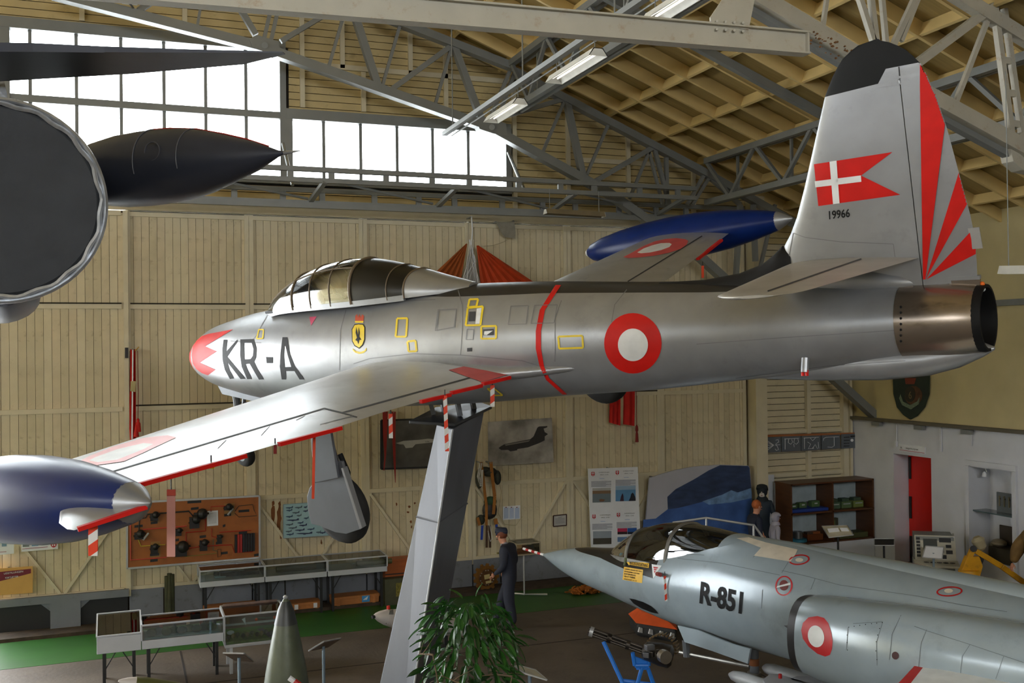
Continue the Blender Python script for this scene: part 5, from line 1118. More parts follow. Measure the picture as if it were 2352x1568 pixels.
# left: poster strips and arrow sign
for px, lab in (([(-30, 1246), (32, 1240), (32, 1271), (-30, 1277)], 'white photo strip cut by the left edge of the picture'), ([(49, 1243), (133, 1233), (133, 1260), (49, 1267)], 'white photo strip with round red crest below the blue tank')):
    t = board('photo_strip', lab, 'poster', px, m_paper, th=.01, Y=20.2)
    x0 = px[0][0]; w_ = px[1][0]-px[0][0]
    for i in range(3): pic(t, 'photo', [(x0+3+i*w_*.25, px[0][1]+2-i*2), (x0+3+i*w_*.25+w_*.18, px[0][1]+1-i*2), (x0+3+i*w_*.25+w_*.18, px[0][1]+12-i*2), (x0+3+i*w_*.25, px[0][1]+13-i*2)], col(((120, 128, 130), (110, 150, 190), (110, 140, 160))[i]), 20.192)
    pic(t, 'red_rule', [(x0+2, px[3][1]-7), (x0+w_*.72, px[2][1]-5), (x0+w_*.72, px[2][1]-4), (x0+2, px[3][1]-6)], col((150, 40, 60)), 20.192)
    if x0 > 0:
        b = B(); flat(b, ell(123, 1249, 7, 8, n=20), 20.192); b.obj('crest', col((170, 30, 46)), t)
        for q in (ell(120.5, 1246.5, 1.6, 2, n=8), ell(125.5, 1246, 1.6, 2, n=8), ell(120.5, 1252, 1.6, 2, n=8), ell(125.5, 1251.5, 1.6, 2, n=8)): pic(t, 'crest_detail', q, m_paper, 20.186)
sg_ = board('arrow_sign', 'plywood sign with maroon arrow lettering at the left edge', 'sign', [(-40, 1308), (75, 1300), (75, 1361), (-40, 1369)], mat('plywood', (204, 156, 84), .55, 0, .08, 3.), Y=20.15, th=.02)
pic(sg_, 'arrow', [(-30, 1316), (71, 1306), (71, 1316), (-10, 1337), (-30, 1338)], col((110, 18, 40)), 20.143)
for t_, u, v, du in (('UDSTILLINGEN', 9, 1319, 44), ('FORTSÆTTER', 12, 1329, 30)): words(sg_, t_, u, v, du, 4, m_paper, 20.135, -du*.12)
# ================================================================ DISPLAY CASES
m_cas = mat('case_white', (186, 190, 196), .45, 0, .04, 3.); m_cgl2 = glass('case_glass', (240, 248, 246), .1)
m_leg = mat('leg_black', (24, 24, 25), .5)
def case(label, x0, x1, y0, y1, z0, z1, hb, items, legs=True, slope=False, frame_m=None):
    t = thing('display_case', label, 'display case', ((x0+x1)/2, (y0+y1)/2, 0), group='glazed display cases')
    fm = frame_m or m_cas
    B().box(((x0+x1)/2, (y0+y1)/2, z0+hb/2), (x1-x0, y1-y0, hb)).obj('base', fm, t, bevel=.006)
    zf = z1 if not slope else z0+hb+.02
    C8 = [V((x0, y0, zf)), V((x1, y0, zf)), V((x1, y1, z1)), V((x0, y1, z1))]; L8 = [V((x0, y0, z0+hb)), V((x1, y0, z0+hb)), V((x1, y1, z0+hb)), V((x0, y1, z0+hb))]
    for i in range(4):
        B().bar(C8[i], C8[(i+1) % 4], .022, .022).obj('glazing_bar', fm, t)
        if not (slope and i < 2): B().bar(L8[i], C8[i], .02, .02).obj('glazing_bar', fm, t)
    B().prism(C8, (0, 0, -.005)).obj('top_glass', m_cgl2, t)
    if not slope: B().box(((x0+x1)/2, y0+.01, (z0+hb+z1)/2), (x1-x0-.03, .005, z1-z0-hb)).obj('front_glass', m_cgl2, t)
    for X in (x0+.012, x1-.012):
        if not slope: B().box((X, (y0+y1)/2, (z0+hb+z1)/2), (.005, y1-y0-.03, z1-z0-hb)).obj('side_glass', m_cgl2, t)
    if legs:
        for X, sx in ((x0+.1, 1), (x1-.1, -1)):
            for Y in (y0+.07, y1-.07):
                B().box((X, Y, z0/2), (.045, .045, z0)).obj('leg', m_leg if frame_m is None else m_alu, t)
            if frame_m is None: B().bar((X, y0+.07, z0-.28), (X+sx*.16, y0+.07, z0-.01), .015, .015).obj('leg_brace', m_leg, t)
    for nm, c, p, sz in items:
        if nm == 'roll': B().tube([V(p)-V((sz[0]/2, 0, 0)), V(p)+V((sz[0]/2, 0, 0))], sz[2]/2, 10).obj('exhibit_roll', col(c), t, True)
        else: B().box(p, sz).obj(nm, col(c), t, bevel=.006)
    return t
def wx(u, v, Y): return atY(u, v, Y).x
yA, yB = 19.62, 20.24
ca_ = [wx(459.5, 1345, yA), wx(607.5, 1335, yA), wx(609.5, 1335, yA), wx(751, 1325, yA), wx(753.5, 1325, yA), wx(889.5, 1315, yA)]
zb_ = atY(460, 1350, yA).z; z_t = zb_+.3
case('grey display case below the brown training board, leftmost of the wall row', ca_[0], ca_[1], yA, yB, zb_, z_t, .1, [('exhibit_gun', (52, 46, 40), (2.05, 19.95, zb_+.15), (.7, .2, .07)), ('exhibit_card', (150, 176, 186), (1.7, 19.9, zb_+.12), (.2, .15, .02)), ('exhibit_tray', (80, 74, 60), (1.9, 20.05, zb_+.14), (.6, .1, .05))])
case('grey display case with olive tube, middle of the wall row', ca_[2], ca_[3], yA, yB, zb_, z_t, .1, [('roll', (84, 84, 60), (3.1, 19.9, zb_+.16), (.75, .1, .12)), ('exhibit_box', (70, 84, 76), (3.6, 20., zb_+.15), (.25, .2, .1))])
case('grey display case with two papers, rightmost of the wall row', ca_[4], ca_[5], yA, yB, zb_, z_t, .1, [('roll', (104, 100, 62), (4.6, 19.85, zb_+.15), (.7, .1, .1)), ('exhibit_paper', (206, 208, 210), (4.25, 20.05, zb_+.12), (.16, .12, .01)), ('exhibit_paper', (206, 208, 210), (4.75, 20.05, zb_+.12), (.2, .12, .01))])
yC, yD = 16.5, 17.12
zc_ = atY(222, 1503, yC).z
X1, X2, X3 = wx(222, 1480, yC), wx(324, 1475, yC), wx(514, 1465, yC)
case('small white sloped display case at the left end of the front row', X1, X2, yC, yD, zc_, zc_+.45, .24, [('exhibit_helmet', (92, 100, 84), ((X1+X2)/2-.1, yC+.4, zc_+.3), (.2, .14, .1)), ('exhibit_card', (200, 202, 200), ((X1+X2)/2+.02, yC+.3, zc_+.27), (.06, .06, .05)), ('exhibit_roll', (84, 90, 80), ((X1+X2)/2+.12, yC+.45, zc_+.3), (.25, .1, .1))], slope=True)
cs = case('long white display case full of green packs in the front row', X2+.01, X3, yC, yD, zc_, zc_+.36, .13, [('tray', (150, 178, 186), ((X2+X3)/2, yC+.3, zc_+.14), (X3-X2-.1, .5, .01))])
for i in range(9):
    x = X2+.12+i*(X3-X2-.2)/9
    B().ball((x+.03, yC+.18+.05*(i % 2), zc_+.19), .07, 9, 7, (1.15, .9, random.uniform(.65, 1.1))).obj('field_pack', col(((54, 74, 68), (60, 80, 84), (66, 82, 60))[i % 3], .8), cs, True)
for i in range(6): B().box((X2+.3+i*.2, yC+.45, zc_+.21), (.05, .04, .14)).obj('exhibit_tool', col(((120, 60, 50), (60, 60, 64), (150, 120, 90))[i % 3]), cs)
Xc0, Xc1 = wx(516, 1450, yC-.05), wx(655, 1445, yC-.05); zd = atY(519, 1489, yC-.05).z; zdt = atY(519, 1415, yC-.05).z
dc_ = case('aluminium framed diorama case with model trees and a road behind the bomb', Xc0, Xc1, yC-.05, yD+.02, zd, zdt, .05, [], frame_m=m_alu)
B().box(((Xc0+Xc1)/2, yC+.28, zd+.07), (Xc1-Xc0-.06, .6, .04)).obj('model_ground', mat('model_grass', (92, 120, 50), .9, 0, .3, 14.), dc_)
B().box(((Xc0+Xc1)/2, yC+.3, (zd+zdt)/2+.02), (Xc1-Xc0-.05, .02, .03)).obj('shelf_bar', m_alu, dc_)
B().box(((Xc0+Xc1)/2, yC+.6, zd+.33), (Xc1-Xc0-.06, .01, .4)).obj('back_scene', mat('model_backdrop', (120, 98, 88), .8, 0, .3, 5.), dc_)
B().bar((Xc0+.72, yC+.0, zd+.095), (Xc0+.6, yC+.55, zd+.095), .09, .006).obj('model_road', col((70, 70, 76)), dc_)
for i in range(13):
    x = Xc0+.07+i*.072; y = yC+.06+.05*(i % 3); b = B().ball((x, y, zd+.14), .032, 8, 6, (1, 1, 1.15)); b.tube([(x, y, zd+.085), (x, y, zd+.13)], .006, 5); b.obj('model_tree', col(((36, 50, 30), (104, 96, 40), (44, 66, 36))[i % 3], .9), dc_, True)
B().ball((Xc0+.13, yC+.4, zd+.12), .05, 8, 6, (1.2, .8, .7)).obj('model_tent', m_paper, dc_, True)
for x in (.5, .78): B().ball((Xc0+x, yC+.15, zdt-.14), .025, 8, 6).obj('model_balloon', col((236, 84, 24)), dc_, True)
B().tube([(Xc0+.44, yC+.15, zdt-.12), (Xc0+.9, yC+.15, zdt-.15)], .012, 6).obj('model_aircraft', col((90, 100, 80)), dc_); B().prism([(Xc0+.28, yC+.15, zdt-.12), (Xc0+.33, yC+.15, zdt-.1), (Xc0+.34, yC+.15, zdt-.22)], (0, .01, 0)).obj('model_tag', m_paper, dc_)
# glazed case on a steel foot beyond the walking figure
gx0, gx1 = wx(1186, 1270, 19.3), wx(1241, 1270, 19.3); gz0, gz1 = atY(1200, 1276, 19.3).z, atY(1230, 1246, 19.3).z
gc = case('glass case on a bent steel foot behind the walking mannequin', gx0, gx1, 19.3, 19.75, gz0, gz1, .03, [('exhibit_ground', (40, 84, 62), ((gx0+gx1)/2, 19.5, gz0+.05), (.42, .36, .05)), ('exhibit_engine', (60, 62, 60), ((gx0+gx1)/2+.05, 19.45, gz0+.12), (.22, .12, .1))], legs=False, frame_m=mat('clear_edge', (150, 140, 118), .4))
xf = wx(1205.5, 1300, 19.35); B().tube([(xf, 19.4, gz0), (xf, 19.4, .03), (xf+.42, 19.2, .03)], .02, 8).obj('foot', m_alu, gc); B().tube([(xf, 19.4, .03), (xf-.25, 19.65, .03)], .02, 8).obj('foot', m_alu, gc)
# crates, cabinet and rolls by the doors
m_crate = mat('crate_wood', (176, 112, 58), .65, 0, .18, 4., dirt=((110, 66, 34), .5, 6.))
def crate(label, u0, u1, v0, v1, Y, dep, m=m_crate, name='wooden_crate', cat='crate', lid=True):
    a, c_ = atY(u0, (v0+v1)/2, Y), atY(u1, (v0+v1)/2, Y); z1 = atY((u0+u1)/2, v0, Y).z; z0 = .06 if Y > 19.83 else 0.
    t = thing(name, label, cat, ((a.x+c_.x)/2, Y+dep/2, z0))
    X0, X1 = a.x, c_.x
    B().box(((X0+X1)/2, Y+dep/2, (z0+z1)/2), (X1-X0, dep, z1-z0)).obj('body', m, t, bevel=.006)
    if lid:
        B().box(((X0+X1)/2, Y+dep/2, z1-.02), (X1-X0+.02, dep+.02, .05)).obj('lid', m, t, bevel=.005)
        for X in (X0+.12*(X1-X0), X1-.12*(X1-X0)): B().box((X, Y-.01, (z0+z1)/2), (.06, .025, z1-z0)).obj('batten', m, t)
    return t, X0, X1, z0, z1
t, a, b_, z0, z1 = crate('orange wooden crate with a blue sticker below the rightmost wall case', 764, 871, 1368, 1392, 19.85, .34)
B().box((b_-.27, 19.828, (z0+z1)/2+.01), (.15, .01, .12)).obj('sticker', col((70, 150, 210)), t); B().prism([(b_-.33, 19.82, .13), (b_-.22, 19.82, .2), (b_-.25, 19.82, .13)], (0, .004, 0)).obj('sticker_print', m_paper, t)
t, a, b_, z0, z1 = crate('wooden crate with two white labels half hidden by the bomb', 668, 736, 1384, 1404, 19.85, .34)
for X in (a+.1, b_-.1): B().box((X, 19.828, (z0+z1)/2), (.07, .01, .09)).obj('sticker', m_paper, t)
crate('wooden crate seen through the diorama case at the wall', 470, 590, 1393, 1412, 19.85, .34)
t, a, b_, z0, z1 = crate('brown timber cabinet between the wall cases and the pylon', 885, 960, 1283, 1395, 19.95, .3, mat('cabinet_brown', (170, 88, 34), .5, 0, .12, 3., stretch=(1, 1, 6)), 'timber_cabinet', 'cabinet', False)
B().box(((a+b_)/2, 19.93, (z0+z1)*.62), (b_-a, .03, .015)).obj('seam', m_ink, t)
t, a, b_, z0, z1 = crate('olive ammunition box with yellow stencil at the pylon foot', 884, 950, 1328, 1392, 19.7, .22, mat('olive_box', (74, 74, 50), .6, 0, .15, 5.), 'ammunition_box', 'box', False)
B().box((a+.32, 19.69, (z0+z1)/2+.04), (.2, .01, .26)).obj('stencil', mat('stencil_yellow', (120, 110, 44), .7, 0, .4, 30.), t)
for i, (du, h) in enumerate(((-6, 1322), (0, 1316), (6, 1319))):
    rl_ = thing('rolled_mat', ('left', 'middle', 'right')[i]+' of three olive rolls standing against the grey base', 'roll', tuple(atY(390+du, 1405, 20.1)), group='olive rolls by the door')
    B().tube([(atY(390+du, 1400, 20.1-.04*(i == 1)).x, 20.1-.04*(i == 1), .06), (atY(390+du, 1400, 20.1).x, 20.1, atY(390, h, 20.1).z)], .045, 10).obj('roll', mat('olive_roll', (58, 60, 38), .8, 0, .2, 6.), rl_, True)
# sprocket wheel
sp = thing('sprocket_wheel', 'brown toothed sprocket wheel leaning at the door behind the walking mannequin', 'wheel', tuple(atY(1117, 1358, 20.0)))
c = atY(1117.5, 1325.5, 20.0); m_rust = mat('rust_brown', (128, 86, 32), .55, .3, .2, 8.)
R0 = .235; P = []
for i in range(13):
    for da, r in ((-.16, R0), (-.09, R0+.045), (.09, R0+.045), (.16, R0)): a = 2*math.pi*i/13+da; P.append(c+V((math.cos(a)*r, 0, math.sin(a)*r)))
B().prism(P, (0, .05, 0)).obj('toothed_ring', m_rust, sp, bevel=.004)
B().lathe(c+V((0, -.03, 0)), (0, 1, 0), [(0, .01), (0, .16), (.02, .175), (.05, .18)], 28).obj('hub_plate', mat('hub_brown', (96, 62, 30), .6, .2, .2, 8.), sp, True)
for i in range(18): a = 2*math.pi*i/18; B().ball(c+V((math.cos(a)*.15, -.035, math.sin(a)*.15)), .011, 6, 5).obj('bolt', m_alu if i % 3 else m_ink, sp, True)
for dx, dz, w_, h in ((.0, .02, .12, .09), (.03, -.09, .12, .05)): B().box(c+V((dx, -.036, dz)), (w_, .006, h), Matrix.Rotation(-.12, 3, 'Y')).obj('plaque', col((206, 186, 130)), sp)
# ================================================================ FLOOR EXHIBITS
m_olive = mat('bomb_olive', (82, 88, 70), .42, .1, .2, 4., .05, 20., dirt=((54, 70, 48), .6, 3.))
bb = atD(657, 1480, 12.); bo = thing('bomb', 'tall olive bomb standing nose up in front of the diorama case', 'bomb', (bb.x, bb.y, 0))
bt_ = atD(657, 1372, 12.).z
B().lathe((bb.x, bb.y, 0), (0, 0, 1), [(0, .16), (.1, .29), (.5, .31), (bt_-1.2, .285), (bt_-.85, .235), (bt_-.55, .18), (bt_-.28, .125), (bt_-.14, .085), (bt_-.05, .045), (bt_, .02)], 32).obj('body', m_olive, bo, True)
B().lathe((bb.x, bb.y, bt_-.01), (0, 0, 1), [(0, .025), (.02, .03), (.035, .018), (.04, .002)], 12).obj('nose_fuze', m_alu, bo, True)
B().lathe((bb.x, bb.y, bt_-.3), (0, 0, 1), [(0, .134), (.1, .108), (.16, .094), (.26, .05)], 24, False, False).obj('nose_band', mat('bomb_dark', (52, 54, 52), .4), bo, True)
def stand(label, P, zfl, m, tilt=None, pole_at=None, pole_m=None, name='info_stand'):
    c = sum(P, V())/len(P); pp = pole_at or c; t = thing(name, label, 'info stand', (pp.x, pp.y, 0), group='information stands')
    n = (P[1]-P[0]).cross(P[-1]-P[0]).normalized()
    if n.z < 0: n = -n
    B().prism([p-n*.012 for p in P], n*.012).obj('panel', m, t)
    for i in range(len(P)): B().bar(P[i], P[(i+1) % len(P)], .016, .016).obj('frame', m_alu, t)
    B().tube([(pp.x, pp.y, .01), (pp.x, pp.y, pp.z-.01)], .022, 10).obj('pole', pole_m or mat('pole_blue_grey', (128, 146, 160), .45, .3), t, True)
    B().lathe((pp.x, pp.y, 0), (0, 0, 1), [(0, .16), (.012, .16), (.02, .03)], 16).obj('foot', pole_m or MATS['pole_blue_grey'], t, True)
    return t
def slant(u, v, d, w_, dep, rz, tl_):
    c = atD(u, v, d); Rm = Matrix.Rotation(rz, 3, 'Z') @ Matrix.Rotation(tl_, 3, 'X'); return [c+Rm @ V((x*w_/2, y*dep/2, 0)) for x, y in ((-1, -1), (1, -1), (1, 1), (-1, 1))]
m_lect = mat('lectern_print', (110, 92, 78), .5, 0, .2, 8.)
stand('grey info stand with brown print beside the diorama case legs', [atD(513, 1499, 13.5), atD(560, 1500, 13.4), atD(583, 1518, 13.9), atD(540, 1515, 14.1)], 0, m_lect)
stand('grey info stand seen edge-on to the right of the bomb', [atD(709, 1494, 14.3), atD(743, 1473, 14.4), atD(783, 1465, 14.8), atD(752, 1485, 14.9)], 0, m_lect, pole_at=atD(743, 1482, 14.6))
stand('cream info stand tilted beside the potted plant', [atD(1176, 1524, 12.6), atD(1229, 1538, 12.4), atD(1256, 1561, 12.0), atD(1206, 1546, 12.1)], 0, mat('lectern_cream', (206, 200, 180), .5))
def missile(label, a, c_, r, m, nose_m, name='missile'):
    d = (c_-a); L_ = d.length; d.normalize(); t = thing(name, label, 'missile', (((a+c_)/2).x, ((a+c_)/2).y, 0))
    B().lathe(a, d, [(L_*.12, r*.8), (L_*.22, r), (L_*.95, r), (L_, r*.8)], 20).obj('body', m, t, True)
    B().lathe(a, d, [(0, .01), (L_*.02, r*.3), (L_*.06, r*.56), (L_*.125, r*.82)], 20).obj('nose', nose_m, t, True)
    for k in (.3, .8):
        p = a+d*L_*k; B().box((p.x, p.y, (p.z-r)/2), (.06, .06, p.z-r)).obj('cradle', m_leg, t); B().box((p.x, p.y, .01), (.4, .3, .02)).obj('cradle_foot', m_leg, t)
    return t, d
wm = mat('missile_white', (206, 200, 196), .45, 0, .06)
ma, mc = atZ(858, 1413, .62), None
ma = atD(858, 1413, 16.4); mc = atD(1062, 1443, 17.6)
t, d = missile('white missile with red cap and number nine half behind the pylon', ma, mc, .15, wm, wm)
B().tube([ma-d*.03+V((0, 0, -.03)), ma+d*.06], [.03, .03], 8).obj('seeker', m_ink, t); p = ma+d*.3+V((0, 0, .14)); B().tube([p, p+V((0, 0, .05))], .03, 8).obj('red_cap', col((206, 44, 32)), t, True)
b = B(); o = atD(879, 1420, 15.8); put_text(b, '9', o, atD(885, 1421, 15.8)-o, atD(879, 1409, 15.8)-o)
hs = Skin(t); bm_ = B().lathe(root_matrix(t).inverted() @ ma, d, [(0, .01), (.12*(mc-ma).length, .123), (.25*(mc-ma).length, .15), ((mc-ma).length*.95, .15)], 20); hs.reg('b', bm_); hs.text('9', (878, 1420), (6, .8), (-.5, -11), 'b', col((120, 30, 44)), off=.004)
hs.line([(889, 1401), (887, 1432)], 1.2, 'b', m_ink, 'seam'); hs.paint([(895, 1402), (903, 1400), (904, 1411), (893, 1411)], 'b', col((120, 120, 120)), 'hatch', 4)
m2, c2 = atD(272, 1563, 11.), atD(560, 1610, 11.6)
missile('olive missile with white nose crossing the bottom edge', m2, c2, .085, mat('missile_olive', (88, 90, 44), .35), wm)
fl = thing('flare_tube', 'small red and white tube in front of the bomb', 'tube', (atD(672, 1562, 11.).x, atD(672, 1562, 11.).y, 0)); q0, q1 = atD(664, 1556, 11.), atD(690, 1575, 11.)
B().tube([q0, q0.lerp(q1, .45)], .03, 8).obj('white_end', m_paper, fl, True); B().tube([q0.lerp(q1, .45), q1], .035, 8).obj('red_end', col((190, 40, 36)), fl, True); B().tube([q1, (q1.x, q1.y, 0)], .02, 8).obj('post', m_leg, fl)
# rotary cannon on a blue trestle
gn = thing('rotary_cannon', 'six-barrelled cannon with cartridge belt beside the grey jet', 'gun', tuple(atZ(1480, 1640)))
D0 = 13.6
ga, gb_ = atD(1352, 1448, D0+.15), atD(1476, 1492, D0); gd = (gb_-ga).normalized(); s1, s2, _ = frame(gd); m_gun = mat('gun_metal', (66, 60, 54), .38, .7, .2, 9.)
for i in range(6): a = 2*math.pi*i/6; off = (s1*math.cos(a)+s2*math.sin(a))*.042; B().tube([ga+off, gb_+off], .017, 8).obj('barrel', m_gun, gn, True)
for k in (.02, .35, .36, .7): B().lathe(ga+gd*((gb_-ga).length*k), gd, [(0, .03), (0, .066), (.05, .066), (.05, .03)], 18).obj('barrel_clamp', m_alu if k == .02 else m_gun, gn, True)
ge = atD(1540, 1508, D0-.1)
B().lathe(gb_, (ge-gb_), [(0, .07), (.04, .12), (.14, .13), (.24, .15), (.36, .15), (.4, .1)], 20).obj('rotor_housing', m_gun, gn, True)
B().lathe(atD(1522, 1505, D0-.28), (atD(1534, 1512, D0-.42)-atD(1522, 1505, D0-.28)), [(0, .05), (0, .085), (.1, .085), (.1, .02)], 20).obj('drive_drum', mat('steel_bright', (150, 140, 126), .3, .8), gn, True)
for i, (u, v) in enumerate(((1492, 1486), (1500, 1500), (1486, 1502), (1512, 1494))): B().box(atD(u, v, D0-.14), (.12, .08, .07), Matrix.Rotation(.4*i, 3, 'Z')).obj('feed_part', m_gun if i % 2 else col((110, 110, 112), .4, .6), gn, bevel=.008)
for i in range(14):
    a = -2.7+i*.22; c = atD(1520+36*math.cos(a), 1492+36*math.sin(a), D0+.05); B().tube([c-V((.045, .03, 0)), c+V((.0, 0, 0)), c+V((.05, .03, .015))], [.014, .014, .004], 7).obj('cartridge', mat('brass', (130, 104, 70), .35, .8), gn, True)
m_bl = mat('stand_blue', (34, 116, 206), .45, 0, .06)
ts = thing('gun_trestle', 'bright blue tubular trestle holding the rotary cannon', 'stand', tuple(atZ(1470, 1650)))
zg = atD(1470, 1525, D0)
for p, q in (((1386, 1473, D0+.1), (1445, 1600, D0-.1)), ((1453, 1498, D0), (1458, 1528, D0)), ((1458, 1528, D0), (1490, 1528, D0)), ((1490, 1528, D0), (1490, 1515, D0)), ((1474, 1534, D0), (1456, 1600, D0-.2)), ((1488, 1534, D0), (1512, 1600, D0)), ((1425, 1562, D0), (1500, 1572, D0))):
    B().tube([atD(*p), atD(*q)], .028, 8).obj('tube', m_bl, ts, True)
B().prism([atD(u, v, D0) for u, v in ((1452, 1505), (1490, 1518), (1490, 1538), (1462, 1538))], CF*.03).obj('saddle', m_bl, ts)
for u, d_ in ((1445, D0-.1), (1456, D0-.2), (1512, D0)): p = atD(u, 1600, d_); B().tube([p, (p.x, p.y, 0)], .028, 8).obj('leg', m_bl, ts, True)
# life raft bag and net heap
lr = thing('life_raft', 'orange and black life raft bag on the floor under the grey jet', 'raft', tuple(atZ(1500, 1462)))
q = [atZ(1444, 1440), atZ(1462, 1462), atZ(1555, 1478), atZ(1548, 1445), atZ(1490, 1430)]
B().prism(q, (0, 0, .24)).obj('bag', mat('raft_black', (30, 30, 30), .7, 0, .2, 9.), lr, bevel=.06)
q2 = [p+V((0, 0, .24)) for p in q]; cq = sum(q2, V())/5+V((-.1, 0, .16)); b = B(); b.add([p.lerp(cq, -.02) for p in q2]+[p.lerp(cq, .5)+V((0, 0, .07)) for p in q2]+[cq], [(i, (i+1) % 5, 5+(i+1) % 5, 5+i) for i in range(5)]+[(5+i, 5+(i+1) % 5, 10) for i in range(5)]); b.obj('cover', mat('raft_orange', (214, 84, 26), .6, 0, .1, 5.), lr, True)
for i in range(4): p = q[1].lerp(q[2], .1+.26*i)+V((0, -.02, .13)); B().box(p, (.09, .03, .08), Matrix.Rotation(.3, 3, 'Y')).obj('patch', m_paper, lr)
nh = thing('net_heap', 'crumpled orange brown net heap on the green walkway', 'net', tuple(atZ(1338, 1362)))
b = B(); c = atZ(1338, 1362)
for i in range(80):
    a = random.uniform(0, 6.28); r = random.random()**.6; p = c+V((math.cos(a)*r*.33, math.sin(a)*r*.2, .02+.1*(1-r))); pts = [p]
    for k in range(4): pts.append(pts[-1]+V((random.uniform(-.09, .09), random.uniform(-.06, .06), random.uniform(-.02, .03))))
    b.tube([V((q_.x, q_.y, max(q_.z, .015))) for q_ in pts], random.uniform(.01, .024), 5)
b.obj('net', mat('net_orange', (170, 100, 36), .9, 0, .35, 14., .5, 30.), nh, True, ang=50)
# striped warning streamers
m_st = mat('streamer_orange', (232, 70, 20), .6)
def stripes(name, a, c_):
    m = mat(name, a, .6, 0, 0); nt = m.node_tree; N = nt.nodes; L = nt.links; P = N['Principled BSDF']; tc = N.new('ShaderNodeTexCoord'); mp = N.new('ShaderNodeMapping'); mp.inputs['Rotation'].default_value = (0, math.radians(35), 0); wv = N.new('ShaderNodeTexWave'); wv.bands_direction = 'Z'; wv.inputs['Scale'].default_value = 2.6
    L.new(tc.outputs['Object'], mp.inputs[0]); L.new(mp.outputs[0], wv.inputs[0]); cr = N.new('ShaderNodeValToRGB'); cr.color_ramp.interpolation = 'CONSTANT'; cr.color_ramp.elements[0].color = rgb(a); cr.color_ramp.elements[1].color = rgb(c_); cr.color_ramp.elements[1].position = .55; L.new(wv.outputs[0], cr.inputs[0]); L.new(cr.outputs[0], P.inputs['Base Color']); return m
m_rw = stripes('streamer_red_white', (226, 62, 22), (226, 224, 220))
def streamer(label, u, v, v1, d, wd, m=m_rw, tw=.25, lean=0., name='warning_streamer'):
    t = thing(name, label, 'streamer', tuple(atD(u, v, d))); n = 10; A, Z_ = atD(u, v, d), atD(u+lean, v1, d); ww = wd*d/FPX; b = B(); rows = []
    for i in range(n+1):
        k = i/n; p = A.lerp(Z_, k); a = tw*math.sin(k*3.); s_ = (CR*math.cos(a)+CF*math.sin(a))*ww/2; nn = CF*.004; rows.append([p-s_-nn, p+s_-nn, p+s_+nn, p-s_+nn])
    b.loft(rows).obj('ribbon', m, t); B().tube([A+V((0, 0, .06)), A], .006, 5).obj('cord', m_ink, t); return t
def wd_(x, y): p = A84 @ V((x, y, 0)); return (p-CAM).dot(CF)
streamer('long red and white streamer hanging in front of the pylon', 1022, 908, 1036, wd_(6.66, -1.7), 9, lean=5)
streamer('short red and white streamer below the wing root', 1131, 884, 934, wd_(6.68, -.75), 10)
streamer('red and white streamer hanging over the framed photograph', 897, 950, 1006, wd_(6.55, -2.3), 9, lean=1)
streamer('broad orange and white streamer under the blue tank fin', 214, 1208, 1276, wd_(6.9, -6.1), 21, tw=.1, lean=0)
streamer('plain orange ribbon hanging beside the wheel leg', 722, 1000, 1145, wd_(6.5, -3.2), 6, m_st, lean=-3)
streamer('orange ribbon hanging below the far wing', 1614, 610, 638, wd_(6.65, 4.), 6, m_st)
streamer('orange and white streamer on the grey jet sensor', 1527, 1322, 1380, (VANE-CAM).dot(CF)-.03, 5.5, lean=3)
streamer('dark red tassel hanging below the wing edge', 632, 1022, 1042, wd_(6.6, -3.8), 7, m_cord, name='tassel')
streamer('yellow strap hanging below the wing edge near the wheel', 485, 1062, 1076, wd_(6.6, -4.4), 15, m_yel, name='strap')
pk = streamer('long pink streamer with red top hanging before the training board', 393, 1136, 1278, wd_(6.55, -4.75), 19, mat('faded_pink', (206, 146, 134), .7, 0, .08, 4.), tw=.05)
B().prism([atD(u, v, wd_(6.55, -4.75)-.02) for u, v in ((383, 1124), (403, 1124), (403, 1138), (383, 1138))], CF*.01).obj('top_tab', col((186, 74, 56)), pk); B().tube([atD(393, 1086, wd_(6.55, -4.75)), atD(393, 1126, wd_(6.55, -4.75))], .005, 5).obj('cord', m_ink, pk)
# ================================================================ POTTED PLANT
pl = atD(1082, 1490, 9.2); pot = thing('potted_plant', 'leafy green potted weeping fig in front of the pylon', 'plant', (pl.x, pl.y, 0))
B().lathe((pl.x, pl.y, 0), (0, 0, 1), [(0, .15), (.02, .17), (.34, .21), (.36, .2), (.34, .19), (.32, .0)], 24).obj('pot', col((120, 70, 50), .7), pot, True)
m_leaf = mat('fig_leaf', (40, 88, 30), .32, 0, .25, 6.); m_leaf2 = mat('fig_leaf_dark', (26, 62, 22), .3, 0, .25, 6.); m_bark = mat('fig_bark', (110, 92, 70), .8)
lm = []
for m in (m_leaf, m_leaf2):
    L_ = B(); n = 5; up_ = []; dn = []
    rows = [[V((-.001, 0, 0)), V((0, 0, 0)), V((.001, 0, 0))]]
    for i in range(1, n+1):
        t = i/n; w_ = .019*math.sin(math.pi*min(t*.95+.03, 1))**.8 if i < n else .0005; zz = -.035*t*t; rows.append([V((-w_, t*.135, zz+.006)), V((0, t*.135, zz)), V((w_, t*.135, zz+.006))])
    L_.loft(rows, False, False, False); me = L_.mesh('leaf'); me.materials.append(m); lm.append(me)
ctr = V((pl.x, pl.y, pl.z))
brs = []
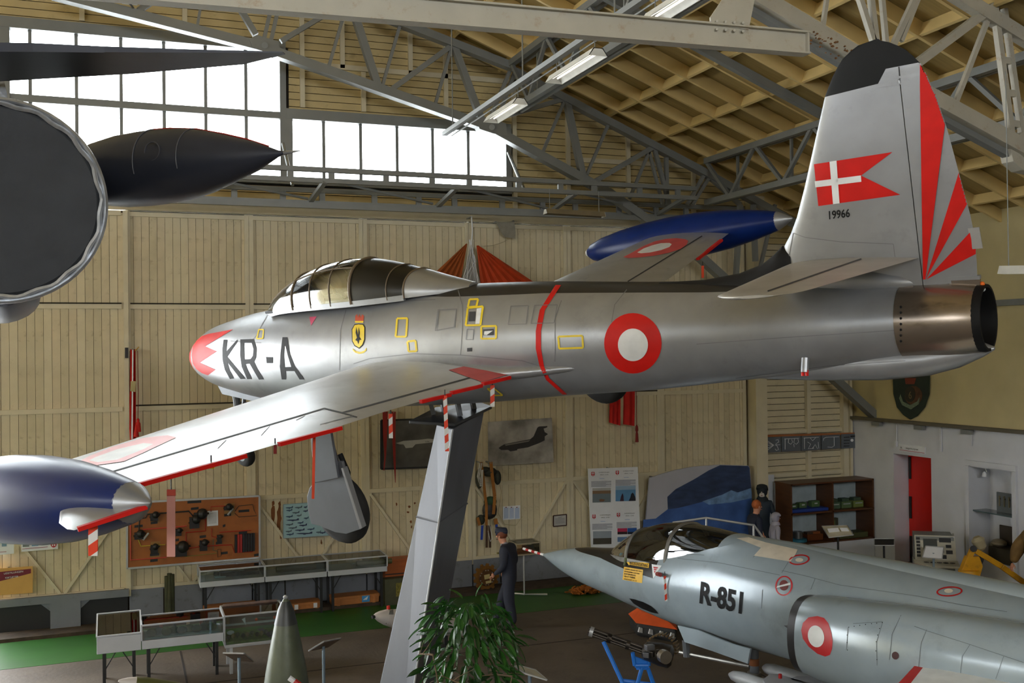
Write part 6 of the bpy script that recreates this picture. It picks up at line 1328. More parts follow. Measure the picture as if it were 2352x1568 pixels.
def branch(p, d, ln, r, lev):
    pts = [p]
    for i in range(5): d = (d+V((random.uniform(-.2, .2), random.uniform(-.2, .2), -.06 if lev else .03))).normalized(); pts.append(pts[-1]+d*ln/5)
    B().tube(pts, [r*(1-.14*i) for i in range(6)], 6).obj('branch', m_bark, pot, True); brs.append((pts, lev))
    if lev < 2:
        for k in range(5 if lev == 0 else 4):
            q = pts[(3+k % 3) if lev == 0 else (2+k % 4)]; a = random.uniform(0, 6.28); e = random.uniform(-.1, .9); branch(q, V((math.cos(a), math.sin(a), e)).normalized(), random.uniform(.2, .32)/(1+.3*lev), r*.5, lev+1)
for dx in (-.08, .0, .09): branch(V((pl.x+dx, pl.y, .32)), V((dx*1.2, 0, 1)).normalized(), pl.z-.3+random.uniform(-.15, .05), .018, 0)
nl = 0
fol = B(); leaf_pos = []
while len(leaf_pos) < 560:
    a = random.uniform(0, 6.28); zz = random.uniform(-.62, .43); rr = (.40 if zz < .18 else .40-.55*(zz-.18))*random.random()**.45
    leaf_pos.append(ctr+V((math.cos(a)*rr*1.05, math.sin(a)*rr, zz*1.0+.06*math.sin(a*3))))
leaf_pos.sort(key=lambda p: (p-CAM).dot(CF)+random.uniform(-.05, .05))
rest = [B(), B()]
for i, p in enumerate(leaf_pos):
    out = V((p.x-ctr.x, p.y-ctr.y, random.uniform(-.35, .15))).normalized(); out = (out+V((random.uniform(-.6, .6), random.uniform(-.6, .6), -.25))).normalized()
    a, b_, d = frame(out); Rm = Matrix((a, out, b_)).transposed() @ Matrix.Rotation(random.uniform(-.7, .7), 3, 'Y'); sc = random.uniform(.95, 1.45); me = lm[i % 3 == 0]
    if i < 295:
        o = inst(me, 'leaf', (0, 0, 0), pot); o.matrix_local = root_matrix(pot).inverted() @ Matrix.Translation(p) @ Rm.to_4x4() @ Matrix.Scale(sc, 4)
    else:
        rest[i % 3 == 0].add([p+Rm @ (v.co*sc) for v in me.vertices], [tuple(f.vertices) for f in me.polygons])
for r_, m in zip(rest, (m_leaf, m_leaf2)): r_.obj('foliage', m, pot, kind='stuff')
# ================================================================ PEOPLE
def skin_body(par, joints, edges, mats, pick, name='body', sub=2):
    ks = list(joints); idx = {k: i for i, k in enumerate(ks)}
    me = bpy.data.meshes.new(name); me.from_pydata([tuple(joints[k][0]) for k in ks], [(idx[a], idx[b]) for a, b in edges], []); me.update()
    o = bpy.data.objects.new(name, me); COL.objects.link(o)
    o.modifiers.new('skin', 'SKIN'); bpy.context.view_layer.update()
    if not me.skin_vertices:
        bm = bmesh.new(); bm.from_mesh(me); bm.verts.layers.skin.verify(); bm.to_mesh(me); bm.free()
    for i, k in enumerate(ks):
        r = joints[k][1]; r = r if isinstance(r, tuple) else (r, r)
        sv = me.skin_vertices[0].data[i]; sv.radius = r; sv.use_root = (i == 0)
    s_ = o.modifiers.new('sub', 'SUBSURF'); s_.levels = sub; s_.render_levels = sub
    bpy.context.view_layer.update(); dg = bpy.context.evaluated_depsgraph_get(); ev = bpy.data.meshes.new_from_object(o.evaluated_get(dg))
    bpy.data.objects.remove(o); bpy.data.meshes.remove(me)
    ev.name = name; ev.materials.clear()
    for m in mats: ev.materials.append(m)
    mi = root_matrix(par).inverted()
    for p in ev.polygons: p.material_index = pick(p.center); p.use_smooth = True
    ev.transform(mi); b = bpy.data.objects.new(name, ev); COL.objects.link(b); b.parent = par; return b
def hand(par, p, d, up, m, s=1., sd=1):
    """palm, four fingers of different length with a knuckle bend, and a thumb"""
    d = V(d).normalized(); a, b_, d = frame(d, up); a = a*sd; q = B()
    q.ball(V(p)+d*.045*s, 1., 10, 7, (.03*s, .03*s, .045*s))
    for i, ln in enumerate((.062, .074, .07, .054)):
        o = V(p)+d*.075*s+a*(i-1.5)*.018*s; k = o+d*ln*.5*s-b_*.008*s; e = k+d*ln*.38*s-b_*.03*s; q.tube([o-d*.02*s, o, k, e], [.0095*s, .0095*s, .009*s, .006*s], 6)
    o = V(p)+d*.03*s-a*.03*s; q.tube([o, o+d*.03*s-a*.022*s-b_*.01*s, o+d*.06*s-a*.022*s-b_*.02*s], [.012*s, .011*s, .007*s], 6)
    return q.obj('hand', m, par, True)
m_skin = mat('skin', (196, 138, 110), .5, 0, .04); m_hair = mat('hair_auburn', (110, 56, 30), .7, 0, .2, 20.); m_hair2 = mat('hair_ginger', (170, 90, 42), .7, 0, .2, 20.)
EDG = [('pel', 'spi'), ('spi', 'che'), ('che', 'nec'), ('nec', 'hd1'), ('hd1', 'hd2'), ('che', 'shl'), ('che', 'shr'), ('shl', 'ell'), ('ell', 'wrl'), ('shr', 'elr'), ('elr', 'wrr'), ('pel', 'hil'), ('pel', 'hir'), ('hil', 'knl'), ('knl', 'anl'), ('anl', 'tol'), ('hir', 'knr'), ('knr', 'anr'), ('anr', 'tor')]
STD = dict(pel=((0, 0, .95), (.15, .115)), spi=((0, 0, 1.1), (.145, .105)), che=((.01, 0, 1.3), (.17, .12)), nec=((.03, 0, 1.49), .055), hd1=((.055, 0, 1.58), (.07, .082)), hd2=((.06, 0, 1.68), (.078, .095)), shl=((.0, -.17, 1.41), .075), shr=((.0, .17, 1.41), .075), ell=((-.03, -.24, 1.13), .052), wrl=((.06, -.24, .9), .034), elr=((-.03, .24, 1.13), .052), wrr=((.06, .24, .9), .034),
           hil=((0, -.09, .88), .1), hir=((0, .09, .88), .1), knl=((.02, -.1, .49), .066), anl=((-.02, -.1, .09), .046), tol=((.13, -.11, .045), .04), knr=((.02, .1, .49), .066), anr=((-.02, .1, .09), .046), tor=((.13, .11, .045), .04))
def person(label, base, face, h, over, mats, legm=None, shoe=None, hairm=m_hair, cap=None, hood=None, headturn=0., facem=None, cat='person', hands=True, bulk=1., name='person'):
    f = V((face[0], face[1], 0)).normalized(); r = f.cross(V((0, 0, 1))); base = V(base); s = h/1.78
    t = thing(name, label, cat, tuple(base))
    W = lambda q: base+(f*q[0]+r*q[1]+V((0, 0, 1))*q[2])*s
    J = dict(STD); J.update(over); jj = {}
    for k, (p, rd) in J.items():
        rd = rd if isinstance(rd, tuple) else (rd, rd); bk = bulk if k not in ('nec', 'hd1', 'hd2', 'wrl', 'wrr') else 1.
        jj[k] = (W(p), tuple(x*s*bk for x in rd))
    nz = J['nec'][0][2]*s+.02*s; up, lo, sh = mats[0], legm or mats[0], shoe or m_ink
    hz = J['hd1'][0]
    def pick(c):
        z_ = (c-base).z
        hx = (c-W(J['nec'][0])).length
        if z_ > nz and hx < .3*s: return 1
        if z_ < .11*s: return 3
        if z_ < .93*s: return 2
        return 0
    skin_body(t, jj, EDG, [up, facem or m_skin, lo, sh], pick)
    hd = W(J['hd2'][0]); h1 = W(J['hd1'][0]); ft = (f*math.cos(headturn)+r*math.sin(headturn)); sd = ft.cross(V((0, 0, 1)))
    fm = facem or m_skin
    B().loft([[hd+ft*(a*s)+V((0, 0, zz*s))+sd*(w_*s) for a, w_ in ((.085, -.012), (.085+pz, 0), (.085, .012))] for zz, pz in ((-.01, .008), (-.03, .018), (-.052, .034), (-.062, .02))], False, False, False).obj('nose', fm, t, True)
    for w_ in (-.032, .032): B().ball(hd+ft*.088*s+sd*w_*s+V((0, 0, -.012*s)), .011*s, 8, 6).obj('eye', m_ink, t, True)
    B().box(hd+ft*.088*s+V((0, 0, -.095*s)), (.035*s, .035*s, .008*s)).obj('mouth', col((150, 80, 72)), t)
    for w_ in (-.082, .082): B().ball(hd+sd*w_*s-ft*.005*s+V((0, 0, -.03*s)), .025*s, 8, 6, (.7, .7, 1.2)).obj('ear', fm, t, True)
    if hood:
        q = []
        for i in range(9):
            a = -1.9+i*(3.8/8); q.append(a)
        B().loft([[hd+V((0, 0, -.01*s))-ft*(.02*s)+(ft*math.cos(math.pi-k)*1.0+V((0, 0, 1))*math.sin(k)*1.1)*rr*s+sd*ww*s for k in (0.0, .4, .8, 1.2, 1.6, 2.0, 2.3, 2.6)] for rr, ww in ((.06, -.125), (.115, -.105), (.135, -.05), (.14, 0), (.135, .05), (.115, .105), (.06, .125))], False, False, False).obj('hood', hood, t, True)
        B().ball(hd-ft*.045*s+V((0, 0, -.02*s)), .115*s, 12, 8, (1, 1, 1.15)).obj('hood_back', hood, t, True); B().lathe(h1+V((0, 0, -.12*s))-ft*.03*s, (0, 0, 1), [(0, .13*s), (.05*s, .12*s), (.1*s, .085*s)], 14, False, False).obj('collar', hood, t, True)
    else:
        b = B().ball(hd-ft*.02*s+V((0, 0, .012*s)), .098*s, 14, 9, (1, 1, 1.02)); b.obj('hair', hairm, t, True)
    if cap:
        ctr_ = hd+V((0, 0, .045*s)); rows = []
        for zz, ex, wd in ((-.02, .125, .088), (.03, .128, .085), (.075, .118, .055), (.09, .1, .012)):
            rows.append([ctr_+ft*(ex*s*math.cos(a))+sd*(wd*s*math.sin(a))+V((0, 0, zz*s)) for a in (2*math.pi*i/16 for i in range(16))])
        B().loft(rows).obj('side_cap', cap, t, True); B().tube([ctr_+ft*(.127*s*math.cos(a))+sd*(.09*s*math.sin(a))+V((0, 0, .028*s)) for a in (2*math.pi*i/20 for i in range(21))], .004, 5).obj('cap_piping', col((70, 76, 92)), t)
    if hands:
        for k, e, sg in (('wrl', 'ell', 1), ('wrr', 'elr', -1)):
            a, b_ = W(J[k][0]), W(J[e][0]); hand(t, a-(b_-a).normalized()*-.0, (a-b_), (0, 0, 1), m_skin, s, sg)
    return t, W, f, r
Rh = V((CR.x, CR.y, 0)).normalized(); Fh = V((CF.x, CF.y, 0)).normalized()
m_uni = mat('uniform_navy', (34, 38, 52), .8, 0, .12, 6.); 
t, W, f, r = person('walking mannequin in navy air force uniform and side cap by the pylon', atZ(1172, 1436), -Rh*.88+Fh*.47, 1.74, dict(pel=((-.02, 0, .94), (.155, .12)), che=((.05, 0, 1.3), (.17, .125)), nec=((.1, 0, 1.48), .055), hd1=((.15, 0, 1.56), (.07, .082)), hd2=((.165, 0, 1.655), (.078, .095)), shl=((.02, -.18, 1.40), .08), shr=((.05, .18, 1.40), .08), ell=((-.02, -.26, 1.12), .058), wrl=((.2, -.22, .96), .036), elr=((.02, .27, 1.12), .056), wrr=((.22, .25, .95), .036), hir=((0, .09, .86), .11), hil=((-.02, -.09, .86), .11), knr=((.2, .1, .5), .088), anr=((.3, .1, .1), .07), tor=((.43, .11, .05), .042), knl=((-.03, -.1, .49), .088), anl=((-.12, -.1, .1), .07), tol=((.03, -.11, .045), .042)), [m_uni], cap=mat('cap_navy', (30, 36, 56), .8), bulk=1.22)  # uniformed mannequin in a walking pose
B().lathe(W((.1, 0, 1.46)), W((.13, 0, 1.53))-W((.1, 0, 1.46)), [(0, .075), (.03, .066), (.045, .062)], 16, False, False).obj('shirt_collar', col((150, 152, 160)), t, True)
B().box(W((.18, -.1, 1.33)), (.05, .05, .02)).obj('badge', col((120, 112, 60)), t)
m_nv = mat('jacket_navy', (22, 30, 52), .7, 0, .1, 6.)
person('man with short ginger hair in navy jacket behind the grey jet', atD(1735, 1290, 21.2)*1 - V((0, 0, atD(1735, 1290, 21.2).z)), Rh*.9+Fh*.3, 1.80, dict(ell=((.08, -.26, 1.16), .056), wrl=((.26, -.2, 1.05), .036)), [m_nv], hairm=m_hair2, legm=col((40, 44, 60)))
person('hooded mannequin in dark coat with white face mask by the door post', atD(1753, 1290, 23.1) - V((0, 0, atD(1753, 1290, 23.1).z)), -Rh*.3-Fh*.9, 1.84, {}, [mat('coat_dark', (20, 34, 48), .7)], facem=col((206, 200, 194)), hood=mat('hood_dark', (22, 30, 36), .8), hands=True)
person('child in pale grey hooded top beside the brown cabinet', atD(1781, 1290, 22.2) - V((0, 0, atD(1781, 1290, 22.2).z)), Rh*.95+Fh*.2, 1.36, {}, [mat('hoodie_grey', (170, 168, 184), .85)], legm=col((50, 54, 70)), hood=mat('hoodie_grey', (170, 168, 184), .85))
m_suit = mat('bomb_suit_tan', (120, 92, 48), .85, 0, .2, 6.)
ps = atD(2382, 1290, 18.6); ps.z = 0
t, W, f, r = person('mannequin in padded tan bomb suit at the right edge', ps, -Rh*.7-Fh*.7, 1.86, dict(ell=((.0, -.32, 1.15), .09), elr=((0, .32, 1.15), .09), wrl=((.05, -.36, .92), .06), wrr=((.1, .36, .92), .06)), [m_suit], legm=m_suit, bulk=1.45, hairm=m_ink)
B().ball(W((.05, 0, 1.66)), .16, 14, 9, (1, 1, 1.15)).obj('helmet', mat('helmet_dark', (40, 38, 34), .5), t, True); B().lathe(W((0, 0, 1.36)), (0, 0, 1), [(0, .26), (.1, .25), (.16, .2)], 20, False, False).obj('blast_collar', m_suit, t, True); B().ball(W((.12, 0, 1.66)), .13, 12, 8, (.8, .8, .8)).obj('visor', m_alu, t, True)
# ================================================================ RIGHT-HAND CORNER
Q7 = lambda *pl: [(1700+x/3.485, 900+y/3.485) for x, y in pl]
Yc = atX(2008, 1170, XR-.02).y; Xl = atY(1817, 1180, Yc).x; Xrr = XR-.02
zt_, zb2, zm = atY(1817, 1112, Yc).z, atY(1817, 1254, Yc).z, atY(1817, 1182, Yc).z
m_wal = mat('walnut_veneer', (84, 50, 24), .45, 0, .2, 2.5, stretch=(1, 1, 7))
cb = thing('display_cabinet', 'brown open display cabinet with green equipment on white plinth', 'cabinet', ((Xl+Xrr)/2, Yc+.3, 0)); dpt_ = .62
for X in (Xl+.02, (Xl+Xrr)/2, Xrr-.02): B().box((X, Yc+dpt_/2, (zt_+zb2)/2), (.035, dpt_, zt_-zb2)).obj('upright', m_wal, cb)
for zz in (zt_-.015, zm, zb2+.02): B().box(((Xl+Xrr)/2, Yc+dpt_/2, zz), (Xrr-Xl, dpt_, .035)).obj('shelf', m_wal, cb)
B().box(((Xl+Xrr)/2, Yc+dpt_-.01, (zt_+zb2)/2), (Xrr-Xl, .02, zt_-zb2)).obj('back_panel', mat('cabinet_back', (170, 184, 188), .6), cb)
B().box(((Xl+Xrr)/2, Yc+dpt_/2, zb2/2), (Xrr-Xl, dpt_-.02, zb2)).obj('plinth', m_white, cb)
Xm = (Xl+Xrr)/2
def ex(nm, lab, cat, c, sz, p, parts=()):
    o = thing(nm, lab, cat, (p[0], p[1], p[2])); B().box((p[0], p[1], p[2]+sz[2]/2), sz).obj('body', col(c, .6), o, bevel=.01)
    for pc, ps_, pp in parts: B().box((p[0]+pp[0], p[1]+pp[1], p[2]+pp[2]), ps_).obj('fitting', col(pc), o, bevel=.004)
zmm = zm+.018; zbb = zb2+.038
bc = ex('blue_cloth', 'blue cloth riser under green radios on the upper cabinet shelf', 'cloth', (30, 60, 140), (Xm-Xl-.14, .4, .07), ((Xl+Xm)/2, Yc+.28, zmm))
for i, (dx, w_, h) in enumerate(((.25, .18, .09), (.5, .2, .12), (.85, .22, .14))): ex('radio_set', ('small green radio at the left end of the blue cloth', 'green radio in the middle of the blue cloth', 'larger green radio at the right end of the blue cloth')[i], 'radio', (72, 100, 58), (w_, .14, h), (Xl+dx, Yc+.3, zmm+.072), (((180, 184, 180), (.08, .01, .03), (0, -.075, h*.6)),))
for i, (dx, c) in enumerate(((.2, (78, 104, 78)), (.52, (86, 110, 70)), (.86, (110, 124, 60)))):
    ex('field_kit', ('tall green field kit beside the cabinet divider', 'green field kit in the middle of the right upper shelf', 'yellow-green field kit at the right end of the upper shelf')[i], 'kit', c, (.28, .24, .15), (Xm+dx, Yc+.3, zmm), (((150, 160, 150), (.2, .02, .03), (0, -.12, .1)), ((60, 80, 60), (.2, .16, .08), (0, .0, .18))))
ex('map_case', 'dark green metal case leaning on the lower cabinet shelf', 'case', (66, 68, 48), (.42, .1, .42), (Xm+.28, Yc+.5, zbb), (((90, 110, 70), (.05, .03, .3), (.08, -.06, .22)),))
pt = thing('cooking_pot', 'steel pot on a blue ring on the lower cabinet shelf', 'pot', (Xl+.38, Yc+.28, zbb)); B().lathe((Xl+.38, Yc+.28, zbb), (0, 0, 1), [(0, .2), (.06, .2), (.07, .15)], 20).obj('ring', col((50, 130, 160)), pt, True); B().lathe((Xl+.38, Yc+.28, zbb+.07), (0, 0, 1), [(0, .11), (.15, .11), (.15, .09), (.02, .09)], 20).obj('pot', mat('pot_steel', (150, 152, 156), .3, .8), pt, True)
ex('ration_pile', 'orange brown ration packs on the lower cabinet shelf', 'packs', (120, 66, 30), (.42, .22, .14), (Xl+.8, Yc+.3, zbb), (((150, 84, 40), (.2, .14, .06), (.06, 0, .16)), ((80, 60, 44), (.16, .14, .06), (-.12, 0, .16))))
ex('olive_bag', 'olive bag at the right end of the lower cabinet shelf', 'bag', (70, 72, 36), (.8, .35, .12), (Xm+.62, Yc+.24, zbb), (((200, 202, 206), (.2, .16, .02), (-.1, -.05, .13)),))
B().box((14.0, 20.25, 1.1), (.36, .06, 2.2)).obj('x', m_white) if False else None
wp = B().box(((13.95+Xl)/2+.05, 20.33, 1.0), (Xl-13.95+.1, .05, 1.95)).obj('backing_board', m_white); tag(wp, 'pale backing board between the door post and the brown cabinet', 'board')
# five grey knot boards
Yk = YW-.2
for (px, lab, strokes) in (([(178, 365), (325, 358), (327, 480), (180, 488)], 'grey cord board with a fan of pale cords', [[(195, 395), (270, 425)], [(190, 425), (270, 425)], [(195, 460), (270, 425)], [(210, 385), (270, 425)], [(215, 468), (270, 425)], [(280, 425), (320, 422)], [(285, 385), (305, 380), (308, 400), (285, 415), (300, 440), (308, 460), (290, 468), (280, 455)]]),
        ([(332, 356), (485, 352), (487, 470), (335, 478)], 'grey cord board with two hanging loops', [[(355, 375), (470, 370)], [(360, 375), (360, 460)], [(390, 375), (385, 405), (405, 418), (420, 400), (412, 378)], [(435, 375), (430, 405), (450, 418), (468, 400), (462, 374)], [(430, 415), (432, 440)]]),
        ([(492, 352), (645, 347), (645, 462), (492, 470)], 'grey cord board with a double knot and side cords', [[(510, 368), (630, 362)], [(515, 368), (515, 455)], [(540, 400), (565, 415), (545, 455), (590, 450)], [(560, 365), (580, 390), (605, 365)], [(625, 400), (630, 452)], [(580, 450), (600, 420), (620, 455)]]),
        ([(652, 347), (800, 340), (802, 452), (655, 460)], 'grey cord board with one hooked cord', [[(665, 390), (670, 370), (690, 362), (790, 358)], [(752, 362), (754, 430), (735, 442), (700, 440)]]),
        ([(810, 338), (950, 332), (952, 445), (812, 453)], 'grey tool board with black bars and a white dial', [])):
    kb = board('cord_board', lab, 'board', Q7(*px), mat('cord_board_grey', (92, 98, 104), .5), Y=Yk, th=.02, group='grey demonstration boards')
    for st in strokes: B().tube(wpoly(Q7(*st), Yk-.01), .006, 5).obj('cord', m_paper, kb)
    if not strokes:
        for i, y in enumerate((360, 385, 408, 430)): pic(kb, 'tool_bar', Q7((830, y), (875, y-2), (875, y+4), (830, y+6)), m_ink, Yk-.006)
        pic(kb, 'tool_bar', Q7((885, 350), (940, 346), (940, 356), (885, 360)), m_ink, Yk-.006); flat(B(), [(u, v) for u, v in ell(*Q7((896, 386))[0], 3.4, 3.4, n=14)], Yk-.008).obj('dial', m_paper, kb)
B().bar(atY(*Q7((175, 352))[0], Yk+.02), atY(*Q7((990, 330))[0], Yk+.02), .02, .05).obj('batten', col((160, 96, 50)), fb)
# crest, room sign
cr_ = [atX(*p, XR-.02) for p in ((2050, 860), (2133, 862), (2132, 905), (2122, 935), (2105, 955), (2090, 963), (2075, 953), (2060, 935), (2052, 905))]
ct = thing('crest_shield', 'dark green painted crest shield high on the yellow wall', 'shield', tuple(cr_[5])); B().prism(cr_, (.04, 0, 0)).obj('board', mat('shield_green', (32, 44, 34), .6, 0, .2, 4.), ct)
def xpic(t, name, px, m, off): return B().prism([atX(u, v, XR-off) for u, v in px], (.004, 0, 0)).obj(name, m, t)
xpic(ct, 'shield_field', ell(2098, 908, 20, 22), mat('shield_brown', (84, 56, 34), .7, 0, .3, 9.), .026); xpic(ct, 'shield_centre', ell(2090, 905, 12, 18), col((44, 40, 26)), .032); xpic(ct, 'crown_print', [(2078, 868), (2104, 868), (2100, 882), (2080, 882)], col((120, 52, 36)), .03)
xpic(ct, 'laurel_print', [(2068, 905), (2074, 922), (2090, 930), (2106, 922), (2112, 912), (2110, 928), (2092, 940), (2072, 930), (2065, 915)], mat('laurel', (110, 124, 100), .7, 0, .5, 60.), .034)
b = B(); o = atX(2087, 915, XR-.036); put_text(b, '6', o, atX(2094, 916, XR-.036)-o, atX(2087, 898, XR-.036)-o); b.obj('numeral', col((120, 100, 60)), ct)
rs = [atX(*p, XR-.02) for p in ((2064, 1018), (2124, 1026), (2124, 1043), (2065, 1035))]
st_ = thing('room_sign', 'white room sign above the recessed red door', 'sign', tuple(rs[3])); B().prism(rs, (.02, 0, 0)).obj('panel', m_paper, st_); xpic(st_, 'red_rule', [(2066, 1032), (2123, 1040), (2123, 1041), (2066, 1033)], col((170, 30, 60)), .026)
for s_, u, v, du in (('14.', 2067.5, 1030, 5), ('Jægerkorpset', 2080, 1031.5, 29)): b = B(); o = atX(u, v, XR-.028); put_text(b, s_, o, atX(u+du, v+du*.14, XR-.028)-o, atX(u, v-5.5, XR-.028)-o); b.obj('lettering', m_ink, st_)
# niche contents
kb = thing('key_board', 'grey board with hanging keys on the niche shelf', 'board', (XR+.25, 16.0, 1.535)); B().box((XR+.28, 16.0, 1.535+.2), (.03, .42, .4)).obj('board', col((96, 102, 104)), kb)
for y in (15.88, 16.0, 16.12): B().tube([(XR+.25, y, 1.87), (XR+.25, y, 1.66)], .014, 6).obj('key', col((140, 130, 100), .4, .6), kb); B().tube([(XR+.255, y+.02, 1.86), (XR+.255, y-.02, 1.8)], .012, 6).obj('key', col((60, 60, 56)), kb)
sc_ = thing('suitcase', 'open dark case with lid raised in the bottom of the niche', 'case', (XR+.2, 15.95, .55)); B().box((XR+.22, 15.95, .7), (.36, .55, .3)).obj('tray', col((60, 54, 40)), sc_, bevel=.01); B().box((XR+.36, 15.98, 1.06), (.03, .5, .4)).obj('lid', col((58, 48, 34)), sc_, bevel=.01); B().ball((XR+.2, 16.1, .92), .14, 10, 7, (1, 1.2, .6)).obj('cloth', col((150, 140, 120)), sc_, True)
nl_ = thing('niche_lamp', 'small bare spotlight under the niche head', 'lamp', (XR+.12, 16.35, 2.4)); B().tube([(XR+.12, 16.35, 2.42), (XR+.12, 16.3, 2.33)], .012, 6).obj('arm', m_alu, nl_); B().lathe((XR+.12, 16.38, 2.24), (0, -.2, 1), [(0, .05), (.06, .045), (.1, .02)], 12).obj('bulb', m_paper, nl_, True)
# console
cq = atD(2150, 1330, 20.6); cq.z = 0; uX = -Rh*.0+Rh; cnf = (-Rh*.25-Fh*.97).normalized(); cnr = V((-cnf.y, cnf.x, 0))*-1
if cnr.dot(Rh) < 0: cnr = -cnr
cn = thing('control_console', 'beige electronics console with round screen and sloping keyboard', 'console', tuple(cq)); m_bei = mat('console_beige', (186, 182, 164), .5, 0, .06); m_cgr = mat('console_grey', (120, 122, 118), .5)
CW = lambda a, d_, z_: cq+cnr*a+cnf*d_+V((0, 0, z_))
def hexa(b, a0, a1, prof):  # profile in (forward, up)
    b.loft([[CW(a, d_, z_) for d_, z_ in prof] for a in (a0, a1)]); return b
hexa(B(), -.38, .35, [(.05, 0), (.05, .62), (-.5, .62), (-.5, 0)]).obj('pedestal', m_cgr, cn); hexa(B(), -.36, .36, [(.02, .6), (-.12, 1.1), (-.62, 1.12), (-.62, .6)]).obj('housing', m_cgr, cn)
hexa(B(), -.38, .38, [(.04, .6), (.02, .66), (-.13, 1.12), (-.15, 1.1), (0, .6)]).obj('front_panel', m_bei, cn); hexa(B(), -.42, .4, [(.04, .66), (.32, .6), (.32, .56), (.04, .6)]).obj('key_desk', m_bei, cn)
sl = lambda a, k, o: CW(a, .02-.15*k+.03*o, .66+.46*k+.012*o)
for a0, a1, k0, k1, m in ((-.22, .04, .35, .85, col((30, 44, 48), .15)), (.08, .3, .72, .9, m_ink), (.08, .16, .3, .55, m_ink), (.2, .3, .5, .62, m_ink), (.2, .32, .25, .4, m_ink), (-.1, .2, .05, .2, m_ink)): B().prism([sl(a0, k0, .4), sl(a1, k0, .4), sl(a1, k1, .4), sl(a0, k1, .4)], -cnf*.01).obj('screen' if a0 < -.2 else 'instrument', m, cn)
for k in range(6): B().prism([sl(-.35, .1+k*.14, .4), sl(-.28, .1+k*.14, .4), sl(-.28, .2+k*.14, .4), sl(-.35, .2+k*.14, .4)], -cnf*.01).obj('button', m_ink, cn)
for k in range(5): B().box(CW(-.2+k*.12, .2, .645), (.07, .07, .012)).obj('key_block', m_ink if k % 2 else col((90, 84, 76)), cn)
for zz in (1.1, .68): B().tube([CW(.36, -.1, zz), CW(.42, -.62, zz-.02)], .015, 8).obj('rack_handle', m_alu, cn)
q = [CW(-.3, .42, .78), CW(.05, .5, .78), CW(.1, .36, .98), CW(-.22, .28, .98)]
stand('white lectern sheet propped before the beige console', q, 0, m_paper, name='info_stand')
stand('cream lectern with printed sheets before the brown cabinet', [atD(1888, 1208, 21.6), atD(1946, 1206, 21.6), atD(1960, 1228, 21.1), atD(1904, 1234, 21.1)], 0, mat('lectern_cream', (206, 200, 180), .5), pole_m=m_leg)
o = bpy.data.objects['info_stand.004'] if 'info_stand.004' in bpy.data.objects else None
sh = B()
for q in ([(1900, 1214), (1925, 1212), (1932, 1228), (1908, 1231)], [(1928, 1212), (1946, 1212), (1956, 1228), (1940, 1231)]): sh.prism([atD(u, v, 21.3) for u, v in q], (0, 0, .003))
sh.obj('printed_sheet', m_paper, o) if o else None
stand('black sign on a thin post between cabinet and red door', [atD(2008, 1252, 21.4), atD(2054, 1252, 21.3), atD(2054, 1237, 21.5), atD(2008, 1237, 21.6)], 0, m_ink, pole_at=atD(2030, 1250, 21.5), pole_m=m_leg)
# yellow robot
rb0 = atD(2228, 1345, 19.2); rb0.z = 0; ry = thing('bomb_robot', 'yellow wheeled disposal robot with folded lifting arm', 'robot', tuple(rb0)); m_ry = mat('robot_yellow', (214, 156, 14), .45, 0, .1, 5., dirt=((110, 80, 20), .5, 7.))
RD = 19.2
def rpx(u, v, dd=0): return atD(u, v, RD+dd)
q = rpx(2232, 1338); B().box((q.x, q.y, .42), (.62, .9, .16), Matrix.Rotation(.5, 3, 'Z')).obj('chassis', m_ry, ry, bevel=.02); B().box((rpx(2195, 1325).x, rpx(2195, 1325).y, .55), (.3, .5, .1), Matrix.Rotation(.5, 3, 'Z')).obj('deck', m_ry, ry, bevel=.01)
B().lathe((rpx(2225, 1325).x, rpx(2225, 1325).y, .5), (0, 0, 1), [(0, .24), (.1, .24), (.12, .2), (.26, .18)], 20).obj('turret', m_ry, ry, True)
B().prism([rpx(u, v, -.05) for u, v in ((2208, 1315), (2222, 1278), (2250, 1278), (2258, 1300), (2252, 1322))], Fh*.14).obj('turret_housing', m_ry, ry, bevel=.01)
for p, q2, w_, m in (((2208, 1318), (2236, 1258), .09, m_ry), ((2240, 1264), (2300, 1300), .1, m_ry), ((2300, 1300), (2362, 1345), .1, m_ry), ((2240, 1322), (2256, 1275), .08, m_ink)): B().bar(rpx(*p), rpx(*q2), w_, w_).obj('arm_link' if m is m_ry else 'ram', m, ry, bevel=.01)
B().tube([rpx(2236, 1260, -.08), rpx(2236, 1260, .1)], .06, 12).obj('elbow', m_ink, ry, True); B().lathe(rpx(2256, 1262), rpx(2246, 1240)-rpx(2256, 1262), [(0, .05), (.05, .1), (.2, .12), (.26, .06)], 14).obj('camera_head', mat('robot_cream', (170, 160, 130), .6), ry, True)
B().tube([rpx(2246, 1262), rpx(2240, 1250), rpx(2244, 1240), rpx(2256, 1238)], .012, 6).obj('cable', m_ink, ry)
for u, v in ((2165, 1335), (2305, 1350), (2205, 1352), (2262, 1358)): p = rpx(u, v, .1 if v < 1345 else -.2); B().lathe((p.x, p.y, .17)-V((0, 0, 0)) if False else V((p.x-.06, p.y, .17)), (1, .5, 0), [(0, .06), (0, .13), (.03, .17), (.1, .17), (.13, .13), (.13, .06)], 16).obj('wheel', m_tyre, ry, True)
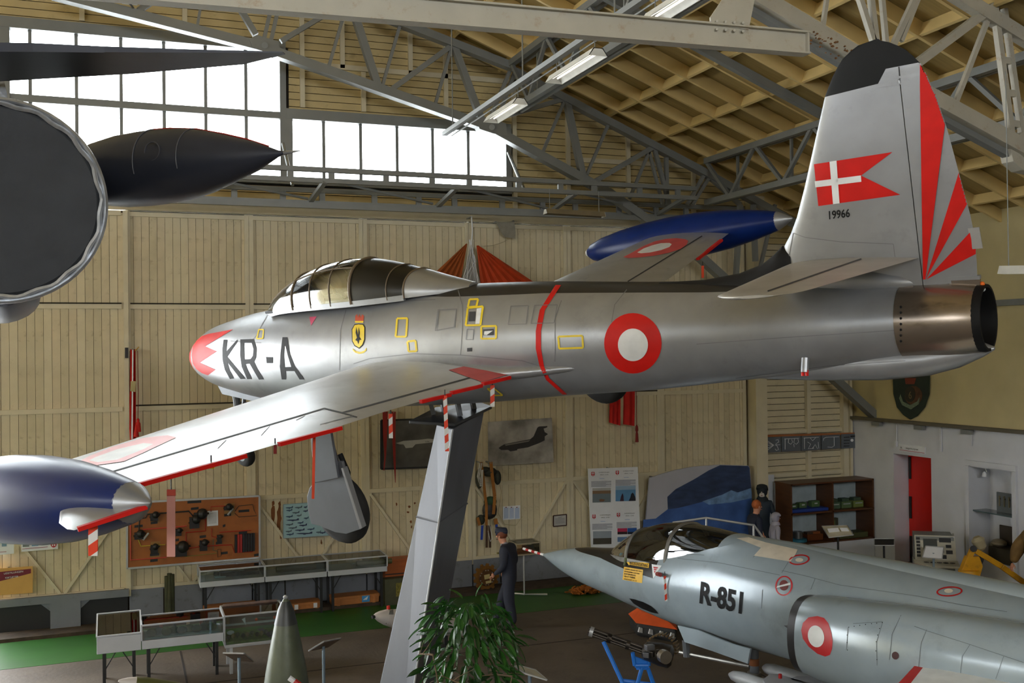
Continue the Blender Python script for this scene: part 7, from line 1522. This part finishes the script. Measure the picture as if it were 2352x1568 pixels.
# handrail behind the grey jet's cockpit
hr = thing('hand_rail', 'bent steel handrail rising behind the grey jet canopy', 'rail', tuple(atZ(1660, 1330)))
HD = 18.6
B().tube([atD(1545, 1200, HD), atD(1622, 1189, HD), atD(1732, 1206, HD), atD(1765, 1252, HD)], .022, 8).obj('top_rail', m_alu, hr, True)
for u, v in ((1622, 1189), (1731, 1206), (1545, 1200)): p = atD(u, v, HD); B().tube([p, (p.x, p.y, 0)], .02, 8).obj('post', m_alu, hr, True)
p = atD(1765, 1252, HD); B().tube([p, (p.x, p.y, 0)], .02, 8).obj('post', m_alu, hr, True)
# ================================================================ LAMPS
m_lamp = mat('lamp_enamel', (226, 226, 220), .4); m_tube = emit('lamp_tube', (255, 252, 244), .9); m_lback = mat('lamp_back', (120, 108, 84), .6)
def fluor(label, a, c_, wd=.26, dark=False, hang=.5):
    a, c_ = V(a), V(c_); t = thing('strip_lamp', label, 'lamp', tuple((a+c_)/2), group='fluorescent strip lamps'); d = (c_-a).normalized(); s_ = d.cross(V((0, 0, 1))).normalized()
    prof = [(-wd/2, -.06), (-wd/4, .04), (wd/4, .04), (wd/2, -.06), (wd/2-.01, -.06), (wd/4-.01, .03), (-wd/4+.01, .03), (-wd/2+.01, -.06)]
    B().loft([[e+s_*x+V((0, 0, z_)) for x, z_ in prof] for e in (a, c_)]).obj('reflector', m_lback if dark else m_lamp, t)
    for e in (a, c_): B().prism([e+s_*x+V((0, 0, z_)) for x, z_ in prof[:4]], d*.004).obj('end_cap', m_lamp, t)
    for x in (-.035, .035): B().tube([a+s_*x+d*.05+V((0, 0, .0)), c_+s_*x-d*.05+V((0, 0, .0))], .013, 8).obj('tube', m_lamp if dark else m_tube, t, True)
    for e in (a+d*.1, c_-d*.1): B().tube([e+V((0, 0, .03)), e+V((0, 0, hang))], .006, 5).obj('hanger', m_steel, t)
    return t
LX, LZ = 5.55, 8.62
fluor('strip lamp lowest of the row beneath the sloping cable tray', (LX, 14.15, LZ), (LX, 15.45, LZ), hang=.22); fluor('middle strip lamp of the row beneath the sloping cable tray', (LX, 11.5, LZ), (LX, 12.9, LZ), hang=.22); fluor('strip lamp at the top edge above the hoist beam', (LX, 8.7, LZ), (LX, 10.15, LZ), hang=.22)
ctb = thing('cable_tray', 'long grey cable tray carrying the row of strip lamps', 'cable tray', (LX-.05, 12, LZ+.25))
B().box((LX-.02, 12.4, LZ+.25), (.09, 11, .07)).obj('tray', m_steel, ctb); B().tube([(LX+.08, 7, LZ+.2), (LX+.08, 17.8, LZ+.2)], .012, 5).obj('cable', m_steel, ctb)
for y in (8, 11, 14, 17.4): B().tube([(LX-.02, y, LZ+.25), (LX-.02, y, zj(LX)+.05)], .012, 5).obj('drop_rod', m_steel, ctb)
fluor('dark-backed strip lamp hung below the door head girder', atY(1252, 484, 18.75), atY(1386, 492, 18.75), .22, True, .45)
fluor('strip lamp at the right edge beyond the rudder', atD(2300, 618, 12.6), atD(2440, 616, 11.9), .16, False, 2.4)
sp2 = thing('flood_lamp', 'small pale flood lamp at the top edge near the truss', 'lamp', tuple(atY(298, 6, 19.3))); B().box(atY(298, 0, 19.3), (.26, .18, .12)).obj('housing', m_lamp, sp2, bevel=.01); B().tube([atY(298, 8, 19.3), atY(306, 18, 19.5)], .02, 6).obj('bracket', m_steel, sp2)
